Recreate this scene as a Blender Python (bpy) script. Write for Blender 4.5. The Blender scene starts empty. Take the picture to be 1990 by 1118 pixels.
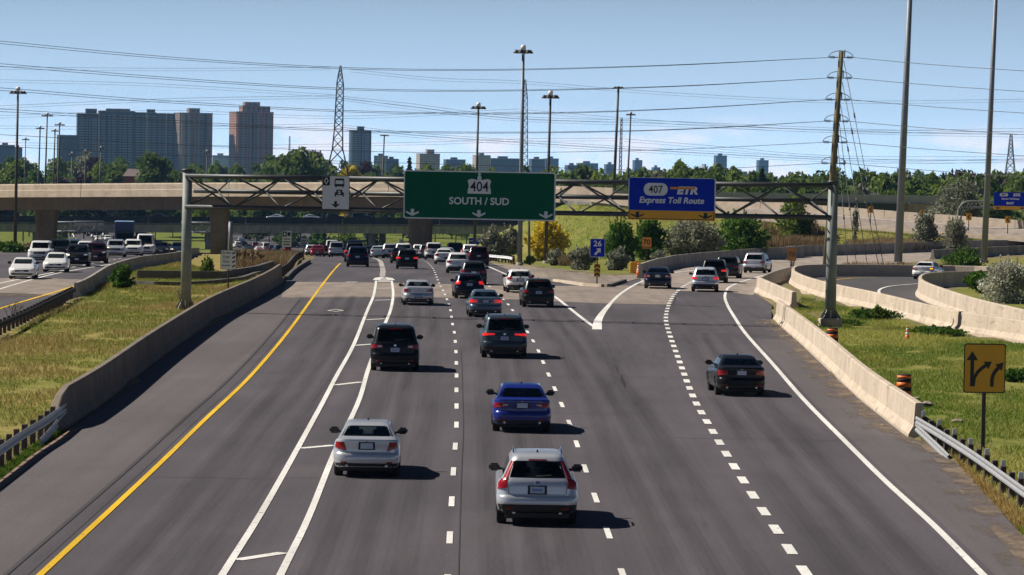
import bpy, bmesh, math, random
import numpy as np
from mathutils import Vector, Matrix, noise
R = math.radians
random.seed(7)
SC = bpy.context.scene
COL = SC.collection

# ------------------------------------------------------------------ camera, sky, sun, exposure
F, CX, CY, CAMZ, HY, ROLL = 7462.5, 995.0, 559.0, 8.7, 297.0, R(0.95)
PITCH = math.atan((CY - HY) / F)
fw = Vector((0, math.cos(PITCH), -math.sin(PITCH)))
up0 = Vector((0, math.sin(PITCH), math.cos(PITCH)))
rt0 = Vector((1, 0, 0))
CAMUP = up0 * math.cos(ROLL) - rt0 * math.sin(ROLL)
CAMRT = rt0 * math.cos(ROLL) + up0 * math.sin(ROLL)
CAM = Vector((0, 0, CAMZ))
cd = bpy.data.cameras.new('camera')
cam = bpy.data.objects.new('camera', cd)
COL.objects.link(cam)
cd.sensor_width = 36.0
cd.lens = 135.0
cd.clip_start = 1.0
cd.clip_end = 30000.0
M = Matrix((CAMRT, CAMUP, -fw)).transposed().to_4x4()
M.translation = CAM
cam.matrix_world = M
SC.camera = cam

SUN_EL = R(44)
SUN_AZ = Vector((-0.97, 0.24))
sun_dir = Vector((SUN_AZ.x * math.cos(SUN_EL), SUN_AZ.y * math.cos(SUN_EL), math.sin(SUN_EL))).normalized()
sd = bpy.data.lights.new('sun', 'SUN')
sd.energy = 5.0
sd.angle = R(0.53)
sd.color = (1.0, 0.93, 0.82)
sun = bpy.data.objects.new('sun', sd)
COL.objects.link(sun)
sun.rotation_euler = sun_dir.to_track_quat('Z', 'Y').to_euler()
sun.location = (-60, 40, 80)

W = bpy.data.worlds.new('World')
SC.world = W
W.use_nodes = True
nt = W.node_tree
for n in list(nt.nodes):
    nt.nodes.remove(n)
def wn(t, **k):
    n = nt.nodes.new(t)
    for a, b in k.items():
        setattr(n, a, b)
    return n
def wmath(op, a, b=None, c=None):
    n = wn('ShaderNodeMath', operation=op)
    for i, v in enumerate((a, b, c)):
        if v is None:
            continue
        if isinstance(v, (int, float)):
            n.inputs[i].default_value = v
        else:
            nt.links.new(v, n.inputs[i])
    return n.outputs[0]
tc = wn('ShaderNodeTexCoord')
sep = wn('ShaderNodeSeparateXYZ')
nt.links.new(tc.outputs['Generated'], sep.inputs[0])
zc = wmath('MAXIMUM', sep.outputs['Z'], 0.0)
e = wmath('SUBTRACT', 1.0, wmath('EXPONENT', wmath('MULTIPLY', zc, -26.0)))
z2 = wmath('ADD', wmath('ADD', wmath('MULTIPLY', e, 0.30), 0.10), wmath('MULTIPLY', zc, 0.8))
cmb = wn('ShaderNodeCombineXYZ')
nt.links.new(sep.outputs['X'], cmb.inputs[0])
nt.links.new(sep.outputs['Y'], cmb.inputs[1])
nt.links.new(z2, cmb.inputs[2])
nrm = wn('ShaderNodeVectorMath', operation='NORMALIZE')
nt.links.new(cmb.outputs[0], nrm.inputs[0])
sky = wn('ShaderNodeTexSky', sky_type='NISHITA')
sky.sun_disc = False
sky.sun_elevation = SUN_EL
sky.sun_rotation = math.atan2(SUN_AZ.x, SUN_AZ.y)
sky.air_density = 0.45
sky.dust_density = 0.1
sky.ozone_density = 3.0
sky.altitude = 1500
nt.links.new(nrm.outputs[0], sky.inputs['Vector'])
# a low bank of cumulus all round the horizon
mp = wn('ShaderNodeMapping')
mp.inputs['Scale'].default_value = (26, 26, 110)
nt.links.new(tc.outputs['Generated'], mp.inputs[0])
nz = wn('ShaderNodeTexNoise')
nz.inputs['Scale'].default_value = 1.0
nz.inputs['Detail'].default_value = 7.0
nz.inputs['Roughness'].default_value = 0.56
nt.links.new(mp.outputs[0], nz.inputs['Vector'])
band = wn('ShaderNodeMapRange', interpolation_type='SMOOTHSTEP')
band.inputs['From Min'].default_value = 0.0135
band.inputs['From Max'].default_value = 0.001
nt.links.new(sep.outputs['Z'], band.inputs['Value'])
thr = wn('ShaderNodeMapRange', interpolation_type='SMOOTHSTEP')
thr.inputs['From Min'].default_value = 0.45
thr.inputs['From Max'].default_value = 0.60
nt.links.new(nz.outputs['Fac'], thr.inputs['Value'])
cf = wmath('MULTIPLY', wmath('MULTIPLY', band.outputs[0], thr.outputs[0]), 0.8)
# the bright hazy air that lies on the horizon all the way round
hzf = wmath('MULTIPLY', wmath('EXPONENT', wmath('MULTIPLY', zc, -23.0)), 0.97)
hmix = wn('ShaderNodeMix', data_type='RGBA')
nt.links.new(hzf, hmix.inputs[0])
nt.links.new(sky.outputs[0], hmix.inputs[6])
hmix.inputs[7].default_value = (13.4, 18.2, 23.0, 1)
mix = wn('ShaderNodeMix', data_type='RGBA')
nt.links.new(cf, mix.inputs[0])
nt.links.new(hmix.outputs[2], mix.inputs[6])
mix.inputs[7].default_value = (19.5, 18.6, 20.0, 1)
bg = wn('ShaderNodeBackground')
bg.inputs['Strength'].default_value = 0.05
nt.links.new(mix.outputs[2], bg.inputs['Color'])
wo = wn('ShaderNodeOutputWorld')
nt.links.new(bg.outputs[0], wo.inputs['Surface'])

SC.view_settings.view_transform = 'Standard'
SC.view_settings.look = 'None'
SC.view_settings.exposure = 0.35
SC.view_settings.gamma = 1.0
SC.view_settings.use_curve_mapping = False
SC.render.engine = 'CYCLES'
SC.cycles.use_denoising = True
SC.cycles.max_bounces = 6
SC.cycles.diffuse_bounces = 2
SC.cycles.glossy_bounces = 3
SC.cycles.transparent_max_bounces = 8
SC.cycles.volume_bounces = 0
SC.cycles.sample_clamp_indirect = 4.0

# ------------------------------------------------------------------ the lie of the land
def sst(a, b, x):
    t = min(1.0, max(0.0, (x - a) / (b - a)))
    return t * t * (3 - 2 * t)
KD = 0.026 / 240.0
def drop(Y):
    if Y < 180: return 0.0
    if Y < 420: return 0.5 * KD * (Y - 180) ** 2
    d = 3.12 + 0.026 * (Y - 420)
    if Y > 900:
        if Y < 1020:
            u = Y - 900
            return 3.12 + 0.026 * 480 + 0.026 * u - 0.026 * u * u / 240
        return 3.12 + 0.026 * 480 + 0.026 * 60 + 0.0062 * max(0.0, Y - 1600)
    return d
def prof(X, Y):
    d = drop(Y)
    if X <= 3 or Y < 180: return -d
    t = sst(3, 14, X)
    rd = min(d, 1.3)
    if Y > 560: rd = rd + (d - rd) * sst(560, 820, Y)
    return -(d + (rd - d) * t)
def ray(px, py):
    return (fw + CAMRT * ((px - CX) / F) + CAMUP * ((CY - py) / F))
def A(px, py, Y):                       # the point on that line of sight at depth Y
    d = ray(px, py)
    return CAM + d * (Y / d.y)
def P(px, py, dz=0.0):                  # where that line of sight meets the land
    d = ray(px, py)
    y0 = 30.0
    y = y0
    while y < 1600:
        p = CAM + d * (y / d.y)
        if p.z <= prof(p.x, p.y) + dz:
            lo, hi = y0, y
            for _ in range(24):
                m = 0.5 * (lo + hi)
                p = CAM + d * (m / d.y)
                if p.z <= prof(p.x, p.y) + dz: hi = m
                else: lo = m
            p = CAM + d * (hi / d.y)
            return Vector((p.x, p.y, prof(p.x, p.y)))
        y0 = y
        y += 2.0
    p = CAM + d * (1600 / d.y)
    return Vector((p.x, p.y, prof(p.x, p.y)))
def Q(px, Y):                           # land point at depth Y in the column px (read off near the horizon)
    p = A(px, 500, Y)
    return Vector((p.x, Y, prof(p.x, Y)))
UPX = [(-200, -2.5), (-120, -.3), (-73, 1.4), (-40, 2.4), (-13, 3.1), (10, 2.8), (25, 2.3), (40, 1.5), (60, .5), (130, -.6), (260, -1.2)]
def zU(X):
    for (a, za), (b, zb) in zip(UPX, UPX[1:]):
        if X <= b:
            t = max(0.0, (X - a) / (b - a))
            return za + (zb - za) * t
    return -1.2
def yU(X): return 430 + .87 * (60 - X)
UC = math.cos(math.atan(.87))

# ------------------------------------------------------------------ helpers
def link(o):
    COL.objects.link(o)
    return o
def thing(name, label, cat, loc=(0, 0, 0), rz=0.0, group=None):
    o = bpy.data.objects.new(name, None)
    link(o)
    o.empty_display_size = 0.3
    o.location = loc
    o.rotation_euler = (0, 0, rz)
    tag(o, label, cat, group)
    return o
def tag(o, label, cat, group=None, kind=None):
    if label: o['label'] = label
    if cat: o['category'] = cat
    if group: o['group'] = group
    if kind: o['kind'] = kind
    return o
def mesh_of(name, bm, smooth=False, ang=38):
    bm.normal_update()
    me = bpy.data.meshes.new(name)
    bm.to_mesh(me)
    bm.free()
    if smooth:
        me.shade_smooth()
        me.set_sharp_from_angle(angle=R(ang))
    return me
def obj(name, me, mat=None, parent=None, world=False):
    """me: bmesh or mesh. world=True: the mesh is in world coordinates, its parent only translated."""
    if isinstance(me, bmesh.types.BMesh):
        me = mesh_of(name, me)
    if mat is not None and len(me.materials) == 0:
        me.materials.append(mat)
    o = bpy.data.objects.new(name, me)
    link(o)
    if parent is not None:
        o.parent = parent
        if world:
            q = parent
            off = Vector((0, 0, 0))
            while q is not None:
                off += q.location
                q = q.parent
            o.location = -off
    return o
def recenter(o):
    """move the origin of a top-level world-space mesh to its base"""
    me = o.data
    co = np.empty(len(me.vertices) * 3, dtype=np.float32)
    me.vertices.foreach_get('co', co)
    co = co.reshape(-1, 3)
    c = Vector(((co[:, 0].min() + co[:, 0].max()) / 2, (co[:, 1].min() + co[:, 1].max()) / 2, co[:, 2].min()))
    me.transform(Matrix.Translation(-c))
    o.location = c
    return o
def box(bm, x0, x1, y0, y1, z0, z1, mi=0):
    vs = [bm.verts.new(p) for p in ((x0, y0, z0), (x1, y0, z0), (x1, y1, z0), (x0, y1, z0), (x0, y0, z1), (x1, y0, z1), (x1, y1, z1), (x0, y1, z1))]
    for f in ((0, 3, 2, 1), (4, 5, 6, 7), (0, 1, 5, 4), (1, 2, 6, 5), (2, 3, 7, 6), (3, 0, 4, 7)):
        bm.faces.new([vs[i] for i in f]).material_index = mi
    return vs
def bevbox(x0, x1, y0, y1, z0, z1, b=0.02, seg=1):
    bm = bmesh.new()
    box(bm, x0, x1, y0, y1, z0, z1)
    bmesh.ops.bevel(bm, geom=list(bm.edges), offset=b, segments=seg, affect='EDGES')
    return bm
def tube(bm, p0, p1, r0, r1=None, n=8, cap=True):
    p0, p1 = Vector(p0), Vector(p1)
    r1 = r0 if r1 is None else r1
    d = (p1 - p0)
    if d.length < 1e-6: return
    d.normalize()
    a = d.orthogonal().normalized()
    b = d.cross(a)
    r_ = []
    for p, r in ((p0, r0), (p1, r1)):
        r_.append([bm.verts.new(p + (a * math.cos(6.28318 * i / n) + b * math.sin(6.28318 * i / n)) * r) for i in range(n)])
    for i in range(n):
        bm.faces.new((r_[0][i], r_[0][(i + 1) % n], r_[1][(i + 1) % n], r_[1][i])).smooth = True
    if cap:
        bm.faces.new(r_[0][::-1])
        bm.faces.new(r_[1])
def polytube(bm, pts, r, n=5):
    pts = [Vector(p) for p in pts]
    rings = []
    for i, p in enumerate(pts):
        d = (pts[min(i + 1, len(pts) - 1)] - pts[max(i - 1, 0)]).normalized()
        a = d.cross(Vector((0, 0, 1)))
        if a.length < 1e-4: a = Vector((1, 0, 0))
        a.normalize()
        b = a.cross(d)
        rr = r[i] if isinstance(r, (list, tuple)) else r
        rings.append([bm.verts.new(p + (a * math.cos(6.28318 * k / n) + b * math.sin(6.28318 * k / n)) * rr) for k in range(n)])
    for A_, B_ in zip(rings, rings[1:]):
        for k in range(n):
            bm.faces.new((A_[k], A_[(k + 1) % n], B_[(k + 1) % n], B_[k])).smooth = True
    bm.faces.new(rings[0][::-1])
    bm.faces.new(rings[-1])
def lathe(bm, prof_, n=20, c=(0, 0, 0)):
    rings = []
    for r, z in prof_:
        rings.append([bm.verts.new((c[0] + r * math.cos(6.28318 * k / n), c[1] + r * math.sin(6.28318 * k / n), c[2] + z)) for k in range(n)])
    for A_, B_ in zip(rings, rings[1:]):
        for k in range(n):
            bm.faces.new((A_[k], A_[(k + 1) % n], B_[(k + 1) % n], B_[k])).smooth = True
    bm.faces.new(rings[0][::-1])
    bm.faces.new(rings[-1])
def plate(pts, y0=0.0, t=0.004):
    """a flat cut-out in the x-z plane facing -y, front face at y0, with thickness t"""
    bm = bmesh.new()
    a = [bm.verts.new((x, y0, z)) for x, z in pts]
    b = [bm.verts.new((x, y0 + t, z)) for x, z in pts]
    n = len(pts)
    bm.faces.new(a)
    bm.faces.new(b[::-1])
    for i in range(n):
        bm.faces.new((a[i], b[i], b[(i + 1) % n], a[(i + 1) % n]))
    bmesh.ops.recalc_face_normals(bm, faces=bm.faces)
    bmesh.ops.triangulate(bm, faces=[f for f in bm.faces if len(f.verts) > 4])
    return bm
def smooth(pts, step=3.0):
    """Catmull-Rom through points (world xy), z from the land"""
    pts = [Vector((p[0], p[1], 0)) for p in pts]
    out = []
    for i in range(len(pts) - 1):
        p0 = pts[i - 1] if i > 0 else pts[0] * 2 - pts[1]
        p1, p2 = pts[i], pts[i + 1]
        p3 = pts[i + 2] if i + 2 < len(pts) else pts[-1] * 2 - pts[-2]
        n = max(1, int(math.ceil((p2 - p1).length / step)))
        for k in range(n):
            t = k / n
            out.append(0.5 * ((2 * p1) + (p2 - p0) * t + (2 * p0 - 5 * p1 + 4 * p2 - p3) * t * t + (3 * p1 - p0 - 3 * p2 + p3) * t ** 3))
    out.append(pts[-1])
    return [Vector((p.x, p.y, prof(p.x, p.y))) for p in out]
def arclen(path):
    L = [0.0]
    for a, b in zip(path, path[1:]):
        L.append(L[-1] + (b.xy - a.xy).length)
    return L
def sub(path, L, s0, s1, step=3.0):
    """points of the path between two arc lengths"""
    def at(s):
        for i in range(len(L) - 1):
            if s <= L[i + 1]:
                t = (s - L[i]) / max(1e-9, L[i + 1] - L[i])
                return path[i].lerp(path[i + 1], t)
        return path[-1].copy()
    n = max(1, int(math.ceil((s1 - s0) / step)))
    out = [at(s0 + (s1 - s0) * k / n) for k in range(n + 1)]
    for p in out: p.z = prof(p.x, p.y)
    return out
def nrm_xy(path, i):
    d = path[min(i + 1, len(path) - 1)].xy - path[max(i - 1, 0)].xy
    d.normalize()
    return Vector((d.y, -d.x))           # to the right of travel
def ribbon(bm, path, w, dz, z=None):
    w = w if isinstance(w, (list, tuple)) else [w] * len(path)
    prev = None
    for i, p in enumerate(path):
        n = nrm_xy(path, i)
        a = p.xy - n * w[i] / 2
        b = p.xy + n * w[i] / 2
        f = (lambda q: prof(q.x, q.y)) if z is None else (lambda q: p.z)
        va = bm.verts.new((a.x, a.y, f(a) + dz))
        vb = bm.verts.new((b.x, b.y, f(b) + dz))
        if prev: bm.faces.new((prev[0], prev[1], vb, va))
        prev = (va, vb)
def sweep(bm, path, profile, zf=None, caps=True):
    """closed profile [(offset to the right, height)] swept along a path"""
    rings = []
    for i, p in enumerate(path):
        n = nrm_xy(path, i)
        rings.append([bm.verts.new((p.x + n.x * o, p.y + n.y * o, p.z + h)) for o, h in profile])
    m = len(profile)
    for A_, B_ in zip(rings, rings[1:]):
        for k in range(m):
            bm.faces.new((A_[k], B_[k], B_[(k + 1) % m], A_[(k + 1) % m]))
    if caps:
        bm.faces.new(rings[0])
        bm.faces.new(rings[-1][::-1])
    bmesh.ops.recalc_face_normals(bm, faces=bm.faces)
def sheet(name, poly, dz, mat, zfun=None, ystep=4.0, skirt=0.0, parent=None, xcuts=()):
    """a paved area: outline in world xy, laid on the land"""
    zfun = zfun or prof
    bm = bmesh.new()
    f = bm.faces.new([bm.verts.new((p[0], p[1], 0)) for p in poly])
    bmesh.ops.triangulate(bm, faces=[f])
    ys = [p[1] for p in poly]
    y = math.ceil(min(ys) / ystep) * ystep
    while y < max(ys):
        bmesh.ops.bisect_plane(bm, geom=bm.verts[:] + bm.edges[:] + bm.faces[:], plane_co=(0, y, 0), plane_no=(0, 1, 0), dist=1e-4)
        y += ystep if y < 460 else ystep * 3
    for x in xcuts:
        bmesh.ops.bisect_plane(bm, geom=bm.verts[:] + bm.edges[:] + bm.faces[:], plane_co=(x, 0, 0), plane_no=(1, 0, 0), dist=1e-4)
    for v in bm.verts:
        v.co.z = zfun(v.co.x, v.co.y) + dz
    bmesh.ops.recalc_face_normals(bm, faces=bm.faces)
    if sum(f.normal.z for f in bm.faces) < 0:
        bmesh.ops.reverse_faces(bm, faces=bm.faces)
    if skirt:
        ed = [e for e in bm.edges if e.is_boundary]
        r = bmesh.ops.extrude_edge_only(bm, edges=ed)
        for v in r['geom']:
            if isinstance(v, bmesh.types.BMVert): v.co.z -= skirt
    bmesh.ops.triangulate(bm, faces=[f for f in bm.faces if len(f.verts) > 4])
    o = obj(name, bm, mat, parent)
    return o
def text(s, size, mat, parent, x, z, y=-0.02, bold=0.0, shear=0.0, sx=1.0, name='lettering', depth=0.003):
    cu = bpy.data.curves.new(name, 'FONT')
    cu.body = s
    cu.size = size
    cu.align_x = 'CENTER'
    cu.align_y = 'CENTER'
    cu.offset = bold
    cu.shear = shear
    cu.extrude = depth
    cu.resolution_u = 3
    o = bpy.data.objects.new(name, cu)
    link(o)
    dg = bpy.context.evaluated_depsgraph_get()
    me = bpy.data.meshes.new_from_object(o.evaluated_get(dg))
    bpy.data.objects.remove(o)
    co = np.empty(len(me.vertices) * 3, dtype=np.float32)
    me.vertices.foreach_get('co', co)
    co = co.reshape(-1, 3)
    cx = (co[:, 0].min() + co[:, 0].max()) / 2
    cz = (co[:, 1].min() + co[:, 1].max()) / 2
    me.transform(Matrix.Translation((-cx, -cz, 0)))
    me.transform(Matrix.Scale(sx, 4, (1, 0, 0)))
    me.transform(Matrix.Rotation(R(90), 4, 'X'))
    me.name = name
    me.materials.clear()
    t = obj(name, me, mat, parent)
    t.location = (x, y, z)
    return t

# ------------------------------------------------------------------ materials
def S(c):  # srgb 0-255 to linear
    def f(v):
        v /= 255.0
        return v / 12.92 if v <= 0.04045 else ((v + 0.055) / 1.055) ** 2.4
    return tuple(f(v) for v in c)
class MB:
    def __init__(s, name):
        s.m = bpy.data.materials.new(name)
        s.m.use_nodes = True
        s.t = s.m.node_tree
        s.b = s.t.nodes['Principled BSDF']
        s.out = s.t.nodes['Material Output']
    def n(s, t, **k):
        n = s.t.nodes.new(t)
        for a, b in k.items(): setattr(n, a, b)
        return n
    def l(s, a, b): s.t.links.new(a, b)
    def coord(s, scale=(1, 1, 1), which='Object'):
        c = s.n('ShaderNodeTexCoord')
        m = s.n('ShaderNodeMapping')
        m.inputs['Scale'].default_value = scale
        s.l(c.outputs[which], m.inputs[0])
        return m.outputs[0]
    def noise(s, vec, scale, detail=4, rough=.55):
        n = s.n('ShaderNodeTexNoise')
        n.inputs['Scale'].default_value = scale
        n.inputs['Detail'].default_value = detail
        n.inputs['Roughness'].default_value = rough
        s.l(vec, n.inputs['Vector'])
        return n.outputs['Fac']
    def ramp(s, fac, a, b, ca, cb):
        r = s.n('ShaderNodeValToRGB')
        r.color_ramp.elements[0].position = a
        r.color_ramp.elements[1].position = b
        r.color_ramp.elements[0].color = (*ca, 1)
        r.color_ramp.elements[1].color = (*cb, 1)
        s.l(fac, r.inputs[0])
        return r.outputs[0]
    def mix(s, fac, a, b, mode='MIX'):
        n = s.n('ShaderNodeMix', data_type='RGBA', blend_type=mode)
        for i, v in ((0, fac), (6, a), (7, b)):
            if isinstance(v, (int, float)): n.inputs[i].default_value = v
            elif isinstance(v, tuple): n.inputs[i].default_value = (*v, 1)
            else: s.l(v, n.inputs[i])
        return n.outputs[2]
    def base(s, c, rough=.7, metal=0.0, spec=.5):
        if isinstance(c, tuple): s.b.inputs['Base Color'].default_value = (*c, 1)
        else: s.l(c, s.b.inputs['Base Color'])
        s.b.inputs['Roughness'].default_value = rough
        s.b.inputs['Metallic'].default_value = metal
        s.b.inputs['Specular IOR Level'].default_value = spec
        return s
    def bump(s, h, strength=.3, dist=.02):
        n = s.n('ShaderNodeBump')
        n.inputs['Strength'].default_value = strength
        n.inputs['Distance'].default_value = dist
        s.l(h, n.inputs['Height'])
        s.l(n.outputs[0], s.b.inputs['Normal'])
        return s
def simple(name, c, rough=.6, metal=0.0, var=.12, scale=3.0, spec=.5):
    m = MB(name)
    f = m.noise(m.coord(), scale, 4)
    col = m.ramp(f, .3, .7, tuple(v * (1 - var) for v in c), tuple(min(1, v * (1 + var)) for v in c))
    m.base(col, rough, metal, spec)
    return m.m
def asphalt(name, c, streak=.24, lane=3.66):
    m = MB(name)
    v = m.coord()
    fine = m.noise(v, 11.0, 6, .85)
    c1 = m.ramp(fine, .30, .70, tuple(x * .62 for x in c), tuple(x * 1.45 for x in c))
    big = m.noise(m.coord((.35, .045, 1)), 1.0, 4)
    c2 = m.mix(.9, c1, m.ramp(big, .3, .72, (1 - streak,) * 3, (1 + streak,) * 3), 'MULTIPLY')
    st = m.noise(m.coord((1.7, .012, 1)), 1.0, 3)
    c3 = m.mix(.8, c2, m.ramp(st, .32, .7, (1 - streak * .8,) * 3, (1 + streak * .5,) * 3), 'MULTIPLY')
    spk = m.noise(v, 26.0, 1)
    c4 = m.mix(m.ramp(spk, .735, .765, (0, 0, 0), (.5, .5, .5)), c3, (.30, .28, .26))
    cr = m.noise(m.coord((.12, .09, 1)), 1.0, 6, .7)
    c4 = m.mix(.7, c4, m.ramp(cr, .35, .65, (.86, .86, .87), (1.10, 1.09, 1.07)), 'MULTIPLY')
    m.base(c4, .88, 0, .25)
    m.bump(fine, .25, .01)
    return m.m
def concrete(name, c, stain=.35, vert=True):
    m = MB(name)
    v = m.coord()
    a = m.noise(v, .5, 5)
    b = m.noise(m.coord((1.1, 1.1, .3) if vert else (1.2, .15, 1)), 1.0, 4)
    f = m.noise(v, 8, 3)
    c1 = m.ramp(a, .3, .7, tuple(x * .86 for x in c), tuple(x * 1.10 for x in c))
    c2 = m.mix(1.0, c1, m.ramp(b, .30, .62, (1 - stain,) * 3, (1.04,) * 3), 'MULTIPLY')
    c3 = m.mix(1.0, c2, m.ramp(f, .3, .7, (.92,) * 3, (1.06,) * 3), 'MULTIPLY')
    sc_ = m.noise(m.coord((.5, .5, 2.2)), 1.6, 6, .7)
    c3 = m.mix(1.0, c3, m.ramp(sc_, .56, .70, (1,) * 3, (.66, .63, .60)), 'MULTIPLY')
    m.base(c3, .9, 0, .2)
    m.bump(f, .2, .01)
    return m.m
def foliage(name, ca, cb, trans=.3):
    m = MB(name)
    at = m.n('ShaderNodeAttribute', attribute_name='shade')
    oi = m.n('ShaderNodeObjectInfo')
    c = m.mix(at.outputs['Fac'], ca, cb)
    c = m.mix(.55, c, m.ramp(oi.outputs['Random'], 0, 1, (.62, .70, .65), (1.25, 1.15, 1.0)), 'MULTIPLY')
    m.base(c, .65, 0, .25)
    tr = m.n('ShaderNodeBsdfTranslucent')
    m.l(c, tr.inputs[0])
    mx = m.n('ShaderNodeMixShader')
    mx.inputs[0].default_value = trans
    m.l(m.b.outputs[0], mx.inputs[1])
    m.l(tr.outputs[0], mx.inputs[2])
    m.l(mx.outputs[0], m.out.inputs[0])
    return m.m
def paint(name, c, metal=.3, rough=.28, coat=.7):
    m = MB(name)
    dark = max(c) < .12
    if dark: coat = .22
    m.base(c, rough, metal, .15 if dark else .5)
    m.b.inputs['Coat Weight'].default_value = coat
    m.b.inputs['Coat Roughness'].default_value = .04
    return m.m
MT = {}
MT['asphalt'] = asphalt('asphalt_lanes', (.081, .073, .083))
MT['asphalt_shoulder'] = asphalt('asphalt_shoulder', (.108, .096, .100), .14)
MT['asphalt_dark'] = asphalt('asphalt_fresh', (.075, .072, .075), .15)
MT['deck'] = concrete('concrete_pavement', (.27, .225, .195), .22, False)
MT['ramp'] = concrete('concrete_ramp', (.32, .27, .235), .22, False)
MT['seam'] = simple('tar_seam', (.03, .028, .028), .8)
MT['white_line'] = None
def linepaint(name, c, wear=.35):
    m = MB(name)
    v = m.coord()
    a = m.noise(v, 7, 4, .7)
    c1 = m.ramp(a, .25, .48, tuple(x * (1 - wear) for x in c), c)
    chip = m.noise(m.coord((5, 2.2, 1)), 1.0, 6, .75)
    c1 = m.mix(m.ramp(chip, .34, .42, (.85,) * 3, (0, 0, 0)), c1, (.10, .09, .09))
    dirt_ = m.noise(m.coord((.6, .1, 1)), 1.0, 4)
    c1 = m.mix(.8, c1, m.ramp(dirt_, .3, .65, (.72, .70, .68), (1.05,) * 3), 'MULTIPLY')
    m.base(c1, .6, 0, .3)
    return m.m
MT['white_line'] = linepaint('white_road_paint', (.80, .79, .76), .3)
MT['worn_line'] = linepaint('worn_white_road_paint', (.46, .43, .40), .4)
MT['yellow_line'] = linepaint('yellow_road_paint', (.80, .50, .02), .25)
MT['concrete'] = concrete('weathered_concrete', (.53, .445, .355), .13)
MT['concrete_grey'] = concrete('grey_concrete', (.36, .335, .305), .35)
MT['concrete_left'] = concrete('shade_darkened_concrete', (.21, .175, .14), .14)  # darker base puts the shade on left barrier and flyover girders into the colour
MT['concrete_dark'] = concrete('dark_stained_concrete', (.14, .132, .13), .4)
MT['galv'] = simple('galvanised_steel', (.44, .45, .46), .45, .55, .15, 6)
MT['steel_grey'] = simple('grey_green_steel_post', (.19, .215, .205), .6, .05, .12, 3)
MT['steel_dark'] = simple('dark_truss_steel', (.055, .06, .065), .5, .2, .15, 3)
MT['mast'] = simple('weathered_mast_steel', (.06, .052, .05), .6, .1, .15, 2)
MT['mast_pale'] = simple('pale_mast_steel', (.17, .19, .23), .5, .1, .12, 2)
MT['lamp_white'] = simple('white_lamp_dome', (.8, .8, .8), .35)
MT['wood'] = simple('timber_pole', (.17, .145, .075), .85, 0, .3, 4)
MT['wood_post'] = simple('timber_post', (.075, .055, .05), .85, 0, .3, 4)
MT['wire'] = simple('overhead_conductor', (.06, .065, .075), .6, .1)
MT['green_sign'] = simple('green_sign_face', (.002, .105, .052), .6, 0, .06, 2, .12)
MT['blue_sign'] = simple('blue_sign_face', (.004, .028, .46), .6, 0, .06, 2, .12)
MT['white_sign'] = simple('white_sign_face', (.72, .74, .78), .5, 0, .04, 2)
MT['yellow_sign'] = simple('yellow_sign_face', (.75, .37, .015), .5, 0, .06, 2)
MT['orange_sign'] = simple('orange_sign_face', (.72, .27, .02), .5, 0, .06, 2)
MT['brown_sign'] = simple('brown_sign_face', (.38, .17, .03), .6, 0, .1, 2)
MT['black'] = simple('black_sign_vinyl', (.012, .012, .013), .5)
MT['orange'] = simple('orange_plastic', (.85, .17, .02), .5)
MT['rubber'] = simple('black_rubber', (.018, .018, .019), .85)
MT['concrete_black'] = concrete('near_black_concrete', (.035, .033, .034), .45)  # near-black concrete tone for the near parapet of the lower overpass
MT['girder'] = simple('dark_green_girder', (.032, .05, .042), .6, .1, .15, 2)
MT['noise_wall'] = simple('grey_parapet_panel', (.34, .36, .39), .7, 0, .1, 1)
MT['gravel'] = asphalt('gravel_shoulder', (.24, .20, .165), .25)
MT['rock'] = simple('field_stone', (.30, .24, .20), .9, 0, .3, 6)

# ------------------------------------------------------------------ roads
def PL(*pts): return [P(x, y) for x, y in pts]
def ext(path, d, start=True):
    """prolong a polyline by d metres"""
    a, b = (path[0], path[1]) if start else (path[-1], path[-2])
    v = (a.xy - b.xy).normalized() * d
    q = Vector((a.x + v.x, a.y + v.y, 0))
    q.z = prof(q.x, q.y)
    return [q] + path if start else path + [q]

# outlines, read off the photograph and laid on the land
LEFT_EDGE = PL((0, 935), (60, 888), (128, 842), (211, 781), (299, 710), (377, 653), (427, 620), (500, 583), (552, 549), (570, 531), (598, 513))
LEFT_EDGE = ext(LEFT_EDGE, 30)
FAR_LEFT = [Q(612, 420), Q(606, 470), Q(590, 560), Q(545, 700), Q(500, 820), Q(462, 950), Q(430, 1080), Q(415, 1200), Q(380, 1500)]
FAR_RIGHT = [Q(640, 1500), Q(600, 1200), Q(610, 1080), Q(650, 950), Q(715, 820), Q(775, 700), Q(850, 560), Q(905, 470), Q(935, 420)]
GORE_L = PL((990, 527), (1050, 545), (1078, 549))          # right edge of the through lanes up to the gore nose
RIGHT_EDGE = PL((1940, 990), (1830, 869), (1762, 849), (1667, 774), (1549, 663), (1522, 640), (1499, 622))
RIGHT_EDGE = ext(RIGHT_EDGE, 40)
RAMP_TOP = PL((1216, 549), (1170, 558))
RAMP_LEFT = PL((1245, 541), (1290, 525), (1340, 517), (1400, 511), (1470, 505), (1560, 500))
RAMP_END_L = [Vector((27.5, 385, 0)), Vector((37, 402, 0)), Vector((52, 428, 0)), Vector((68, 446, 0))]
RAMP_END_R = [Vector((74, 434, 0)), Vector((57, 414, 0)), Vector((42, 384, 0)), Vector((33, 352, 0))]
RAMP_RIGHT = PL((1640, 521), (1560, 534), (1500, 549), (1470, 572), (1500, 592))
road_poly = LEFT_EDGE + FAR_LEFT + FAR_RIGHT + GORE_L + RAMP_TOP[::-1] + RAMP_LEFT + RAMP_END_L + RAMP_END_R + RAMP_RIGHT + RIGHT_EDGE[::-1]
XC = list(range(-2, 18))
road = sheet('highway_road', road_poly, 0.0, MT['asphalt'], skirt=.3, xcuts=XC)
tag(road, None, None, kind='structure')

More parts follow.
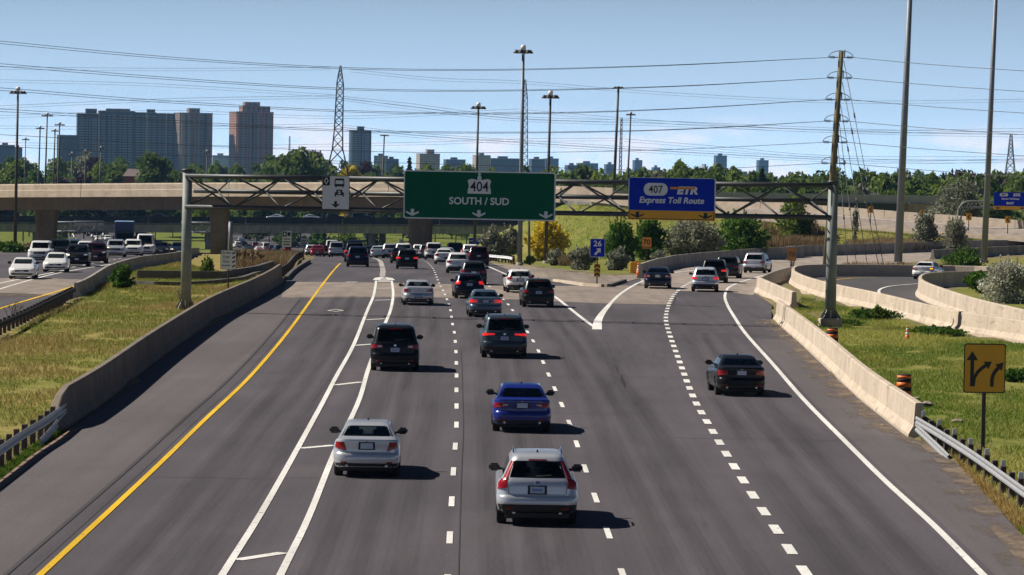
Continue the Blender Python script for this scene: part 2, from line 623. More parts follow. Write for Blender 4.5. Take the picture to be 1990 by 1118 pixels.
# northbound carriageway
NB_R = PL((-30, 650), (0, 636), (80, 604), (140, 581), (196, 551), (215, 538), (270, 520), (350, 507))
NB_R = ext(NB_R, 30)
NB_FAR_R = [Q(372, 440), Q(372, 500), Q(352, 620), Q(330, 760), Q(318, 900), Q(300, 1040), Q(285, 1200), Q(270, 1500)]
NB_FAR_L = [Q(70, 1500), Q(118, 1200), Q(135, 1040), Q(125, 900), Q(105, 760), Q(85, 620), Q(50, 500), Q(5, 440)]
NB_L = [Q(-60, 400), Q(-200, 330), Q(-360, 260), Q(-700, 180)]
nb_poly = NB_R + NB_FAR_R + NB_FAR_L + NB_L
nb = sheet('northbound_road', nb_poly, 0.0, MT['asphalt'], skirt=.3)
tag(nb, None, None, kind='structure')

# loop ramp on the right
LOOP_OUT = PL((1990, 664), (1850, 640), (1700, 601), (1625, 584), (1580, 571), (1553, 560), (1541, 550), (1552, 541), (1600, 538), (1700, 538), (1800, 539), (1900, 541), (1990, 544))
LOOP_OUT = ext(ext(LOOP_OUT, 25), 25, False)
LOOP_IN = PL((1990, 646), (1900, 622), (1840, 601), (1800, 584), (1788, 573), (1800, 563), (1850, 559), (1905, 557))
LOOP_IN = ext(ext(LOOP_IN, 25), 25, False)
loop_poly = LOOP_OUT + LOOP_IN[::-1]
loop_road = sheet('loop_ramp_road', loop_poly, 0.02, MT['asphalt_dark'], skirt=.3)
tag(loop_road, None, None, kind='structure')

# lighter slabs, shoulders and joints on the lanes
def on(parent, name, px, dz, mat, zf=None):
    return sheet(name, [(p.x, p.y) for p in px], dz, mat, parent=parent, xcuts=XC)
YEL = PL((78, 1118), (290, 921), (395, 819), (487, 731), (560, 645), (600, 590), (627, 553), (645, 530), (662, 512))
YEL = ext(YEL, 25)
yel = smooth(YEL, 3)
def offs(path, d):
    return [Vector((p.x + nrm_xy(path, i).x * d, p.y + nrm_xy(path, i).y * d, 0)) for i, p in enumerate(path)]
band_low = PL((546, 579), (700, 578), (850, 579), (1000, 583), (1150, 590), (1300, 593))
band_up = PL((1316, 567), (1300, 556), (1225, 555), (1180, 562), (1080, 556), (1000, 556), (900, 553), (700, 549), (557, 548))
on(road, 'concrete_slab', band_low + band_up, .006, MT['deck'])
on(road, 'shoulder', [p for p in LEFT_EDGE if p.y < 243] + [p for p in offs(yel, -.75) if p.y < 243][::-1], .004, MT['asphalt_shoulder'])
on(road, 'ramp_slab', PL((1318, 566), (1400, 566), (1462, 574), (1475, 566), (1500, 548), (1560, 533), (1640, 520)) + RAMP_END_R[::-1] + RAMP_END_L[::-1] + RAMP_LEFT[::-1] + PL((1245, 553), (1302, 555)), .008, MT['ramp'])
on(nb, 'concrete_slab', PL((-60, 577), (0, 568), (148, 576), (196, 549), (190, 545), (90, 541), (0, 541), (-60, 541)), .006, MT['deck'])
GORE_P = [(p.x, p.y) for p in GORE_L + RAMP_TOP[::-1] + RAMP_LEFT[:2] + PL((1240, 535), (1190, 538), (1130, 533), (1060, 523), (1000, 516), (955, 513))]
gore = sheet('gore_gravel', GORE_P, .03, MT['gravel'], xcuts=XC)
tag(gore, None, None, kind='structure')

def mark(parent, name, path, w, dz, mat):
    bm = bmesh.new()
    ribbon(bm, path, w, dz)
    return obj(name, bm, mat, parent)
def dashes(parent, path, start, period, length, w, dz=.014, name='lane_dash', stop=1e9):
    L = arclen(path)
    s = start
    while s + length < min(L[-1], stop):
        mark(parent, name, sub(path, L, s, s + length, 1.5), w, dz, MT['white_line'])
        s += period
mark(road, 'edge_line', yel, .155, .014, MT['yellow_line'])
mark(road, 'rumble_strip', [p for p in offs(yel, -.42) if p.y < 215], .36, .008, MT['asphalt'])
sm = offs(yel, -.66)
mark(road, 'pavement_joint', [p for p in sm if p.y < 225], .05, .012, MT['seam'])
# buffer between the carpool lane and the others
BL = PL((432, 1118), (520, 976), (620, 796), (653, 733), (688, 669), (713, 606), (725, 578), (729, 560), (731, 546))
BR = PL((545, 1118), (600, 1005), (651, 878), (697, 780), (718, 711), (747, 633), (759, 603), (764, 576), (763, 558), (761, 546))
mark(road, 'buffer_line', smooth(ext(BL, 30), 3), .165, .014, MT['white_line'])
mark(road, 'buffer_line', smooth(ext(BR, 30), 3), .165, .014, MT['white_line'])
mark(road, 'buffer_line', PL((731, 545), (735, 541), (745, 539), (756, 541), (761, 545)), .5, .018, MT['white_line'])
on(road, 'worn_patch', PL((734, 549), (759, 549), (756, 542), (745, 540), (736, 542)), .012, MT['worn_line'])
mark(road, 'lane_line', smooth(PL((743, 538), (744, 528), (743, 520)) + [Q(737, 380), Q(722, 440), Q(700, 500)], 4), .42, .014, MT['worn_line'])
for a, b in (((460, 1089), (551, 1075)), ((584, 872), (649, 866)), ((650, 749), (702, 743)), ((688, 672), (728, 669)), ((711, 622), (748, 620)), ((729, 584), (760, 583)), ((735, 561), (759, 560))):
    mark(road, 'buffer_tick', PL(a, b), .32, .012, MT['white_line'])
for c, w, h in (((652, 604), 17, 2.4), ((683, 548.5), 12, 1.2)):
    o4 = PL((c[0] - w, c[1]), (c[0], c[1] - h), (c[0] + w, c[1]), (c[0], c[1] + h))
    i4 = [o4[k].lerp((o4[0] + o4[2]) / 2, .28) for k in range(4)]
    bm = bmesh.new()
    ov = [bm.verts.new((p.x, p.y, prof(p.x, p.y) + .016)) for p in o4]
    iv = [bm.verts.new((p.x, p.y, prof(p.x, p.y) + .016)) for p in i4]
    for k in range(4):
        bm.faces.new((ov[k], iv[k], iv[(k + 1) % 4], ov[(k + 1) % 4]))
    obj('lane_diamond', bm, MT['white_line'], road)
L1 = smooth(ext(PL((874, 1046), (881, 918), (887, 830), (887, 762), (887, 710), (884, 654), (879, 628), (874, 597), (862, 567), (853, 550)) + [Q(838, 335), Q(818, 400), Q(780, 500), Q(715, 650)], 27), 3)
L2 = smooth(ext(PL((1181, 1035), (1137, 911), (1107, 824), (1079, 758), (1057, 708), (1039, 668), (1004, 615), (984, 588), (957, 563)) + [Q(925, 300), Q(892, 370), Q(855, 460), Q(800, 600)], 27), 3)
dashes(road, L1, 7.8, 8.95, 2.7, .14)
dashes(road, L2, 7.6, 8.95, 2.7, .14)
mark(road, 'pavement_joint', [Vector((p.x + .22, p.y, p.z)) for p in L1 if p.y < 170], .03, .010, MT['seam'])
L3 = smooth(ext(PL((1564, 1112), (1509, 1031), (1465, 966), (1428, 909), (1399, 862), (1375, 822), (1355, 788), (1340, 755), (1322, 707), (1309, 672), (1298, 640), (1294, 620), (1297, 601), (1303, 585), (1312, 571), (1328, 557), (1350, 545)), 20), 2)
dashes(road, L3, 19.0 - 4.5 * 2, 4.5, 2.15, .235)
E3 = smooth(ext(PL((1910, 1118), (1815, 1022), (1720, 935), (1640, 856), (1560, 775), (1500, 706), (1450, 650), (1428, 618), (1413, 592), (1409, 574), (1418, 558), (1450, 545), (1500, 533), (1580, 522)), 20), 2)
mark(road, 'edge_line', E3, .18, .014, MT['white_line'])
mark(road, 'gore_line', smooth(PL((1162, 641), (1130, 618), (1100, 594), (1082, 580), (1060, 567), (1010, 545), (975, 530), (950, 519)), 3), .2, .016, MT['white_line'])
g2 = smooth(PL((1160, 641), (1163, 622), (1178, 600), (1203, 574), (1230, 556), (1250, 547), (1300, 532), (1360, 523)), 3)
mark(road, 'gore_line', g2, [max(.22, .5 - .02 * i) for i in range(len(g2))], .018, MT['white_line'])
# worn wheel paths and an oily centre in every lane
def track(name, c, a):
    g = MB(name)
    f = g.noise(g.coord((1.6, .05, 1)), 1.0, 4, .6)
    g.base(c, .85, 0, .3)
    g.l(g.ramp(f, .28, .72, (0, 0, 0), (a,) * 3), g.b.inputs['Alpha'])
    return g.m
WT = track('polished_wheel_path', (.062, .054, .059), .17)
OT = track('oil_drip_line', (.034, .031, .034), .15)
def lane_wear(base, off, y1):
    for d, w_, mt in ((-.85, .75, WT), (.85, .75, WT), (-.85, .4, WT), (.85, .4, WT), (0, .55, OT), (0, .3, OT)):
        q = [p for p in offs(base, off + d) if p.y < y1]
        if len(q) > 2: mark(road, 'wheel_path', q, w_, (.0065 if mt is OT else .0055) + (.001 if w_ < .5 else 0), mt)
lane_wear(L1, -1.85, 236); lane_wear(L1, 1.85, 236); lane_wear(L2, 1.9, 232); lane_wear(yel, 2.3, 236); lane_wear(L3, 1.75, 190)
rc = random.Random(3)
for y_, x0_, x1_ in ((101, -9.5, -2.2), (128, -1.5, 4.5), (149, -10, 8), (176, -11, -3), (118, 5, 11.5), (187, 1, 12)):
    pts, x_ = [], x0_
    while x_ < x1_:
        pts.append(Vector((x_, y_ + rc.uniform(-.25, .25) + (x_ - x0_) * .05, 0))); x_ += rc.uniform(.5, 1.1)
    mark(road, 'sealed_crack', smooth(pts, .4), .045, .010, MT['seam'])
# grit swept against the right-hand barrier, and the greyer right shoulder
def grit(name, c, lo, hi):
    g = MB(name)
    f = g.noise(g.coord((.9, .35, 1)), 1.0, 5, .65)
    g.base(g.ramp(g.noise(g.coord(), 6, 4), .3, .7, tuple(x * .75 for x in c), tuple(x * 1.2 for x in c)), .95, 0, .1)
    g.l(g.ramp(f, lo, hi, (0, 0, 0), (1, 1, 1)), g.b.inputs['Alpha'])
    return g.m
MT['grit'] = grit('sandy_grit', (.20, .155, .12), .40, .62)
re_ = smooth(RIGHT_EDGE, 3)
mark(road, 'grit_strip', offs(re_, -.30), .62, .020, MT['grit'])
mark(road, 'grit_strip', offs(re_, -.62), .9, .016, grit('thin_sandy_grit', (.17, .14, .115), .50, .72))
e3_ = [p for p in offs(E3, .25) if p.y < 185]
on(road, 'shoulder', [p for p in RIGHT_EDGE if p.y < 190] + e3_[::-1], .005, MT['asphalt_shoulder'])
le_ = [p for p in offs(smooth(LEFT_EDGE, 3), .14) if p.y < 120]
mark(road, 'grit_strip', le_, .3, .020, grit('edge_grit', (.24, .17, .13), .3, .45))
# skid marks and tar joints
MT['skid'] = (lambda m: (m.base((.035, .033, .034), .85), m.l(m.ramp(m.noise(m.coord((3, .25, 1)), 1.0, 4), .45, .75, (0, 0, 0), (.14,) * 3), m.b.inputs['Alpha']))[0].m)(MB('tyre_rubber_mark'))
for pts, w in ((((1185, 770), (1200, 700), (1225, 655), (1240, 620), (1235, 600)), .3), (((1205, 770), (1222, 700), (1246, 660), (1262, 625), (1254, 600)), .3),
               (((1268, 770), (1272, 700), (1278, 655), (1284, 625)), .25), (((1290, 770), (1290, 700), (1292, 660)), .25),
               (((1240, 800), (1210, 740), (1185, 680), (1175, 640)), .12), (((1330, 880), (1360, 1000), (1420, 1110)), .12), (((1045, 1110), (1030, 980), (1010, 870)), .5), (((1085, 1110), (1065, 980), (1040, 870)), .5)):
    mark(road, 'tyre_mark', smooth(PL(*pts), 3), w, .011, MT['skid'])
mark(road, 'pavement_joint', PL((470, 579), (548, 578), (700, 577), (850, 578.5), (1000, 582.5), (1150, 589.5), (1300, 592.5), (1420, 598)), .35, .010, MT['seam'])
mark(road, 'pavement_joint', PL((1308, 596), (1312, 580), (1310, 568)), .08, .012, MT['seam'])
# northbound and loop markings
mark(nb, 'lane_line', smooth(PL((-40, 561), (0, 551), (83, 534), (133, 524)), 4), .2, .014, MT['white_line'])
mark(nb, 'lane_line', smooth(PL((-40, 573), (0, 562), (105, 533), (208, 515), (261, 506)), 4), .2, .014, MT['white_line'])
dashes(nb, smooth(PL((140, 520), (200, 509), (250, 500)), 4), 0, 9, 3, .18)
mark(nb, 'edge_line', smooth(PL((-40, 615), (0, 600), (100, 570), (193, 542)), 4), .2, .014, MT['yellow_line'])
mark(nb, 'edge_line', smooth(PL((264, 520), (310, 512), (352, 505)), 4), .2, .014, MT['yellow_line'])
mark(nb, 'edge_line', [Q(60, 480), Q(92, 600), Q(112, 760), Q(140, 900), Q(148, 1040), Q(135, 1200)], .35, .02, MT['white_line'])
mark(loop_road, 'edge_line', smooth(PL((1905, 640), (1820, 620), (1768, 605), (1728, 588), (1712, 575), (1708, 566), (1718, 560), (1740, 556), (1790, 552)), 2), .2, .04, MT['white_line'])
mark(loop_road, 'edge_line', smooth(PL((1590, 549), (1620, 545), (1660, 541.5), (1700, 540.5)), 2), .2, .04, MT['yellow_line'])

# ------------------------------------------------------------------ the ground sheet
def axis(parts):
    out = []
    for a, b, s in parts:
        out += list(np.arange(a, b, s))
    return np.array(sorted(set(round(float(v), 3) for v in out)))
gx = np.concatenate([-np.geomspace(2500, 125, 16), axis([(-110, -44, 4), (-44, 44, 1.0), (44, 90, 2), (90, 126, 4)]), np.geomspace(130, 2500, 16)])
gy = np.concatenate([np.array([-300, -100, -20, 20, 40, 55]), axis([(60, 260, 1.5), (260, 440, 2.5), (440, 620, 4), (620, 1240, 12)]), np.geomspace(1260, 10500, 26)])
GX, GY = np.meshgrid(gx, gy)
pv = np.vectorize(prof)
Z = pv(GX, GY)
def inside(poly, X, Y):
    c = np.zeros(X.shape, bool)
    n = len(poly)
    for i in range(n):
        x0, y0 = poly[i][0], poly[i][1]
        x1, y1 = poly[(i + 1) % n][0], poly[(i + 1) % n][1]
        if y0 == y1: continue
        k = ((y0 > Y) != (y1 > Y)) & (X < (x1 - x0) * (Y - y0) / (y1 - y0) + x0)
        c ^= k
    return c
paved = np.zeros(GX.shape, bool)
for pg in (road_poly, nb_poly, loop_poly, GORE_P):
    paved |= inside(pg, GX, GY)
# embankment of the flyover approach
zu = np.vectorize(zU)(GX)
dist = np.abs(GY - (430 + .87 * (60 - GX))) * UC
dist = np.where(GX < 12, np.sqrt(dist ** 2 + (12 - GX) ** 2 * 1.2), dist)
sup = .9 * np.clip((GX - 10) / 16, 0, 1)
emb = np.where(GX < 12, 2.75, zu) - .35 - sup - np.maximum(0, dist - 6.2) / 2.3
wob = np.vectorize(lambda x, y: noise.fractal(Vector((x * .06, y * .06, 3)), 1, 2, 3))(GX, GY)
Zg = np.maximum(Z, emb)
far = np.clip((GY - 380) / 200, 0, 1)
Zg = np.where(paved, Z - .3, Zg + .05 + wob * (.10 + .28 * far))
# a bank left of the northbound lanes
bank = np.clip((-GX - .131 * GY) / 12, 0, 1) * np.clip((GY - 380) / 60, 0, 1) * np.clip((1500 - GY) / 300, 0, 1)
Zg = np.where(paved, Zg, Zg + bank * 3.2)
nx, ny = len(gx), len(gy)
verts = np.stack([GX.ravel(), GY.ravel(), Zg.ravel()], 1)
idx = np.arange(nx * ny).reshape(ny, nx)
faces = np.stack([idx[:-1, :-1].ravel(), idx[:-1, 1:].ravel(), idx[1:, 1:].ravel(), idx[1:, :-1].ravel()], 1)
gme = bpy.data.meshes.new('ground')
gme.from_pydata(verts.tolist(), [], faces.tolist())
gme.shade_smooth()
def gz(x, y):
    i = int(np.clip(np.searchsorted(gx, x) - 1, 0, nx - 2))
    j = int(np.clip(np.searchsorted(gy, y) - 1, 0, ny - 2))
    a = (x - gx[i]) / (gx[i + 1] - gx[i]); b = (y - gy[j]) / (gy[j + 1] - gy[j])
    return float((Zg[j, i] * (1 - a) + Zg[j, i + 1] * a) * (1 - b) + (Zg[j + 1, i] * (1 - a) + Zg[j + 1, i + 1] * a) * b)
m = MB('grassland')
v = m.coord()
n1 = m.noise(v, .12, 5, .6)
n2 = m.noise(v, .9, 5, .65)
n3 = m.noise(m.coord((9, 2.5, 9)), 1.0, 3, .6)
att = m.n('ShaderNodeAttribute', attribute_name='dry')
g1 = m.ramp(n2, .3, .72, (.095, .135, .020), (.18, .205, .038))
d1 = m.ramp(n2, .3, .72, (.23, .175, .055), (.40, .30, .12))
fac = m.n('ShaderNodeMath', operation='ADD')
m.l(att.outputs['Fac'], fac.inputs[0])
m.l(m.ramp(n1, .38, .66, (0, 0, 0), (.55,) * 3), fac.inputs[1])
fc = m.n('ShaderNodeClamp'); m.l(fac.outputs[0], fc.inputs[0])
c = m.mix(fc.outputs[0], g1, d1)
c = m.mix(.9, c, m.ramp(n3, .25, .75, (.62,) * 3, (1.3,) * 3), 'MULTIPLY')
dirt = m.n('ShaderNodeAttribute', attribute_name='dirt')
c = m.mix(dirt.outputs['Fac'], c, m.ramp(n2, .3, .7, (.12, .09, .065), (.24, .19, .14)))
m.base(c, .95, 0, .1)
m.bump(n3, .6, .08)
MT['grass'] = m.m
gme.materials.append(m.m)
dry = np.where(GX < -8, .32, .0) + np.where((GX > 24) & (GY > 330), .22, 0) + np.where((GX < -8) & (GY > 290), .2, 0)
dry = np.where(GY > 650, -.25, dry)
dry = np.where((GX > 0) & (GX < 45) & (GY > 372), .02, dry)
dirtv = np.zeros(GX.shape)
er = np.zeros(GX.shape, bool)
pm = paved & (GY < 700)
for dx in (-1, 0, 1):
    for dy in (-1, 0, 1):
        er |= np.roll(np.roll(pm, dx, 1), dy, 0)
dirtv = np.where(er & ~pm, .75, 0)
bare = [P(1530, 600), P(1560, 585), P(1600, 600), P(1570, 610), P(1545, 640)]
for b_ in bare:
    dirtv = np.maximum(dirtv, np.clip(1.15 - np.hypot((GX - b_.x) / 1.6, (GY - b_.y) / 9), 0, .9))
for nm_, arr in (('dry', dry), ('dirt', dirtv)):
    at_ = gme.attributes.new(nm_, 'FLOAT', 'POINT')
    at_.data.foreach_set('value', arr.ravel().astype(np.float32))
ground = obj('ground', gme)
tag(ground, None, None, kind='structure')

# ------------------------------------------------------------------ concrete barriers
def fshape(h=1.07, b=.32, t=.12):
    return [(-b, -.25), (-b, .08), (-t - .05, .34), (-t, h - .03), (-t + .03, h), (t - .03, h), (t, h - .03), (t + .05, .34), (b, .08), (b, -.25)]
def barrier(label, path, mat, h=1.07, seg=6.0, taper0=False, taper1=False, name='concrete_barrier', shape=None, gap=.03, dz=0.0, group=None):
    L = arclen(path)
    c = path[0]
    root = thing(name, label, 'barrier', (c.x, c.y, c.z), 0, group)
    n = max(1, round(L[-1] / seg))
    for i in range(n):
        a, b = L[-1] * i / n, L[-1] * (i + 1) / n - gap
        pts = sub(path, L, a, b, 2.0)
        for p in pts: p.z += dz
        bm = bmesh.new()
        sweep(bm, pts, shape or fshape(h))
        if (taper0 and i == 0) or (taper1 and i == n - 1):
            e0 = pts[0] if taper0 else pts[-1]
            for v in bm.verts:
                d = (v.co.xy - e0.xy).length
                k = min(1.0, .45 + d / 2.6 * .55) if d < 2.6 else 1.0
                if v.co.z > e0.z + .3: v.co.z = e0.z + .3 + (v.co.z - e0.z - .3) * max(0.0, (k - .3) / .7)
        obj('barrier_segment', bm, mat, root, True)
    return root
lb = smooth(PL((122, 838), (211, 778), (299, 708), (377, 651), (427, 618), (500, 581), (535, 560), (553, 546)), 2)
lb = offs(lb, -.34)
for p in lb: p.z = prof(p.x, p.y)
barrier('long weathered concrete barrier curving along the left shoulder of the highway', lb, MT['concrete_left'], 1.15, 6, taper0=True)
rb = smooth(PL((1764, 849), (1667, 774), (1600, 709), (1549, 663), (1522, 640), (1501, 622)), 2)
rb = offs(rb, .34)
for p in rb: p.z = prof(p.x, p.y)
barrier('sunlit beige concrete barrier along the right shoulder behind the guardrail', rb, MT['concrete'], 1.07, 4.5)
barrier('short pale concrete barrier where the ramp meets the loop', smooth(PL((1543, 601), (1515, 588), (1492, 577), (1474, 568)), 2), MT['concrete'], 1.0, 5)
barrier('low barrier between the ramp and the head of the loop', smooth(PL((1478, 565), (1500, 553), (1530, 543), (1560, 537)), 2), MT['concrete_grey'], .9, 5)
barrier('concrete barrier round the outside of the loop ramp', [Vector((p.x, p.y, prof(p.x, p.y))) for p in smooth(LOOP_OUT, 2)], MT['concrete'], 1.0, 5)
barrier('concrete barrier on the inside of the loop ramp beside the flowering shrub', [Vector((p.x, p.y, prof(p.x, p.y))) for p in smooth(LOOP_IN, 2)], MT['concrete'], 1.15, 5)
rl = smooth(RAMP_LEFT[0:] + RAMP_END_L, 3)
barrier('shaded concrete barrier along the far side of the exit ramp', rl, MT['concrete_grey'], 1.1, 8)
rr_ = smooth(RAMP_END_R[::-1][0:][::-1] + PL((1640, 519), (1580, 529)), 3)
barrier('dark concrete barrier on the near side of the ramp by the tall mast', smooth(RAMP_END_R[:3], 3), MT['concrete_grey'], 1.0, 8)
nbb = smooth(PL((148, 578), (172, 566), (198, 548), (215, 538), (270, 520), (350, 507)) + [Q(380, 440), Q(385, 470)], 2)
barrier('low concrete barrier along the edge of the northbound lanes', nbb, MT['concrete_grey'], .85, 6)
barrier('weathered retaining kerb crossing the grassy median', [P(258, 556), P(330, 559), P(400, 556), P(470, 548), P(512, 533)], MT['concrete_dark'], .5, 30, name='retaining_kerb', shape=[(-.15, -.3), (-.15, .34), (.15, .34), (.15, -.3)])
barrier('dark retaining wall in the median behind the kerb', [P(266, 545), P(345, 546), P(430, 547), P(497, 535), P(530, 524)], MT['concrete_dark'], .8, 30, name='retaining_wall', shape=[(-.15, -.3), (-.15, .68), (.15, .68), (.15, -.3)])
kb = [Vector((p.x, p.y, p.z)) for p in smooth(PL((556, 545), (572, 529), (601, 511)), 3)]
barrier('black asphalt kerb beyond the end of the left barrier', kb, MT['concrete_dark'], .3, 40, name='kerb', shape=[(-.15, -.1), (-.12, .28), (.12, .28), (.15, -.1)])
kg = PL((1078, 548), (1110, 552), (1140, 557), (1172, 558))
barrier('pale concrete kerb edging the gore island', kg, MT['concrete'], .2, 40, name='kerb', shape=[(-.18, -.1), (-.15, .2), (.15, .2), (.18, -.1)])
barrier('dark broken kerb on the ramp side of the gore', PL((1184, 558), (1214, 548)), MT['concrete_dark'], .2, 40, name='kerb', shape=[(-.18, -.1), (-.15, .2), (.15, .2), (.18, -.1)])

# ------------------------------------------------------------------ guardrails
WB = [(0, .42), (.045, .46), (.045, .50), (0, .555), (.045, .61), (.045, .65), (0, .69), (-.012, .69), (.03, .65), (.03, .61), (-.012, .555), (.03, .50), (.03, .46), (-.012, .42)]
def guardrail(label, path, side=1, spacing=1.9, dz=0.0, posts='wood', mat='galv', double=False, refl=False):
    L = arclen(path)
    c = path[0]
    root = thing('guardrail', label, 'guardrail', (c.x, c.y, c.z))
    for p in path: p.z += dz
    for lv in ((0.0, -.22) if double else (0.0,)):
        bm = bmesh.new()
        q = [p.copy() for p in path]
        if lv:
            q = [p for p, s in zip(q, L) if s < 9]
            for p, s in zip(q, L): p.z -= s / 9 * .35
        sweep(bm, q, [(-o * side, h + lv) for o, h in WB])
        obj('rail', bm, MT[mat], root, True)
    s = .6
    pmesh = None
    while s < L[-1]:
        p = sub(path, L, s, s + .01)[0]
        i = min(range(len(L)), key=lambda k: abs(L[k] - s))
        n = nrm_xy(path, i)
        if pmesh is None:
            pmesh = mesh_of('post', bevbox(-.075, .075, -.1, .1, -.35, .74, .012))
            pmesh.materials.append(MT['wood_post' if posts == 'wood' else 'galv'])
            cm = mesh_of('reflector', bevbox(-.06, .06, -.012, .012, .74, .90, .004))
            cm.materials.append(MT['white_sign'])
        o = bpy.data.objects.new('post', pmesh)
        link(o); o.parent = root
        o.location = Vector((p.x + n.x * .16 * side, p.y + n.y * .16 * side, p.z + dz)) - root.location
        o.rotation_euler = (0, 0, math.atan2(n.y, n.x))
        if refl and int(s / spacing) % 2 == 0:
            r_ = bpy.data.objects.new('reflector', cm); link(r_); r_.parent = o; r_.rotation_euler = (0, 0, -o.rotation_euler.z)
        s += spacing
    return root
grr = smooth(ext(PL((1780, 852), (1830, 884), (1890, 925), (1945, 967), (1990, 1002)), 30, False), 2)
guardrail('galvanised steel guardrail on dark posts, in front of the yellow lane arrow sign', grr, side=-1, double=True, refl=True)
grl = smooth(ext(PL((126, 826), (90, 855), (50, 880), (0, 917)), 25, False), 2)
guardrail('shaded steel guardrail running into the near end of the left barrier', grl, side=1, double=True)
grb = smooth(PL((553, 546), (562, 537), (575, 527)) + [Q(588, 360), Q(598, 400)], 2)
guardrail('dark steel guardrail following on from the far end of the left barrier', [Vector((p.x - .6, p.y, p.z)) for p in grb], side=1, spacing=3.8)
grw = smooth([Q(945, 395), Q(965, 380), Q(985, 368), Q(996, 356)], 2)
guardrail('short white guardrail in front of the grey-green tree by the gore', grw, side=-1, mat='white_sign', spacing=3.8)
grn = smooth(ext(PL((146, 582), (100, 606), (50, 632), (0, 655)), 20, False), 2)
guardrail('black guardrail between the grassy median and the northbound lanes', grn, side=1, mat='rubber', spacing=1.9)

# ------------------------------------------------------------------ flyover ramp
def upath(x0, x1, off, step=6.0):
    n = int(abs(x1 - x0) / step) + 1
    nx_, ny_ = .87 * UC, UC              # normal of the line, away from the camera
    out = []
    for i in range(n + 1):
        x = x0 + (x1 - x0) * i / n
        out.append(Vector((x + nx_ * off, yU(x) + ny_ * off, zU(x))))
    return out
fly = thing('flyover_bridge', 'beige concrete flyover ramp sweeping across the whole picture behind the sign gantry', 'bridge', (-12, yU(-12), prof(-12, yU(-12))))
def usweep(name, x0, x1, off, profile, mat, parent, step=6.0):
    bm = bmesh.new()
    sweep(bm, upath(x0, x1, off, step), profile)
    return obj(name, bm, mat, parent, True)
# travel is +x, so "right" of travel is toward the camera
for x0, x1 in [(-170 + 22 * i, -170 + 22 * (i + 1) - .08) for i in range(8)]:
    usweep('parapet', x0, x1, 0, [(-.12, -.25), (-.12, 1.5), (-.05, 1.62), (.12, 1.62), (.2, 1.45), (.2, .75), (.26, .70), (.26, -.25)], MT['concrete'], fly)
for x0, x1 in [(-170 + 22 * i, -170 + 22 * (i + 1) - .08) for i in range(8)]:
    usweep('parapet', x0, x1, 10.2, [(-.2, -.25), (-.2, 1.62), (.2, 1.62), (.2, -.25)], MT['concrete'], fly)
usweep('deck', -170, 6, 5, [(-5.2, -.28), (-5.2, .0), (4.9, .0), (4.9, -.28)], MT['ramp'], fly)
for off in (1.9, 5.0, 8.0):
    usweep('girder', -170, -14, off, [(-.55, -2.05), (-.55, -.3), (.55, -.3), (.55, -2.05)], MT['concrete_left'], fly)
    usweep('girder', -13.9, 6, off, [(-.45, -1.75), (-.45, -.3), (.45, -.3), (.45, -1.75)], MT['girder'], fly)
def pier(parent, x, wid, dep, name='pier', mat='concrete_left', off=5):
    p = upath(x, x + 1, off)[0]
    g = prof(p.x, p.y) - 1.0
    bm = bmesh.new()
    zt = zU(x) - 2.06 if x < -13 else zU(x) - 1.76
    rings = []
    for z, k in ((g, .86), (zt - 2.2, .9), (zt - 1.0, 1.0), (zt, 1.04)):
        hw_, hd = wid / 2 * k, dep / 2
        rings.append([bm.verts.new((p.x + a * hw_, p.y + b * hd, z)) for a, b in ((-1, -.7), (-.8, -1), (.8, -1), (1, -.7), (1, .7), (.8, 1), (-.8, 1), (-1, .7))])
    for A_, B_ in zip(rings, rings[1:]):
        for k in range(8): bm.faces.new((A_[k], A_[(k + 1) % 8], B_[(k + 1) % 8], B_[k]))
    bm.faces.new(rings[0][::-1]); bm.faces.new(rings[-1])
    return obj(name, bm, MT[mat], parent, True)
def xcol(px):      # x on the flyover line in the picture column px
    k = (px - CX) / F
    return k * 482.2 / (1 + .87 * k)
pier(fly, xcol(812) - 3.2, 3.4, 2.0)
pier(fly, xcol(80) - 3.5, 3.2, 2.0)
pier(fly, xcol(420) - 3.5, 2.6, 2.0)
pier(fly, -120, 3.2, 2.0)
ab = bmesh.new()
sweep(ab, upath(6.1, 9.5, 5, 2), [(-5.0, -6.5), (-5.0, -.02), (4.8, -.02), (4.8, -6.5)])
obj('abutment', ab, MT['concrete_grey'], fly, True)
# road and parapets on the embankment
def banked(o0, o1, dz, step=3.0):
    # a strip of the approach between two offsets; the bend is banked, high on the outside
    bm = bmesh.new(); prev = None
    n_ = int(130 / step)
    for i in range(n_ + 1):
        x = 9.6 + 130 * i / n_
        s_ = .9 * min(1, max(0, (x - 10) / 16))
        vv = []
        for o_ in (o0, o1):
            vv.append(bm.verts.new((x + .87 * UC * o_, yU(x) + UC * o_, zU(x) + dz - s_ * (1 - o_ / 10.0))))
        if prev: bm.faces.new((prev[0], vv[0], vv[1], prev[1]))
        prev = vv
    return bm
bm = banked(-1.0, 10.0, .04)
up_road = obj('flyover_approach_road', bm, MT['ramp'])
tag(up_road, None, None, kind='structure')
bm = banked(1.2, 1.4, .055); obj('edge_line', bm, MT['yellow_line'], up_road)
bm = banked(8.6, 8.8, .055); obj('edge_line', bm, MT['white_line'], up_road)
fpar = thing('concrete_barrier', 'sunlit concrete parapet along the far edge of the flyover approach', 'barrier', upath(9.6, 10, 10.2)[0])
for i in range(7):
    usweep('barrier_segment', 9.6 + i * 7, 9.6 + i * 7 + 6.95, 10.2, [(-.25, -.6), (-.15, .95), (.15, .95), (.25, -.6)], MT['concrete'], fpar, 3)
npar = thing('concrete_barrier', 'pale concrete parapet on the near edge of the flyover approach', 'barrier', upath(9.6, 10, 0)[0])
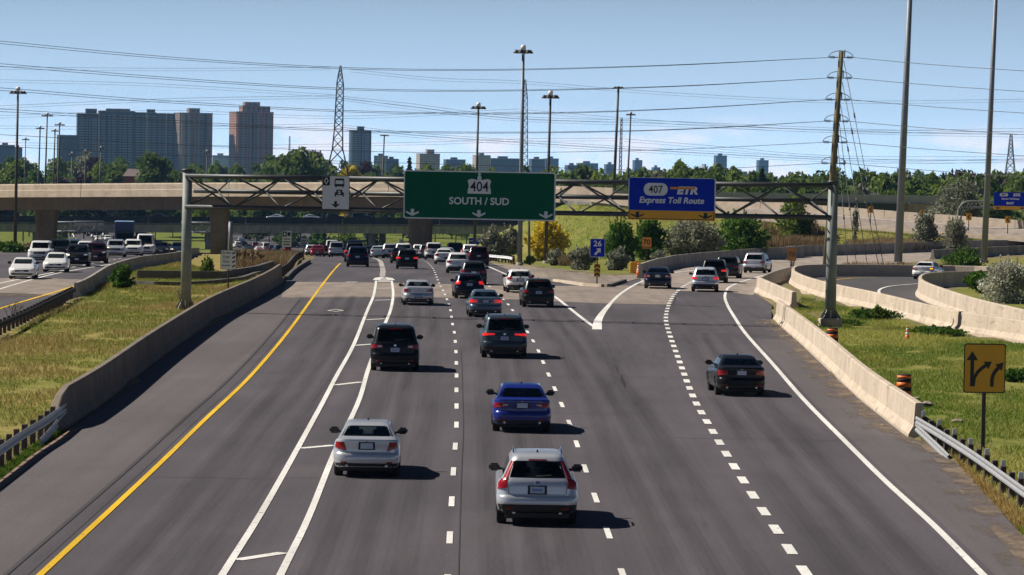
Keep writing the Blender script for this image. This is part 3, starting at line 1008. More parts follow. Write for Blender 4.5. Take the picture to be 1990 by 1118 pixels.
for i in range(3):
    usweep('barrier_segment', 9.6 + i * 6, 9.6 + i * 6 + 5.95, 0, [(-.25, -1.6), (-.15, 1.2 - i * .4), (.15, 1.2 - i * .4), (.25, -1.6)], MT['concrete'], npar, 3)

# second bridge with a grey parapet behind it
sb = thing('girder_bridge', 'dark green plate girder bridge with grey parapet behind the flyover approach', 'bridge', (35, 575, prof(35, 575)))
def abox(name, x0, x1, y0, y1, z0, z1, mat, parent):
    bm = bmesh.new(); box(bm, x0, x1, y0, y1, z0, z1)
    return obj(name, bm, mat, parent, True)
for i in range(9):
    abox('parapet_panel', 6 + i * 6.6, 12.5 + i * 6.6, 570, 570.3, 2.15, 3.35, MT['noise_wall'], sb)
abox('girder', 5, 58, 570.2, 571, .2, 2.1, MT['girder'], sb)
abox('girder', 5, 58, 577, 578, .2, 2.1, MT['girder'], sb)
abox('deck', 5, 66, 569.7, 578.4, 2.1, 2.15, MT['concrete_grey'], sb)
abox('abutment', 58.05, 66, 570.4, 578, -9, 2.09, MT['concrete_grey'], sb)
abox('abutment', 1, 4.95, 570.4, 578, -9, 2.09, MT['concrete_grey'], sb)
for i in range(9):
    abox('stiffener', 7.5 + i * 6, 7.62 + i * 6, 570.08, 570.19, .25, 2.05, MT['girder'], sb)

# lower overpass far behind
LO = 950.0
def LZ(py): return 8.7 - (py - HY) * LO / F
low = thing('overpass_bridge', 'long dark overpass in shade crossing below the flyover, cars on top', 'bridge', (-20, LO, prof(-20, LO)))
zt_, zm_, zb_ = LZ(424), LZ(437), LZ(455)
for i in range(10):
    x0 = -210 + i * 24
    abox('parapet', x0, x0 + 23.9, LO - .3, LO, zm_ + .02, zt_, MT['concrete_black'], low)
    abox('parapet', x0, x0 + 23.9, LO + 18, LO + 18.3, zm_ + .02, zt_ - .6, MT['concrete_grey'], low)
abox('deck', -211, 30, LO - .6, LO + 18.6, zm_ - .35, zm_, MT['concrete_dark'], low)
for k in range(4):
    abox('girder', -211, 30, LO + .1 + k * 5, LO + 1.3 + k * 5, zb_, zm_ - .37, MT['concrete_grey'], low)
for px in (70, 120, 405, 722, 741, 990):
    x = A(px, 480, LO + 3).x
    for dy in ((2, 10) if px != 741 else (14,)):
        bm = bmesh.new()
        lathe(bm, [(.75, -20), (.75, zb_ - .05)], 14, (x, LO + dy, 0))
        obj('pier_column', bm, MT['concrete_grey'], low, True)
abox('abutment', 30.05, 36, LO - 1, LO + 19, -20, zm_, MT['concrete_grey'], low)
abox('abutment', -217, -211.05, LO - 1, LO + 19, -20, zm_, MT['concrete_grey'], low)
low.rotation_euler = (0, -.0115, 0)
low.location.z -= .3

# ------------------------------------------------------------------ sign gantry
YL, YR = 204.0, 197.0
GL = A(361, 598, YL); GR = A(1613, 640, YR)
GL.z = gz(GL.x, GL.y) - .1; GR.z = gz(GR.x, GR.y) - .1
gdir = Vector((GR.x - GL.x, GR.y - GL.y, 0)); glen = gdir.length; gdir.normalize()
GRZ = math.atan2(gdir.y, gdir.x)
gback = Vector((-gdir.y, gdir.x, 0))
gan = thing('sign_gantry', 'steel lattice sign gantry spanning the highway on two round posts', 'gantry', GL)
def gtop(py_l, py_r, t):
    zl = A(364, py_l, YL).z; zr = A(1620, py_r, YR).z
    return zl + (zr - zl) * t
def gpt(t, z, back=0.0):
    p = GL.lerp(GR, t)
    return Vector((p.x, p.y, z)) + gback * back
for nm, base, py, lx in (('post', GL, 333, 364), ('post', GR, 356, 1620)):
    top = A(lx, py, base.y)
    bm = bmesh.new()
    tube(bm, base, Vector((base.x + (top.x - base.x) * .5, base.y, top.z)), .29, .25, 20)
    obj(nm, bm, MT['steel_grey'], gan, True)
    bm = bmesh.new()
    for k in range(8):
        a = k * math.pi / 4
        c = Vector((math.cos(a), math.sin(a), 0))
        p = base + Vector((0, 0, .55 if base is GR else .25))
        vs = [bm.verts.new(p + c * .2 + Vector((-c.y, c.x, 0)) * .02), bm.verts.new(p + c * .55 + Vector((-c.y, c.x, 0)) * .02), bm.verts.new(p + c * .28 + Vector((-c.y, c.x, 0)) * .02 + Vector((0, 0, .45)))]
        vb = [bm.verts.new(v.co - Vector((-c.y, c.x, 0)) * .04) for v in vs]
        bm.faces.new(vs); bm.faces.new(vb[::-1])
        for i in range(3): bm.faces.new((vs[i], vb[i], vb[(i + 1) % 3], vs[(i + 1) % 3]))
    obj('gusset', bm, MT['steel_grey'], gan, True)
    bm = bmesh.new()
    tube(bm, Vector((base.x + (top.x - base.x) * .5, base.y, top.z)), Vector((base.x + (top.x - base.x) * .5, base.y, top.z + .12)), .30, .30, 20)
    obj('post_cap', bm, MT['steel_dark'], gan, True)
bm = bmesh.new()
lathe(bm, [(.62, -.4), (.62, .50), (.58, .55), (.0, .55)][:3], 24, (GR.x, GR.y, GR.z))
obj('footing', bm, MT['concrete'], gan, True)
NB_ = 13
zt0 = lambda t: gtop(342, 361, t)
zb0 = lambda t: gtop(402, 423, t)
zm0 = lambda t: (zt0(t) * .5 + zb0(t) * .5) + .02
def bar(name, a, b, r, mat=None, n=8):
    bm = bmesh.new(); tube(bm, a, b, r, n=n)
    return obj(name, bm, MT[mat or 'steel_dark'], gan, True)
for zf, back, r in ((zt0, -.35, .125), (zb0, -.35, .125), (zm0, 1.25, .12)):
    for k in range(4):
        bar('chord', gpt(k / 4 + (.0006 if k else 0), zf(k / 4), back), gpt((k + 1) / 4, zf((k + 1) / 4), back), r)
for i in range(NB_):
    t0, t1, tm = i / NB_, (i + 1) / NB_, (i + .5) / NB_
    T0, T1, B0, B1 = gpt(t0, zt0(t0), -.35), gpt(t1, zt0(t1), -.35), gpt(t0, zb0(t0), -.35), gpt(t1, zb0(t1), -.35)
    Rm = gpt(tm, zm0(tm), 1.25)
    for a in (T0, T1, B0, B1): bar('brace', a, Rm, .048, n=6)
    bar('brace', *( (T0, B1) if i % 2 == 0 else (B0, T1)), .055, n=6)
for t in (.004, .996):
    for zf in (zt0, zb0):
        bar('bracket', gpt(t, zf(t), -.35), gpt(t, zf(t) - .1, .3), .13)

# ------------------------------------------------------------------ signs
def rrect(w, h, r, n=5, x=0, z=0):
    out = []
    for cx, cz, a0 in ((w / 2 - r, h / 2 - r, 0), (-w / 2 + r, h / 2 - r, 90), (-w / 2 + r, -h / 2 + r, 180), (w / 2 - r, -h / 2 + r, 270)):
        for k in range(n + 1):
            a = R(a0 + 90 * k / n)
            out.append((x + cx + r * math.cos(a), z + cz + r * math.sin(a)))
    return out
def pl(name, pts, y, mat, parent, t=.004):
    return obj(name, plate(pts, y, t), MT[mat], parent)
def gsign(name, label, x0, x1, y0, y1, border):
    """sign panel on the gantry covering those picture columns and rows; local origin at its bottom centre"""
    k0 = (x0 - CX) / F; k1 = (x1 - CX) / F
    def hit(k):  # t on the gantry line for the column
        d = GR - GL
        return (k * GL.y - GL.x) / (d.x - k * d.y)
    t0, t1 = hit(k0), hit(k1)
    w = (t1 - t0) * glen
    tm = (t0 + t1) / 2
    Ym = GL.lerp(GR, tm).y
    xc = (x0 + x1) / 2
    zt = A(xc, y0, Ym).z; zb = A(xc, y1, Ym).z
    p = gpt(tm, zb, -.62)
    s = thing(name, label, 'road sign', p, GRZ)
    h = zt - zb
    pl('border', rrect(w, h, .12, 4, 0, h / 2), -.02, border, s, .05)
    for bx in (-.32, .32):
        o = obj('bracket', bevbox(bx * w - .04, bx * w + .04, .031, .14, h * .12, h * .9, .01), MT['steel_dark'], s)
    return s, w, h
ARR = [(0, -.5), (.5, -.02), (.5, .22), (.13, -.1), (.13, .5), (-.13, .5), (-.13, -.1), (-.5, .22), (-.5, -.02)]
def scaled(pts, sx, sz, x, z): return [(x + a * sx, z + b * sz) for a, b in pts]
s, w, h = gsign('highway_sign', 'wide green overhead sign reading 404 SOUTH / SUD with three white arrows', 787, 1081, 333, 427, 'white_sign')
pl('panel', rrect(w - .13, h - .13, .1, 4, 0, h / 2), -.026, 'green_sign', s)
crown = [(-.5, -.5), (.5, -.5), (.485, -.2), (.44, .0), (.47, .2), (.5, .34), (.45, .44), (.36, .49), (.22, .47), (.10, .40), (.09, .46), (.05, .50), (-.05, .50), (-.09, .46), (-.10, .40), (-.22, .47), (-.36, .49), (-.45, .44), (-.5, .34), (-.47, .2), (-.44, .0), (-.485, -.2)]
crown = crown[::-1]
pl('crown_shield', scaled(crown, w * .155, h * .31, 0, h * .69), -.032, 'white_sign', s)
cw = h * .045
pl('crown_ball', [(math.cos(a) * cw, h * .865 + math.sin(a) * cw) for a in [i * .5236 for i in range(12)]], -.036, 'white_sign', s)
pl('crown_cross', scaled([(-.2, -.5), (.2, -.5), (.2, -.12), (.5, -.2), (.5, .2), (.2, .12), (.3, .5), (-.3, .5), (-.2, .12), (-.5, .2), (-.5, -.2), (-.2, -.12)], cw * 1.5, cw * 1.7, 0, h * .935), -.0335, 'white_sign', s)
text('404', h * .285, MT['black'], s, 0, h * .685, -.036, bold=.008, sx=.92)
text('SOUTH / SUD', h * .205, MT['white_sign'], s, 0, h * .385, -.032, bold=.012, sx=1.02)
for fx in (-.44, 0, .44): pl('arrow', scaled(ARR, w * .085, h * .15, fx * w, h * .125), -.032, 'white_sign', s)
s, w, h = gsign('toll_route_sign', 'blue overhead sign reading 407 ETR Express Toll Route above an orange strip', 1222, 1391, 346, 428, 'white_sign')
pl('panel', rrect(w - .1, h * .765, .06, 4, 0, h * .61), -.026, 'blue_sign', s)
pl('exit_strip', rrect(w + .004, h * .225, .03, 3, 0, h * .1125), -.026, 'yellow_sign', s)
pl('strip_outline', [(-w * .49, h * .215), (-w * .49, h * .02), (w * .49, h * .02), (w * .49, h * .215), (w * .482, h * .215), (w * .482, h * .035), (-w * .482, h * .035), (-w * .482, h * .215)], -.031, 'black', s)
pl('route_shield', rrect(w * .275, h * .30, h * .145, 8, -w * .185, h * .725), -.032, 'white_sign', s)
text('407', h * .25, MT['black'], s, -w * .185, h * .725, -.036, bold=.006, sx=.9)
text('ETR', h * .235, MT['white_sign'], s, w * .18, h * .71, -.032, bold=.03, shear=.2, sx=1.2)
pl('orange_bar', [(-w * .02, h * .735), (w * .265, h * .735), (w * .265, h * .79), (-w * .02, h * .79)], -.037, 'orange_sign', s)
text('Express Toll Route', h * .20, MT['white_sign'], s, 0, h * .45, -.032, bold=.012, shear=.2, sx=1.0)
for fx in (-.39, .39): pl('arrow', scaled(ARR, w * .15, h * .145, fx * w, h * .115), -.032, 'black', s)
s, w, h = gsign('carpool_lane_sign', 'white overhead sign with black diamond, bus, car and down arrow', 629, 682, 342, 407, 'black')
pl('panel', rrect(w - .04, h - .04, .03, 3, 0, h / 2), -.026, 'white_sign', s)
pl('diamond_field', [(-w * .48, h * .71), (-w * .22, h * .71), (-w * .22, h * .985), (-w * .48, h * .985)], -.032, 'black', s)
dm = lambda k: [(-w * .35, h * .85 - k * h * .11), (-w * .35 + k * w * .085, h * .85), (-w * .35, h * .85 + k * h * .11), (-w * .35 - k * w * .085, h * .85)]
pl('diamond', dm(1), -.038, 'white_sign', s); pl('diamond_core', dm(.6), -.043, 'black', s)
BUS = [(-.5, -.35), (-.42, -.35), (-.40, -.5), (-.28, -.5), (-.28, -.38), (.28, -.38), (.28, -.5), (.40, -.5), (.42, -.35), (.5, -.35), (.5, .25), (.42, .5), (-.42, .5), (-.5, .25)]
pl('bus_symbol', scaled(BUS, w * .36, h * .27, w * .13, h * .79), -.032, 'black', s)
pl('bus_window', scaled([(-.4, -.1), (.4, -.1), (.38, .28), (-.38, .28)], w * .36, h * .27, w * .13, h * .79), -.037, 'white_sign', s)
CARS = [(-.5, -.5), (-.36, -.5), (-.34, -.3), (.34, -.3), (.36, -.5), (.5, -.5), (.5, .05), (.36, .14), (.28, .5), (-.28, .5), (-.36, .14), (-.5, .05)]
pl('car_symbol', scaled(CARS, w * .34, h * .21, w * .13, h * .49), -.032, 'black', s)
text('2', h * .13, MT['white_sign'], s, w * .13, h * .51, -.037, bold=.01, sx=1.3)
pl('arrow', scaled([(0, -.5), (.5, .12), (.14, .02), (.14, .5), (-.14, .5), (-.14, .02), (-.5, .12)], w * .36, h * .2, 0, h * .15), -.032, 'black', s)

def psign(name, label, px, py_base, Y, x0, x1, y0, y1, face, border=None, post='wood_post', pr=.045, rz=0.0, cat='road sign', gnd=None):
    """sign on a single post; the local origin is the foot of the post"""
    p = A(px, py_base, Y)
    p.z = gz(p.x, p.y) - .05 if gnd is None else gnd
    q0, q1 = A(x0, (y0 + y1) / 2, Y), A(x1, (y0 + y1) / 2, Y)
    xc = (x0 + x1) / 2
    zt, zb = A(xc, y0, Y).z - p.z, A(xc, y1, Y).z - p.z
    w, h = (q1.x - q0.x), zt - zb
    s = thing(name, label, cat, p, rz)
    obj('post', bevbox(-pr, pr, .02, .02 + 2 * pr, -.3, zt - .06 * h, .008), MT[post], s)
    pl('border', rrect(w, h, min(w, h) * .06, 3, 0, zb + h / 2), -.01, border or face, s, .02)
    if border: pl('panel', rrect(w * .95, h * .955, min(w, h) * .05, 3, 0, zb + h / 2), -.016, face, s)
    return s, w, h, zb
s, w, h, zb = psign('exit_sign', 'blue exit sign reading 26 with white arrow at the gore', 1160, 552, 268, 1146, 1175, 464, 500, 'blue_sign', 'white_sign')
text('26', h * .42, MT['white_sign'], s, 0, zb + h * .74, -.02, bold=.012, sx=1.1)
ar = [(.5, .5), (.5, -.25), (.28, -.05), (-.30, -.62), (-.55, -.37), (.05, .20), (-.2, .42)]
pl('arrow', scaled(ar[::-1], w * .42, h * .36, 0, zb + h * .31), -.02, 'white_sign', s)
def chevrons(s, w, z0, z1, up=True):
    pl('marker_panel', [(-w / 2, z0), (w / 2, z0), (w / 2, z1), (-w / 2, z1)], -.02, 'yellow_sign', s, .015)
    n = 3
    st = (z1 - z0) / n
    for k in range(n):
        a = z0 + k * st
        t = st * .45
        pts = [(-w / 2, a), (0, a + st * .5), (w / 2, a), (w / 2, a + t), (0, a + st * .5 + t), (-w / 2, a + t)]
        pts = [(x, min(z1, z)) for x, z in pts]
        pl('chevron', pts, -.026, 'black', s)
zs = lambda py, px, Y, s: A(px, py, Y).z - s.location.z
chevrons(s, .42, zs(538, 1160, 268, s), zs(513, 1160, 268, s))
s, w, h, zb = psign('speed_sign', 'orange advisory speed sign reading 70 beside the bushes', 1256, 516, 345, 1246, 1265, 461, 480, 'orange_sign', 'black')
text('70', h * .72, MT['black'], s, 0, zb + h * .5, -.02, bold=.015, sx=1.0)
pl('tab', rrect(w, h * .16, .02, 3, 0, zb - h * .12), -.01, 'brown_sign', s, .02)
s, w, h, zb = psign('lane_arrow_sign', 'yellow sign with curving black lane arrows behind the guardrail', 1910, 880, 113, 1869, 1950, 668, 764, 'yellow_sign', 'black', pr=.06)
def arc_arrow(pts, wd, head):
    """outline of a thick arrow along a centre line"""
    L_, R_ = [], []
    for i, (x, z) in enumerate(pts):
        a = pts[max(0, i - 1)]; b = pts[min(len(pts) - 1, i + 1)]
        d = Vector((b[0] - a[0], b[1] - a[1])).normalized()
        L_.append((x - d.y * wd / 2, z + d.x * wd / 2)); R_.append((x + d.y * wd / 2, z - d.x * wd / 2))
    x, z = pts[-1]
    hd = [(x + d.y * head / 2, z - d.x * head / 2), (x + d.x * head * .8, z + d.y * head * .8), (x - d.y * head / 2, z + d.x * head / 2)]
    return R_ + hd + L_[::-1]
u = lambda x, z: (x * w, zb + z * h)
pl('arrow', arc_arrow([u(-.30, .13), u(-.30, .40), u(-.30, .66)], .11, .34), -.02, 'black', s)
pl('arrow', arc_arrow([u(-.27, .14), u(-.25, .30), u(-.17, .42), u(-.06, .51), u(.03, .56)], .10, .26), -.0245, 'black', s)
pl('arrow', arc_arrow([u(.18, .13), u(.18, .28), u(.21, .38), u(.27, .46), u(.33, .515)], .11, .28), -.02, 'black', s)
s, w, h, zb = psign('do_not_cross_sign', 'white sign reading Do Not Cross with black stripes on the left verge', 443, 568, 232, 428, 459, 486, 524, 'white_sign', 'black')
for i, tx in enumerate(('Do Not', 'Cross')): text(tx, h * .17, MT['black'], s, -w * .14, zb + h * (.86 - .2 * i), -.02, bold=.004, sx=.85)
pl('rule', [(-w * .36, zb + h * .53), (w * .06, zb + h * .53), (w * .06, zb + h * .545), (-w * .36, zb + h * .545)], -.02, 'black', s)
for i, tx in enumerate(('Ne pas', 'traverser')): text(tx, h * .145, MT['black'], s, -w * .14, zb + h * (.4 - .19 * i), -.02, bold=.004, sx=.8)
for i in range(4):
    a = zb + h * (.10 + .22 * i)
    pl('stripe', [(w * .24, a), (w * .42, a + h * .08), (w * .42, a + h * .17), (w * .24, a + h * .09)], -.02, 'black', s)
s, w, h, zb = psign('carpool_sign', 'white sign with black diamond panel on the brown grass median', 557, 500, 420, 549, 567, 449, 480, 'white_sign', None)
pl('diamond_field', [(-w * .46, zb + h * .64), (-w * .02, zb + h * .64), (-w * .02, zb + h * .96), (-w * .46, zb + h * .96)], -.02, 'black', s)
pl('diamond', [(-w * .24, zb + h * .68), (-w * .12, zb + h * .80), (-w * .24, zb + h * .92), (-w * .36, zb + h * .80)], -.026, 'white_sign', s)
pl('bus_symbol', [(w * .05, zb + h * .68), (w * .4, zb + h * .68), (w * .4, zb + h * .92), (w * .05, zb + h * .92)], -.02, 'black', s)
for k in range(3): pl('text_line', [(-w * .36, zb + h * (.12 + .17 * k)), (w * .36, zb + h * (.12 + .17 * k)), (w * .36, zb + h * (.18 + .17 * k)), (-w * .36, zb + h * (.18 + .17 * k))], -.02, 'black', s)
s, w, h, zb = psign('median_sign', 'small pale sign on the median, second beyond the carpool sign', 590, 500, 520, 584, 597, 463, 482, 'white_sign', None)
for k in range(3): pl('text_line', [(-w * .3, zb + h * (.2 + .24 * k)), (w * .3, zb + h * (.2 + .24 * k)), (w * .3, zb + h * (.27 + .24 * k)), (-w * .3, zb + h * (.27 + .24 * k))], -.02, 'black', s)
s, w, h, zb = psign('faded_speed_sign', 'faded brown sign half hidden by a bare shrub beside the ramp', 1538, 535, 318, 1530, 1547, 482, 507, 'brown_sign', None)
text('70', h * .5, MT['wood_post'], s, 0, zb + h * .5, -.02, bold=.01)
s, w, h, zb = psign('blue_roadside_sign', 'large dark blue roadside sign half hidden behind the grey-green tree', 927, 512, 480, 911, 944, 463, 506, 'blue_sign', None, post='mast')
pl('crossbar', [(-w * .5, zb + h * .86), (w * .5, zb + h * .86), (w * .5, zb + h * .88), (-w * .5, zb + h * .88)], -.02, 'white_sign', s)
pl('emblem', scaled([(-.5, .5), (0, -.5), (.5, .5), (0, .1)], w * .16, h * .1, 0, zb + h * .94), -.02, 'white_sign', s)
for px, lab in ((1690, 'leftmost small yellow chevron marker on the flyover approach parapet'), (1790, 'yellow chevron marker left of the grey olive tree on the approach'), (1881, 'yellow chevron marker in front of the dark bushes by the arched gantry'), (1957, 'yellow chevron marker below the distant 407 ETR EAST sign')):
    k = xcol(px); q = upath(k + 3.2, k + 4, 10.5)[0]
    x = (px - CX) / F * q.y
    s = thing('chevron_sign', lab, 'road sign', (x, q.y + .3, q.z - .3), 0, 'chevron markers along the flyover approach')
    obj('post', bevbox(-.05, .05, .02, .1, -.3, 2.2, .01), MT['wood_post'], s)
    pl('panel', rrect(.62, .78, .04, 3, 0, 1.75), -.01, 'yellow_sign', s, .02)
    pl('chevron', [(.12, 1.42), (.25, 1.42), (0, 1.75), (.25, 2.08), (.12, 2.08), (-.2, 1.75)], -.016, 'black', s)
# object markers and small gore furniture
def omark(label, px, py, Y, wpx, y0, y1, cap=True):
    p = A(px, py, Y); p.z = gz(p.x, p.y) - .05
    s = thing('hazard_marker', label, 'road sign', p)
    k = F / Y
    z0, z1 = A(px, y1, Y).z - p.z, A(px, y0, Y).z - p.z
    w = wpx / k
    obj('post', bevbox(-.05, .05, .02, .1, -.3, z1, .01), MT['white_sign'], s)
    pl('panel', [(-w / 2, z0), (w / 2, z0), (w / 2, z1), (-w / 2, z1)], -.01, 'yellow_sign', s, .02)
    n = 4
    st = (z1 - z0) / n
    for i in range(n):
        a = z0 + i * st
        pl('stripe', [(-w / 2, a + st * .5), (w / 2, a), (w / 2, a + st * .5), (-w / 2, a + st * 1.0)], -.016, 'black', s)
    if cap: pl('marker_cap', [(-w * .3, z1 + .05), (w * .3, z1 + .05), (w * .3, z1 + .45), (-w * .3, z1 + .45)], -.01, 'green_sign', s, .02)
omark('yellow and black striped marker at the end of the white guardrail', 997, 517, 357, 6, 497, 512)
omark('yellow and black striped marker on the ramp crash cushion', 1231, 534, 322, 8, 511, 534)
p = P(1236, 533)
s = thing('crash_cushion', 'yellow crash cushion at the nose of the ramp barrier', 'crash cushion', (p.x, p.y + 1.2, p.z))
obj('nose', bevbox(-.45, .45, 0, .5, 0, .95, .06, 2), MT['yellow_sign'], s)
for k in range(4): obj('bay', bevbox(-.42 + .02 * k, .42 + .02 * k, .52 + k * .9, 1.35 + k * .9, .05, .85, .03), MT['yellow_sign' if k % 2 else 'steel_grey'], s)
def cone(label, p, h=.9):
    s = thing('traffic_cone', label, 'traffic cone', p, random.random() * 3)
    r = h * .17
    obj('base', bevbox(-h * .22, h * .22, -h * .22, h * .22, 0, h * .05, .01), MT['orange'], s)
    for z0, z1, mm in ((.05, .38, 'orange'), (.38, .55, 'white_sign'), (.55, .68, 'orange'), (.68, .82, 'white_sign'), (.82, 1.0, 'orange')):
        bm = bmesh.new()
        tube(bm, (0, 0, z0 * h), (0, 0, z1 * h), r * (1.05 - z0 * .82), r * (1.05 - z1 * .82), 16)
        obj('collar' if mm == 'white_sign' else 'cone_body', bm, MT[mm], s)
for px, py, lab in ((1240, 536, 'orange traffic cone beside the crash cushion, nearer the gore'), (1251, 537, 'orange traffic cone between the crash cushion and the ramp lane')):
    cone(lab, P(px, py), 1.0)
q = P(1763, 663); q.z = gz(q.x, q.y); cone('orange and white cone alone on the right-hand grass', q, .72)
def barrel(label, px, py):
    p = P(px, py); p.z = gz(p.x, p.y)
    s = thing('traffic_barrel', label, 'barrel', p)
    obj('base', (lambda b: (lathe(b, [(.36, 0), (.36, .06), (.31, .09)], 20), b)[1])(bmesh.new()), MT['rubber'], s)
    z = .09
    for k, (dz, mm) in enumerate(((.15, 'orange'), (.13, 'rubber'), (.17, 'orange'), (.13, 'rubber'), (.17, 'orange'), (.13, 'rubber'), (.1, 'orange'))):
        bm = bmesh.new(); r0 = .285 - .035 * z
        lathe(bm, [(r0 - (.0 if mm == 'orange' else .012), z), (r0 - .006, z + dz)], 20)
        obj('band', bm, MT[mm], s); z += dz
    bm = bmesh.new(); lathe(bm, [(.24, z), (.22, z + .04), (.12, z + .05)], 20); obj('lid', bm, MT['rubber'], s)
barrel('orange and black barrel half hidden behind the right barrier, farther one', 1617, 690)
barrel('orange and black barrel behind the right barrier near its guardrail end', 1756, 796)

# ------------------------------------------------------------------ arched gantry with the distant blue sign
ag_y = 445.0
def AG(px, py): return A(px, py, ag_y)
b0 = AG(1862, 475); b0.z = gz(b0.x, b0.y) - .2
ag = thing('arched_sign_gantry', 'slim arched sign gantry over the flyover approach at the right', 'gantry', b0)
bm = bmesh.new()
for dx in (0, 4):
    pts = [Vector((AG(1860 + dx, 475).x, ag_y, b0.z))] + [AG(1860 + dx + (dx * .8), y) for y in (450, 425)] + [AG(1862 + dx * 2, 408), AG(1868 + dx * 1.5, 398 + dx), AG(1878, 392 + dx * 2.8), AG(1890, 391 + dx * 3), AG(2040, 393 + dx * 3)]
    polytube(bm, pts, .10, 8)
obj('arch', bm, MT['steel_grey'], ag, True)
for i in range(9):
    a = AG(1885 + i * 16, 391.5); b = AG(1885 + i * 16 + (8 if i % 2 else -8), 403)
    bm = bmesh.new(); tube(bm, a, b, .07, n=6); obj('brace', bm, MT['galv'], ag, True)
c0 = AG(1962, 408); wS = 62 / F * ag_y * 1.02
s = thing('toll_route_sign', 'distant blue sign reading 407 ETR Express Toll Route EAST at the right edge', 'road sign', (AG(1962, 408).x, ag_y - .45, c0.z), 0)
hS = AG(1962, 374).z - c0.z
pl('panel', rrect(wS, hS * .78, .06, 3, 0, hS * .61), 0, 'blue_sign', s, .05)
pl('exit_strip', rrect(wS, hS * .21, .03, 3, 0, hS * .105), 0, 'yellow_sign', s, .05)
pl('route_shield', rrect(wS * .26, hS * .19, hS * .09, 6, -wS * .2, hS * .86), -.01, 'white_sign', s)
text('407', hS * .17, MT['black'], s, -wS * .2, hS * .86, -.015, bold=.008)
text('ETR', hS * .19, MT['white_sign'], s, wS * .2, hS * .86, -.01, bold=.03, shear=.2, sx=1.2)
text('Express Toll Route', hS * .13, MT['white_sign'], s, 0, hS * .62, -.01, bold=.012, shear=.2)
text('EAST', hS * .16, MT['white_sign'], s, 0, hS * .38, -.01, bold=.02, sx=1.2)
for fx in (-.38, .38): pl('arrow', scaled(ARR, wS * .16, hS * .14, fx * wS, hS * .11), -.01, 'black', s)
# two small gantries over the northbound lanes
for lab, x0, x1, yt, yb, Y, postx in (('farther small truss gantry over the northbound lanes, behind the left mast', 92, 206, 432, 450, 620, 92), ('small truss gantry over the northbound lanes behind the big gantry post', 352, 452, 433, 452, 560, 448)):
    pb = A(postx, 480, Y); pb.z = prof(pb.x, Y) - .3
    g_ = thing('small_sign_gantry', lab, 'gantry', pb)
    def seg(nm, a, b, r):
        bm = bmesh.new(); tube(bm, a, b, r, n=6); obj(nm, bm, MT['mast_pale'], g_, True)
    seg('post', pb, A(postx, yt - 2, Y), .36)
    for yy in (yt, yb):
        for dy in (0, 1.2): seg('chord', A(x0, yy, Y) + Vector((0, dy, 0)), A(x1, yy, Y) + Vector((0, dy, 0)), .12)
    n = 8
    for i in range(n):
        xa, xb = x0 + (x1 - x0) * i / n, x0 + (x1 - x0) * (i + 1) / n
        seg('brace', A(xa, yt if i % 2 else yb, Y), A(xb, yb if i % 2 else yt, Y), .07)
    bm = bmesh.new()
    a, b = A(x0 + 52, yt - 4, Y + 2), A(x1 - 4, yb - 10, Y + 2)
    if x0 < 200:
        box(bm, a.x, b.x, Y + 1.3, Y + 1.45, b.z, a.z)
        obj('sign_back', bm, MT['galv'], g_, True)

# ------------------------------------------------------------------ high-mast lights
def mast(label, tx, ty, bx, by, Y, wpx, mat='mast', headw=None, base=None, dome=True, box_=False):
    k = F / Y
    b = A(bx, by, Y)
    g = gz(b.x, b.y)
    t = A(tx, ty, Y)
    dz = (b.z - g)
    b = Vector((b.x + (b.x - t.x) / (t.z - b.z) * dz if abs(t.z - b.z) > .1 else b.x, Y, g - .3))
    s = thing('high_mast_light', label, 'street light', b, 0, 'high-mast lights')
    bm = bmesh.new()
    r = wpx / k / 2
    tube(bm, b, t, r * 1.12, r * .62, 14)
    obj('mast', bm, MT[mat], s, True)
    bm = bmesh.new(); tube(bm, b, b + Vector((0, 0, .55)), r * 1.7, r * 1.55, 14); obj('base', bm, MT['concrete_grey'], s, True)
    if headw:
        hr = headw / k / 2
        bm = bmesh.new()
        for a in range(12):
            u_, v_ = a * .5236, (a + 1) * .5236
            tube(bm, t + Vector((math.cos(u_) * hr * .75, math.sin(u_) * hr * .75, -.15)), t + Vector((math.cos(v_) * hr * .75, math.sin(v_) * hr * .75, -.15)), .05, n=5)
        for a in range(4):
            u_ = a * 1.5708
            tube(bm, t + Vector((0, 0, -.15)), t + Vector((math.cos(u_) * hr * .75, math.sin(u_) * hr * .75, -.15)), .05, n=5)
        obj('ring', bm, MT['mast'], s, True)
        for a in range(6):
            u_ = a * 1.0472 + .2
            c = t + Vector((math.cos(u_) * hr * .82, math.sin(u_) * hr * .82, -.32))
            bm = bmesh.new()
            lathe(bm, [(.09, .28), (.12, .2), (.27, .02), (.27, -.06)][::-1], 10, c)
            obj('luminaire', bm, MT['mast'], s, True)
        if dome:
            bm = bmesh.new()
            lathe(bm, [(hr * .28, 0), (hr * .32, .25), (hr * .22, .45)], 12, t + Vector((0, 0, -.05)))
            obj('hoist_cover', bm, MT['lamp_white'], s, True)
mast('tall lamp mast at the far left in front of the flyover', 35, 176, 29, 488, 424, 6.5, headw=30)
mast('tallest central lamp mast rising behind the green 404 sign', 1017, 96, 1010, 515, 352, 9, 'mast_pale', headw=34)
mast('lamp mast just right of the green 404 sign', 1070, 184, 1060, 511, 372, 7, headw=30)
mast('lamp mast behind the left half of the green 404 sign', 930, 206, 922, 480, 450, 6, headw=27)
mast('lamp mast with small head left of the blue 407 sign', 1202, 168, 1194, 345, 640, 6.5, headw=19, dome=False)
mast('slim lamp mast above the left edge of the blue 407 sign', 1226, 221, 1220, 345, 800, 4.5, headw=18)
mast('far lamp mast between the blue-grey tower and green sign', 747, 262, 744, 330, 980, 4, headw=17, dome=False)
mast('thick steel mast beside the wooden pole, cut by the top of the picture', 1772, -90, 1745, 512, 362, 14.5, 'mast_pale')
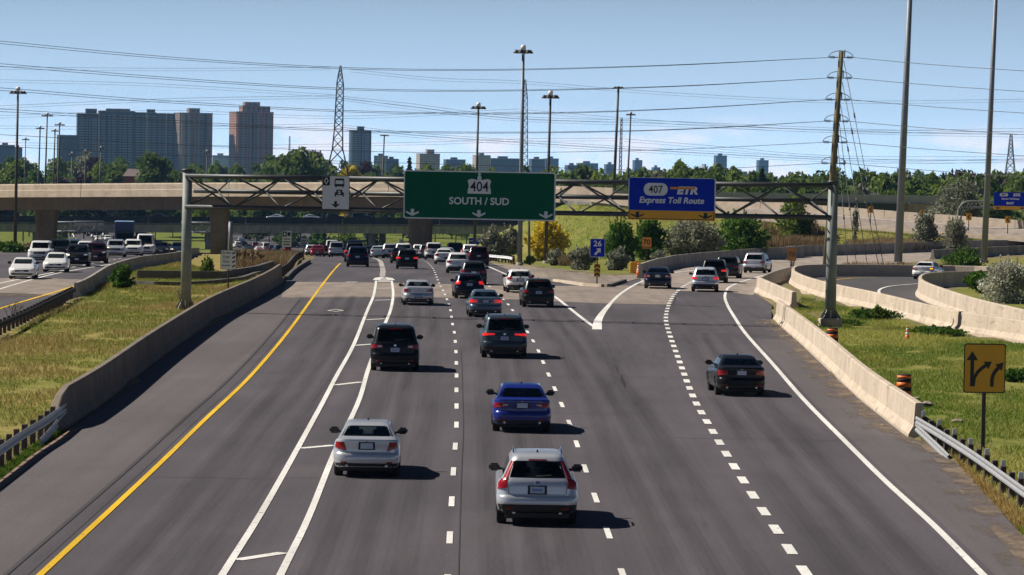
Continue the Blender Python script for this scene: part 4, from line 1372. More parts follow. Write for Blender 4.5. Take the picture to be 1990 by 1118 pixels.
mast('thick steel mast nearest the right edge, cut by the top of the picture', 1939, -90, 1912, 508, 372, 11.5, 'mast_pale')
for tx, ty, bx, Y, hw_, lab in ((92, 223, 88, 800, 22, 'tallest of the five lamp masts in front of the dark apartment slab'), (116, 241, 113, 860, 20, 'second tallest lamp mast at the left edge of the apartment slab'), (78, 248, 75, 880, 16, 'lamp mast left of the tallest one near the apartment slab'), (107, 253, 104, 940, 14, 'slender lamp mast between the two tallest near the apartment slab'), (50, 270, 48, 1000, 14, 'short far lamp mast left of the apartment slab'),
                              (140, 298, 139, 1080, 9, 'tiny far lamp mast before the left foot of the apartment slab'), (166, 294, 165, 1060, 10, 'tiny far lamp mast before the apartment slab, second from its left'), (196, 287, 194, 1020, 10, 'tiny far lamp mast before the apartment slab, third from its left'), (402, 294, 401, 1040, 12, 'far lamp mast between the brown tower and the gantry post')):
    mast(lab, tx, ty, bx, 345, Y, 4.2 if ty < 260 else 2.6, headw=hw_)
for px, lab in ((1029, 'weathered timber post between the yellow bush and the central mast'),):
    p = A(px, 510, 380); p.z = gz(p.x, p.y) - .3
    bm = bmesh.new(); tube(bm, (0, 0, 0), (-.2, 0, A(px, 400, 380).z - p.z), .15, .12, 10)
    o = obj('timber_post', bm, MT['wood']); o.location = p; tag(o, lab, 'post')

# ------------------------------------------------------------------ lattice towers
def lattice(label, stations, Y, r=.10, mat='steel_dark', arms=()):
    """stations: (py, centre px, width px) from the top down"""
    k = Y / F
    st = [(A(cx, py, Y), w * k / 2) for py, cx, w in stations]
    g = gz(st[-1][0].x, Y) - .3
    last = st[-1]
    st.append((Vector((last[0].x, Y, g)), last[1] * (1 + .25 * max(0, (last[0].z - g)) / 18)))
    s = thing('lattice_tower', label, 'pylon', (st[-1][0].x, Y, g))
    corners = lambda c, h: [Vector((c.x + a * h, c.y + b * h, c.z)) for a, b in ((-1, -1), (1, -1), (1, 1), (-1, 1))]
    for q in range(4):
        bm = bmesh.new()
        for (c0, h0), (c1, h1) in zip(st, st[1:]):
            tube(bm, corners(c0, h0)[q], corners(c1, h1)[q], r, n=4)
        obj('leg', bm, MT[mat], s, True)
    bm = bmesh.new()
    for (c0, h0), (c1, h1) in zip(st, st[1:]):
        n = max(1, round((c0.z - c1.z) / max(1.2, (h0 + h1) * 1.05)))
        for i in range(n):
            a, b = i / n, (i + 1) / n
            ca, ha = c0.lerp(c1, a), h0 + (h1 - h0) * a
            cb, hb = c0.lerp(c1, b), h0 + (h1 - h0) * b
            A4, B4 = corners(ca, ha), corners(cb, hb)
            for q in range(4):
                tube(bm, A4[q], B4[(q + 1) % 4], r * .6, n=4, cap=False)
                tube(bm, A4[(q + 1) % 4], B4[q], r * .6, n=4, cap=False)
                tube(bm, A4[q], A4[(q + 1) % 4], r * .5, n=4, cap=False)
    obj('bracing', bm, MT[mat], s, True)
    return s
lattice('dark lattice pylon rising behind the carpool sign', [(128, 662, 2), (150, 661, 9), (165, 661, 13), (250, 658, 16), (290, 656, 20), (345, 655, 46)], 1050, .17)
lattice('dark lattice pylon close behind the tallest lamp mast', [(155, 1021, 1.5), (175, 1020, 7), (190, 1020, 10), (330, 1018, 15)], 1200, .17)
lattice('slim lattice mast between the two lamp masts left of the blue sign', [(230, 1208, 3), (345, 1205, 5)], 1000, .13)
lattice('distant pylon at the far right above the trees', [(262, 1965, 4), (300, 1964, 10), (345, 1963, 20)], 1700, .2)
lattice('tiny distant mast above the trees left of the blue-grey tower', [(265, 563, 2), (320, 562, 3)], 2000, .15)

# ------------------------------------------------------------------ wooden power pole and wires
PY = 330.0
wp_b = A(1607, 500, PY); wp_t = A(1635, 100, PY)
pz = gz(wp_b.x, PY) - .3
slope = (wp_t.x - wp_b.x) / (wp_t.z - wp_b.z)
wp_b = Vector((wp_b.x - slope * (wp_b.z - pz), PY, pz))
pole = thing('utility_pole', 'tall leaning timber power pole behind the right gantry post', 'utility pole', wp_b)
bm = bmesh.new(); polytube(bm, [wp_b, wp_b.lerp(wp_t, .5), wp_t], [.33, .28, .21], 14); obj('pole', bm, MT['wood'], pole, True)
LV = [112, 152, 194, 236, 277, 318]
def polex(py): return 1607 + (500 - py) / 400 * 28
for py in LV:
    c = A(polex(py), py, PY); kk = PY / F
    for sx in (-1, 1):
        bm = bmesh.new()
        tube(bm, c, c + Vector((sx * 24 * kk, 0, .02)), .04, n=6)
        for j in range(5): tube(bm, c + Vector((sx * (12 + j * 2.2) * kk, 0, .02)), c + Vector((sx * (12.9 + j * 2.2) * kk, 0, .02)), .12, n=8)
        obj('insulator', bm, MT['wire'], pole, True)
        bm = bmesh.new()
        polytube(bm, [c + Vector((sx * (24 * math.cos(a)) * kk, -.05, 13 * math.sin(a) * kk)) for a in [i * math.pi / 2 / 8 for i in range(9)]], .03, 5)
        obj('jumper', bm, MT['wire'], pole, True)
    bm = bmesh.new(); tube(bm, c + Vector((7 * kk, -.05, 0)), c + Vector((7 * kk, -.05, 15 * kk)), .05, n=6); obj('bracket', bm, MT['wire'], pole, True)
for py0, ex, dpx in ((118, 1722, 0), (160, 1712, 0), (205, 1690, 0), (240, 1668, 0), (280, 1650, 0)):
    a = A(polex(py0) + 6, py0, PY)
    e_ = Q(ex, 318); e_.z = gz(e_.x, e_.y)
    w_ = thing('guy_wire', 'steel guy wire slanting from the timber pole, fixed %s' % {118: 'at its very top', 160: 'at the second insulator down', 205: 'at the third insulator down', 240: 'at the fourth insulator down', 280: 'lowest of the five'}[py0], 'wire', e_)
    bm = bmesh.new(); tube(bm, a, e_, .03, n=5); obj('strand', bm, MT['wire'], w_, True)
    for f_ in (.25, .55):
        bm = bmesh.new(); q = a.lerp(e_, f_); tube(bm, q, q + (e_ - a).normalized() * .5, .07, n=6); obj('insulator', bm, MT['wire'], w_, True)
def wire(label, pts, r, dyp=0.0, group='overhead wires'):
    """pts: (px, py, Y)"""
    v3 = [A(x, y + dyp, Y) for x, y, Y in pts]
    out = []
    for i in range(len(v3) - 1):
        p0 = v3[i - 1] if i else v3[0] * 2 - v3[1]
        p1, p2 = v3[i], v3[i + 1]
        p3 = v3[i + 2] if i + 2 < len(v3) else v3[-1] * 2 - v3[-2]
        for k in range(6):
            t = k / 6
            out.append(0.5 * ((2 * p1) + (p2 - p0) * t + (2 * p0 - 5 * p1 + 4 * p2 - p3) * t * t + (3 * p1 - p0 - 3 * p2 + p3) * t ** 3))
    out.append(v3[-1])
    bm = bmesh.new(); polytube(bm, out, r, 5)
    o = obj('overhead_wire', bm, MT['wire'])
    recenter(o)
    tag(o, label, 'wire', group)
ORD = ('topmost', 'second', 'third', 'fourth', 'fifth', 'lowest')
LEFTW = [[(0, 80), (330, 111), (660, 131), (960, 135), (1290, 127)], [(0, 124), (330, 151), (650, 171), (952, 175.5), (1300, 168)], [(0, 171), (281, 193), (650, 214), (980, 220), (1300, 212)], [(0, 212), (300, 232), (650, 252), (980, 257), (1300, 252)], [(0, 262), (300, 279), (650, 293), (960, 297), (1300, 291)], [(0, 285), (300, 300), (650, 313), (960, 322), (1290, 331)]]
for i, (py, lw) in enumerate(zip(LV, LEFTW)):
    base_ = [(-160, lw[0][1] * 2 - lw[1][1] + 17)] + lw + [(polex(py) - 24, py)]
    pts = [(x, y, 300 + (PY - 300) * (x + 160) / (1800)) for x, y in base_]
    pts[-1] = (pts[-1][0], pts[-1][1], PY)
    wire('%s long wire sagging leftward from the timber pole across the sky' % ORD[i], pts, .021)
    if i < 4:
        pts2 = [(x, y + 5.5 * (1 - (x + 160) / 1790), Y) for x, y, Y in pts]
        wire('twin just below the %s long wire left of the timber pole' % ORD[i], pts2, .020)
    rw = [(polex(py) + 24, py, PY), (1800, py + 13, 325), (1990, py + 26, 318), (2200, py + 38, 310)]
    wire('%s wire running right from the timber pole past the thick masts' % ORD[i], rw, .024)
FAR = [([(0, 206), (330, 192), (655, 186)], 1030), ([(663, 187), (800, 202), (1000, 226), (1300, 236), (1700, 252), (1990, 257)], 1120), ([(663, 190), (800, 208), (1000, 230), (1300, 241), (1700, 256), (1990, 262)], 1120), ([(0, 245), (330, 247), (655, 240)], 1030), ([(663, 243), (800, 258), (1000, 272), (1300, 290), (1700, 310), (1990, 312)], 1120), ([(663, 247), (800, 262), (1000, 276), (1300, 294), (1700, 313), (1990, 309)], 1120),
       ([(0, 130), (330, 133), (640, 131)], 1200), ([(680, 135), (850, 152), (1015, 158), (1300, 180), (1640, 196), (1990, 193)], 1200), ([(0, 277), (400, 283), (800, 277), (1012, 270), (1195, 269)], 1150), ([(1212, 270), (1400, 285), (1620, 303), (1990, 305)], 1150), ([(0, 155), (300, 163), (660, 185)], 1200), ([(0, 225), (330, 215), (655, 226), (1012, 212)], 1200), ([(1026, 214), (1300, 236), (1620, 253), (1990, 250)], 1200)]
FLAB = ('faint wire rising rightward to the pylon behind the carpool sign', 'upper of two faint wires falling rightward from the first pylon', 'lower of two faint wires falling rightward from the first pylon', 'faint wire across the apartment slab tops to the first pylon', 'upper of the low faint wire pair right of the first pylon', 'lower of the low faint wire pair right of the first pylon', 'faint flat wire at pylon-top height on the left', 'faint wire between the two pylon tops running on to the right', 'faint low wire passing before the apartment slab and blue-grey tower', 'faint low wire right of the slim lattice mast', 'faint wire sloping down to the first pylon from the upper left', 'faint wire sagging between the left edge and the second pylon', 'faint wire leaving the second pylon to the right')
for (pp, Y), lb_ in zip(FAR, FLAB):
    wire(lb_, [(x, y, Y) for x, y in pp], .045)
    wire('parallel twin close below the ' + lb_.replace('faint ', '', 1), [(x, y + 5, Y) for x, y in pp], .035)

# ------------------------------------------------------------------ skyline
def facade(name, wall, glass, sx=3.2, sz=2.9, off=.5):
    m = MB(name)
    c = m.n('ShaderNodeTexCoord')
    sp = m.n('ShaderNodeSeparateXYZ'); m.l(c.outputs['Object'], sp.inputs[0])
    def frac(o, s):
        d = m.n('ShaderNodeMath', operation='DIVIDE'); m.l(o, d.inputs[0]); d.inputs[1].default_value = s
        f = m.n('ShaderNodeMath', operation='FRACT'); m.l(d.outputs[0], f.inputs[0])
        g = m.n('ShaderNodeMath', operation='GREATER_THAN'); m.l(f.outputs[0], g.inputs[0]); g.inputs[1].default_value = off
        return g.outputs[0]
    ad = m.n('ShaderNodeMath', operation='ADD'); m.l(sp.outputs['X'], ad.inputs[0]); m.l(sp.outputs['Y'], ad.inputs[1])
    mu = m.n('ShaderNodeMath', operation='MULTIPLY'); m.l(frac(ad.outputs[0], sx), mu.inputs[0]); m.l(frac(sp.outputs['Z'], sz), mu.inputs[1])
    nz_ = m.noise(c.outputs['Object'], .25, 3)
    wl = m.ramp(nz_, .3, .7, tuple(v * .8 for v in wall), tuple(v * 1.15 for v in wall))
    m.base(m.mix(mu.outputs[0], wl, glass), .55, 0, .4)
    return m.m
FC = {'slab': facade('slab_facade', (.055, .055, .064), (.010, .017, .026)), 'beige': facade('beige_facade', (.27, .20, .165), (.05, .05, .06), 5.5, 2.9), 'brown': facade('brown_facade', (.36, .19, .14), (.04, .04, .05), 6.0), 'cream': facade('cream_facade', (.45, .36, .28), (.10, .10, .11)),
      'blue': facade('glass_facade', (.07, .11, .17), (.03, .06, .11), 4, 3.2, .4), 'white': facade('pale_facade', (.38, .37, .37), (.12, .13, .15)), 'grey': facade('grey_facade', (.07, .085, .11), (.015, .03, .045))}
FINM = {'pale': simple('pale_pier', (.30, .28, .27), .8), 'dark': simple('dark_pier', (.03, .035, .045), .8), 'red': simple('red_brick_pier', (.30, .12, .085), .85), 'tan': simple('tan_pier', (.36, .27, .21), .85)}
SLABM = simple('balcony_concrete', (.26, .235, .22), .8)
def building(name, label, Y, blocks, mat, depth=24, rz=R(14), bal=(), fins=()):
    k = Y / F
    g = prof(-50, Y) - 1.0
    x0 = min(b[0] for b in blocks); x1 = max(b[1] for b in blocks)
    c = A((x0 + x1) / 2, 330, Y)
    s = thing(name, label, 'building', (c.x, Y, g), rz)
    for i, b in enumerate(blocks):
        bx0, bx1, yt = b[:3]
        hd = b[3] if len(b) > 3 else depth
        xa, xb = (bx0 - (x0 + x1) / 2) * k / math.cos(rz), (bx1 - (x0 + x1) / 2) * k / math.cos(rz)
        zt = A((bx0 + bx1) / 2, yt, Y).z - g
        zb = b[4] - g if len(b) > 4 else 0
        bm = bmesh.new(); box(bm, xa, xb, -hd / 2 + i * .15, hd / 2 - i * .15, 0, zt)
        obj('block' if zt > 30 or len(blocks) == 1 else 'wing', bm, FC[mat], s)
        bm = bmesh.new(); box(bm, xa - .3, xb + .3, -hd / 2 + i * .15 - .3, hd / 2 - i * .15 + .3, zt, zt + .9); obj('roof_slab', bm, SLABM, s)
    for (bx0, bx1, yt, fm) in fins:
        xa, xb = (bx0 - (x0 + x1) / 2) * k / math.cos(rz), (bx1 - (x0 + x1) / 2) * k / math.cos(rz)
        zt = A((bx0 + bx1) / 2, yt, Y).z - g
        bm = bmesh.new(); box(bm, xa, xb, -depth / 2 - 1.9, -depth / 2 + .05, 0, zt)
        obj('wall_pier', bm, FINM[fm], s)
    for (bx0, bx1, yt, n) in bal:
        xa, xb = (bx0 - (x0 + x1) / 2) * k / math.cos(rz), (bx1 - (x0 + x1) / 2) * k / math.cos(rz)
        zt = A((bx0 + bx1) / 2, yt, Y).z - g
        bm = bmesh.new()
        fl = int((zt - 6) / 2.9)
        for f_ in range(fl):
            for q in range(n):
                ua, ub = xa + (xb - xa) * (q + .12) / n, xa + (xb - xa) * (q + .88) / n
                z = 6 + f_ * 2.9
                box(bm, ua, ub, -depth / 2 - 1.5, -depth / 2 + .02, z, z + .25)
                box(bm, ua, ub, -depth / 2 - 1.5, -depth / 2 - 1.42, z + .26, z + 1.2)
        tag(obj('balconies', bm, SLABM, s), None, None, kind='stuff')
    return s
building('apartment_slab', 'widest dark apartment slab on the left skyline behind the lamp masts', 4400, [(150, 190, 222), (191, 257, 217), (258, 300, 220), (301, 334, 222), (113, 149, 264, 18), (166, 187, 213, 12), (205, 250, 213, 14), (283, 298, 214, 12)], 'slab', 22, R(10), [(152, 188, 224, 3), (194, 255, 219, 6), (260, 332, 222, 7)], [(189.5, 192, 217, 'tan'), (204, 208, 217, 'dark'), (226, 229, 216, 'dark'), (256, 259.5, 217, 'dark'), (280, 283, 219, 'pale'), (300, 303, 220, 'dark'), (318, 320, 222, 'pale'), (169, 172, 222, 'dark')])
building('apartment_tower', 'dark tower with sunlit beige edge right of the wide apartment slab', 4400, [(343, 405, 221), (364, 384, 212, 12)], 'beige', 26, R(20), [(354, 368, 223, 1), (376, 402, 223, 3)], [(346, 352, 221, 'tan'), (358, 361, 221, 'pale'), (369, 374, 220, 'red'), (388, 392, 221, 'dark'), (399, 404, 221, 'red')])
building('apartment_tower', 'reddish-brown tower with stepped roof, tallest on the left skyline', 4400, [(452, 522, 219), (467, 519, 208, 16), (473, 501, 200, 10)], 'brown', 30, R(20), [(459, 474, 221, 1), (484, 498, 221, 1), (507, 520, 221, 1)], [(454, 459, 219, 'red'), (475, 480, 219, 'red'), (480, 484, 219, 'dark'), (498, 503, 217, 'red'), (516, 521, 219, 'red')])
building('apartment_tower', 'blue-grey tower right of the first pylon', 5200, [(679, 719, 255), (693, 706, 247, 10)], 'grey', 24, R(8), [(683, 716, 257, 3)], [(680, 683, 255, 'pale'), (698, 701, 255, 'dark'), (715, 718, 255, 'dark')])
building('apartment_block', 'cream apartment block with stepped top left of the green sign', 4800, [(812, 851, 300), (828, 842, 292, 10)], 'cream', 20, R(14))
for name_, lab, x0, x1, yt, Y, mt_ in (('office_block', 'low pale block right of the blue-grey tower', 729, 751, 304, 5200, 'cream'), ('office_block', 'low grey block just right of the pale one, left of the pointed spruce', 750, 772, 310, 5200, 'grey'), ('office_block', 'low blue-grey block right of the cream apartment block', 864, 902, 311, 6000, 'grey'), ('office_block', 'pale block at the left of the group above the green sign', 921, 950, 303, 5200, 'cream'),
                                       ('office_block', 'long grey block in the middle above the green sign', 951, 1006, 309, 5600, 'grey'), ('office_block', 'grey block between the second pylon and the lamp mast right of it', 1030, 1056, 310, 5800, 'grey'), ('office_block', 'blue glass block just right of the lamp mast above the green sign', 1058, 1083, 309, 7200, 'blue'), ('office_block', 'low grey block above the trees right of the green sign', 1100, 1122, 322, 6000, 'grey'), ('office_block', 'wide blue glass block right of the green sign', 1122, 1160, 318, 7800, 'blue'),
                                       ('office_block', 'small blue block left of the slim lamp mast', 1176, 1194, 320, 8200, 'blue'), ('glass_tower', 'small blue tower above the left end of the 407 sign', 1231, 1246, 312, 9000, 'blue'), ('office_block', 'tiny blue block above the middle of the 407 sign', 1268, 1281, 326, 9000, 'blue'), ('glass_tower', 'tallest blue glass tower above the right end of the 407 sign', 1389, 1410, 303, 9000, 'blue'), ('office_block', 'low wide blue block between the two blue towers on the right', 1424, 1450, 334, 9000, 'blue'), ('glass_tower', 'blue glass tower farthest right on the skyline', 1472, 1491, 312, 9000, 'blue'),
                                       ('office_block', 'grey block at the left edge of the skyline', -6, 27, 283, 5000, 'grey'), ('office_block', 'lower grey block beside the one at the left edge', 27, 42, 288, 5200, 'grey'), ('office_block', 'pale far block between the two brown towers', 412, 446, 303, 7600, 'white'), ('water_tower', 'thin far tower left of the tallest blue tower', 1366, 1370, 320, 8000, 'white')):
    ph = [(x0 + (x1 - x0) * .3, x0 + (x1 - x0) * .62, yt - 4, 10)] if x1 - x0 > 12 else []
    building(name_, lab, Y, [(x0, x1, yt)] + ph, mt_, 26, R(10))
h_ = A(270, 340, 1500)
hs = thing('house', 'brown shingled house roof among the trees below the apartment slab', 'house', (A(272, 335, 1180).x, 1180, -17.2))
hw2 = 30 / F * 1180
zr_ = A(250, 328, 1180).z + 17.2; ze_ = A(280, 343, 1180).z + 17.2
bm = bmesh.new(); box(bm, -hw2, hw2, 0, 12, 0, ze_); obj('wall', bm, simple('red_brick', (.30, .09, .06), .9, 0, .2, 2), hs)
bm = bmesh.new()
vs = [bm.verts.new(p) for p in ((-hw2 - .6, -.6, ze_), (hw2 + .6, -.6, ze_), (hw2 + .6, 12.6, ze_), (-hw2 - .6, 12.6, ze_), (-hw2 * .9, 6, zr_), (hw2 * .15, 6, zr_ - .3))]
for f_ in ((0, 1, 5, 4), (1, 2, 5), (2, 3, 4, 5), (3, 0, 4), (3, 2, 1, 0)): bm.faces.new([vs[i] for i in f_])
obj('roof', bm, simple('brown_shingles', (.16, .12, .11), .9, 0, .2, 2), hs)

# ------------------------------------------------------------------ vehicles
def car_glass(name, tint):
    m = MB(name)
    tr = m.n('ShaderNodeBsdfTransparent'); tr.inputs[0].default_value = (*tint, 1)
    gl = m.n('ShaderNodeBsdfGlossy'); gl.inputs['Roughness'].default_value = .03; gl.inputs['Color'].default_value = (.7, .75, .8, 1)
    fr = m.n('ShaderNodeFresnel'); fr.inputs['IOR'].default_value = 1.36
    mx = m.n('ShaderNodeMixShader')
    m.l(fr.outputs[0], mx.inputs[0]); m.l(tr.outputs[0], mx.inputs[1]); m.l(gl.outputs[0], mx.inputs[2]); m.l(mx.outputs[0], m.out.inputs[0])
    return m.m
MT['glass'] = car_glass('tinted_car_glass', (.16, .18, .18))
MT['glass_clear'] = car_glass('car_window_glass', (.52, .60, .57))
MT['side_glass'] = (lambda m: m.base((.008, .010, .011), .06, 0, .3).m)(MB('side_window_glass'))
MT['seat'] = simple('dark_seat_cloth', (.035, .034, .034), .9, 0, .15, 8)
MT['tail'] = (lambda m: m.base((.30, .006, .008), .15, 0, .6).m)(MB('red_tail_lens'))
MT['brake'] = (lambda m: (m.base((.6, .01, .01), .2), m.b.inputs['Emission Color'].__setattr__('default_value', (1, .03, .02, 1)), m.b.inputs['Emission Strength'].__setattr__('default_value', .45), m)[-1].m)(MB('lit_brake_lens'))
MT['clear_lens'] = (lambda m: m.base((.55, .56, .58), .1, .2, .6).m)(MB('clear_lens'))
MT['headlamp'] = (lambda m: (m.base((.8, .8, .75), .1), m.b.inputs['Emission Color'].__setattr__('default_value', (1, .80, .42, 1)), m.b.inputs['Emission Strength'].__setattr__('default_value', .9), m)[-1].m)(MB('lit_headlamp'))
MT['amber'] = (lambda m: (m.base((.8, .35, .02), .1), m.b.inputs['Emission Color'].__setattr__('default_value', (1, .45, .03, 1)), m.b.inputs['Emission Strength'].__setattr__('default_value', 1.0), m)[-1].m)(MB('lit_amber_indicator'))
MT['plastic'] = simple('black_bumper_plastic', (.016, .016, .017), .55, 0, .1, 5)
MT['tyre'] = simple('tyre_rubber', (.014, .014, .014), .85, 0, .1, 8)
MT['rim'] = simple('alloy_rim', (.40, .40, .42), .3, .8, .1, 4)
MT['chrome'] = simple('chrome_trim', (.65, .66, .68), .15, 1.0, .05, 4)
MT['plate'] = simple('licence_plate_shaded_white', (.52, .60, .74), .5, 0, .05, 9)  # white plate tinted pale blue, its shade is put into the colour
MT['plate_blue'] = simple('licence_plate_blue_band', (.22, .32, .55), .5, 0, .3, 20)
PAINTS = {'silver': ((.60, .62, .66), .45), 'white': ((.80, .80, .79), .0), 'black': ((.010, .010, .011), .0), 'blue': ((.008, .020, .22), .2), 'navy': ((.012, .020, .045), .3), 'slate': ((.055, .075, .095), .5), 'charcoal': ((.035, .038, .042), .5), 'grey': ((.16, .18, .20), .6), 'maroon': ((.030, .006, .010), .2), 'red': ((.36, .012, .025), .1), 'greyblue': ((.10, .15, .21), .5), 'tan': ((.30, .26, .20), .5), 'darkgreen': ((.018, .024, .022), .4), 'pale': ((.55, .62, .70), .3)}
PM = {k: paint('car_paint_' + k, c, mtl) for k, (c, mtl) in PAINTS.items()}

class Shape:
    """a body lofted from plan outlines; rings: (z rear, z front, rear inset, front inset, half width, corner radius, rear bow, front bow)"""
    def __init__(s, L, rings, ax, wb, tr, hw):
        s.L, s.rings, s.ax, s.wb, s.tr, s.hw = L, rings, ax, wb, tr, hw
    def ring_pts(s, rg):
        zr, zf, r, f, w, rc, br, bf = rg
        y0, y1 = r, s.L - f
        pts = []
        NE, NC, NS = 8, 5, 10
        xi = w - rc
        for i in range(NE + 1):
            x = -xi + 2 * xi * i / NE
            pts.append((x, y0 + br * (x / w) ** 2))
        e = y0 + br * (xi / w) ** 2
        for i in range(1, NC + 1):
            a = i / (NC + 1) * math.pi / 2
            pts.append((xi + rc * math.sin(a), e + rc * (1 - math.cos(a))))
        ef = y1 - bf * (xi / w) ** 2
        for i in range(NS + 1):
            pts.append((w, e + rc + (ef - rc - e - rc) * i / NS))
        for i in range(1, NC + 1):
            a = i / (NC + 1) * math.pi / 2
            pts.append((xi + rc * math.cos(a), ef - rc + rc * math.sin(a)))
        for i in range(NE + 1):
            x = xi - 2 * xi * i / NE
            pts.append((x, y1 - bf * (x / w) ** 2))
        for i in range(1, NC + 1):
            a = i / (NC + 1) * math.pi / 2
            pts.append((-xi - rc * math.sin(a), ef - rc + rc * math.cos(a)))
        for i in range(NS + 1):
            pts.append((-w, ef - rc - (ef - rc - e - rc) * i / NS))
        for i in range(1, NC + 1):
            a = i / (NC + 1) * math.pi / 2
            pts.append((-xi - rc * math.cos(a), e + rc - rc * math.sin(a)))
        return [(x, y, zr + (zf - zr) * min(1, max(0, (y - y0) / max(.01, y1 - y0)))) for x, y in pts]
    def body(s):
        bm = bmesh.new()
        R_ = [[bm.verts.new(p) for p in s.ring_pts(rg)] for rg in s.rings]
        n = len(R_[0])
        for A_, B_ in zip(R_, R_[1:]):
            for k in range(n):
                bm.faces.new((A_[k], A_[(k + 1) % n], B_[(k + 1) % n], B_[k]))
        bm.faces.new(R_[0][::-1])
        bm.faces.new(R_[-1])
        for f in bm.faces: f.material_index = 0
        bmesh.ops.recalc_face_normals(bm, faces=bm.faces)
        return bm
    def par(s, z, key):
        rg = s.rings
        for a, b in zip(rg, rg[1:]):
            if a[key] <= z <= b[key] and b[key] > a[key]:
                t = (z - a[key]) / (b[key] - a[key])
                return [u + (v - u) * t for u, v in zip(a, b)]
        return rg[-1] if z > rg[-1][key] else rg[0]
    def rear(s, xf, z):
        q = s.par(z, 0); w, rc, br = q[4], q[5], q[6]
        x = xf * w; ax = abs(x); xi = w - rc
        y = q[2] + br * (min(ax, xi) / w) ** 2
        if ax > xi: y += rc - math.sqrt(max(0.0, rc * rc - (ax - xi) ** 2))
        return Vector((x, y, z))
    def front(s, xf, z):
        q = s.par(z, 1); w, rc, bf = q[4], q[5], q[7]
        x = xf * w; ax = abs(x); xi = w - rc
        y = s.L - q[3] - bf * (min(ax, xi) / w) ** 2
        if ax > xi: y -= rc - math.sqrt(max(0.0, rc * rc - (ax - xi) ** 2))
        return Vector((x, y, z))
    def side(s, i, j, t, y, sx):
        a, b = s.rings[i], s.rings[j]
        q = [u + (v - u) * t for u, v in zip(a, b)]
        y0, y1 = q[2], s.L - q[3]
        u_ = (y - y0) / (y1 - y0)
        z = q[0] + (q[1] - q[0]) * u_
        return Vector((sx * q[4], y, z))
def patch(fun, quad, nx=8, nz=3, out=.008, back=False, skirt=.025):
    """panel on the rear or front skin; quad = bottom-inner, bottom-outer, top-outer, top-inner as (fraction, z)"""
    (a, za), (b, zb), (c, zc_), (d, zd) = quad
    bm = bmesh.new()
    g = []
    sg = -1 if not back else 1
    for j in range(nz + 1):
        v = j / nz
        row = []
        for i in range(nx + 1):
            u_ = i / nx
            x = (a + (b - a) * u_) * (1 - v) + (d + (c - d) * u_) * v
            z = (za + (zb - za) * u_) * (1 - v) + (zd + (zc_ - zd) * u_) * v
            p = fun(x, z)
            p.y += sg * out
            if abs(x) > .8: p.x += math.copysign(out * .6, x)
            row.append(bm.verts.new(p))
        g.append(row)
    for j in range(nz):
        for i in range(nx):
            bm.faces.new((g[j][i], g[j][i + 1], g[j + 1][i + 1], g[j + 1][i]))
    if skirt:
        ed = [e for e in bm.edges if e.is_boundary]
        r = bmesh.ops.extrude_edge_only(bm, edges=ed)
        for v in r['geom']:
            if isinstance(v, bmesh.types.BMVert): v.co.y -= sg * skirt
    bmesh.ops.recalc_face_normals(bm, faces=bm.faces)
    c0 = g[nz // 2][nx // 2]
    bm.normal_update()
    if c0.normal.y * sg < 0: bmesh.ops.reverse_faces(bm, faces=bm.faces)
    return bm
def mir(q): return [(-x, z) for x, z in q]

def sedan(L=4.6, hw=.89, H=1.43, deck=1.03, hood=.78):
    k = hw
    return Shape(L, [(.24, .20, .16, .14, k - .12, .30, .03, .10), (.30, .25, .04, .04, k - .05, .34, .06, .16), (.48, .40, .0, .0, k - .01, .36, .07, .18), (.60, .54, .005, .0, k, .38, .07, .18), (.655, .60, .03, .02, k, .38, .07, .18), (.68, .64, .06, .04, k, .38, .07, .18),
                     (.85, .69, .075, .08, k - .005, .38, .07, .18), (deck - .05, hood - .03, .045, .20, k - .04, .36, .07, .16), (deck, hood, .06, .30, k - .075, .33, .06, .14), (deck + .012, hood + .03, .11, .42, k - .10, .30, .05, .12),
                     (deck + .04, 1.0, .46, 1.28, k - .13, .22, .05, .10), (H - .13, H - .10, .98, 2.02, k - .27, .20, .05, .08), (H - .045, H - .03, 1.18, 2.20, k - .33, .20, .04, .06), (H - .01, H - .005, 1.38, 2.36, k - .42, .20, .03, .05), (H, H, 1.75, 2.6, k - .56, .18, .02, .03)], .98, 2.7, hw - .12, hw)
def suv(L=4.7, hw=.94, H=1.70, belt=1.08, hood=1.02, slant=.34, top=.12):
    k = hw
    return Shape(L, [(.30, .26, .18, .16, k - .12, .30, .03, .10), (.36, .32, .05, .05, k - .05, .34, .06, .14), (.52, .46, .0, .0, k - .005, .34, .06, .15), (.66, .62, .005, .0, k, .34, .06, .15), (.71, .70, .04, .02, k, .34, .06, .15), (.74, .76, .065, .05, k, .34, .06, .15),
                     (.92, .90, .075, .08, k - .005, .33, .06, .15), (belt - .04, hood - .04, .085, .18, k - .03, .32, .06, .14), (belt, hood, .10, .28, k - .055, .30, .06, .12), (belt + .03, hood + .02, .115, .45, k - .075, .28, .06, .10),
                     (belt + .06, hood + .10, .13, 1.30, k - .095, .24, .06, .09), (H - .18, H - .14, .13 + slant * .82, 1.92, k - .20, .22, .06, .08), (H - .10, H - .07, .13 + slant * .92, 2.05, k - .235, .20, .05, .07), (H - .035, H - .03, .20 + slant, 2.2, k - .29, .18, .04, .06), (H, H, .55 + slant, 2.5, k - .42, .18, .03, .04)], .95, 2.8, hw - .13, hw)
def estate(L=4.65, hw=.955, H=1.67, belt=1.06):
    s = suv(L, hw, H, belt, 1.0, .36)
    rg = [list(r) for r in s.rings]
    for i, dw in ((9, -.02), (10, -.04), (11, -.11), (12, -.12), (13, -.11), (14, -.06)): rg[i][4] += dw
    s.rings = [tuple(r) for r in rg]
    return s
def van(L=5.1, hw=.99, H=1.85):
    s = suv(L, hw, H, 1.12, .98, .12)
    return s
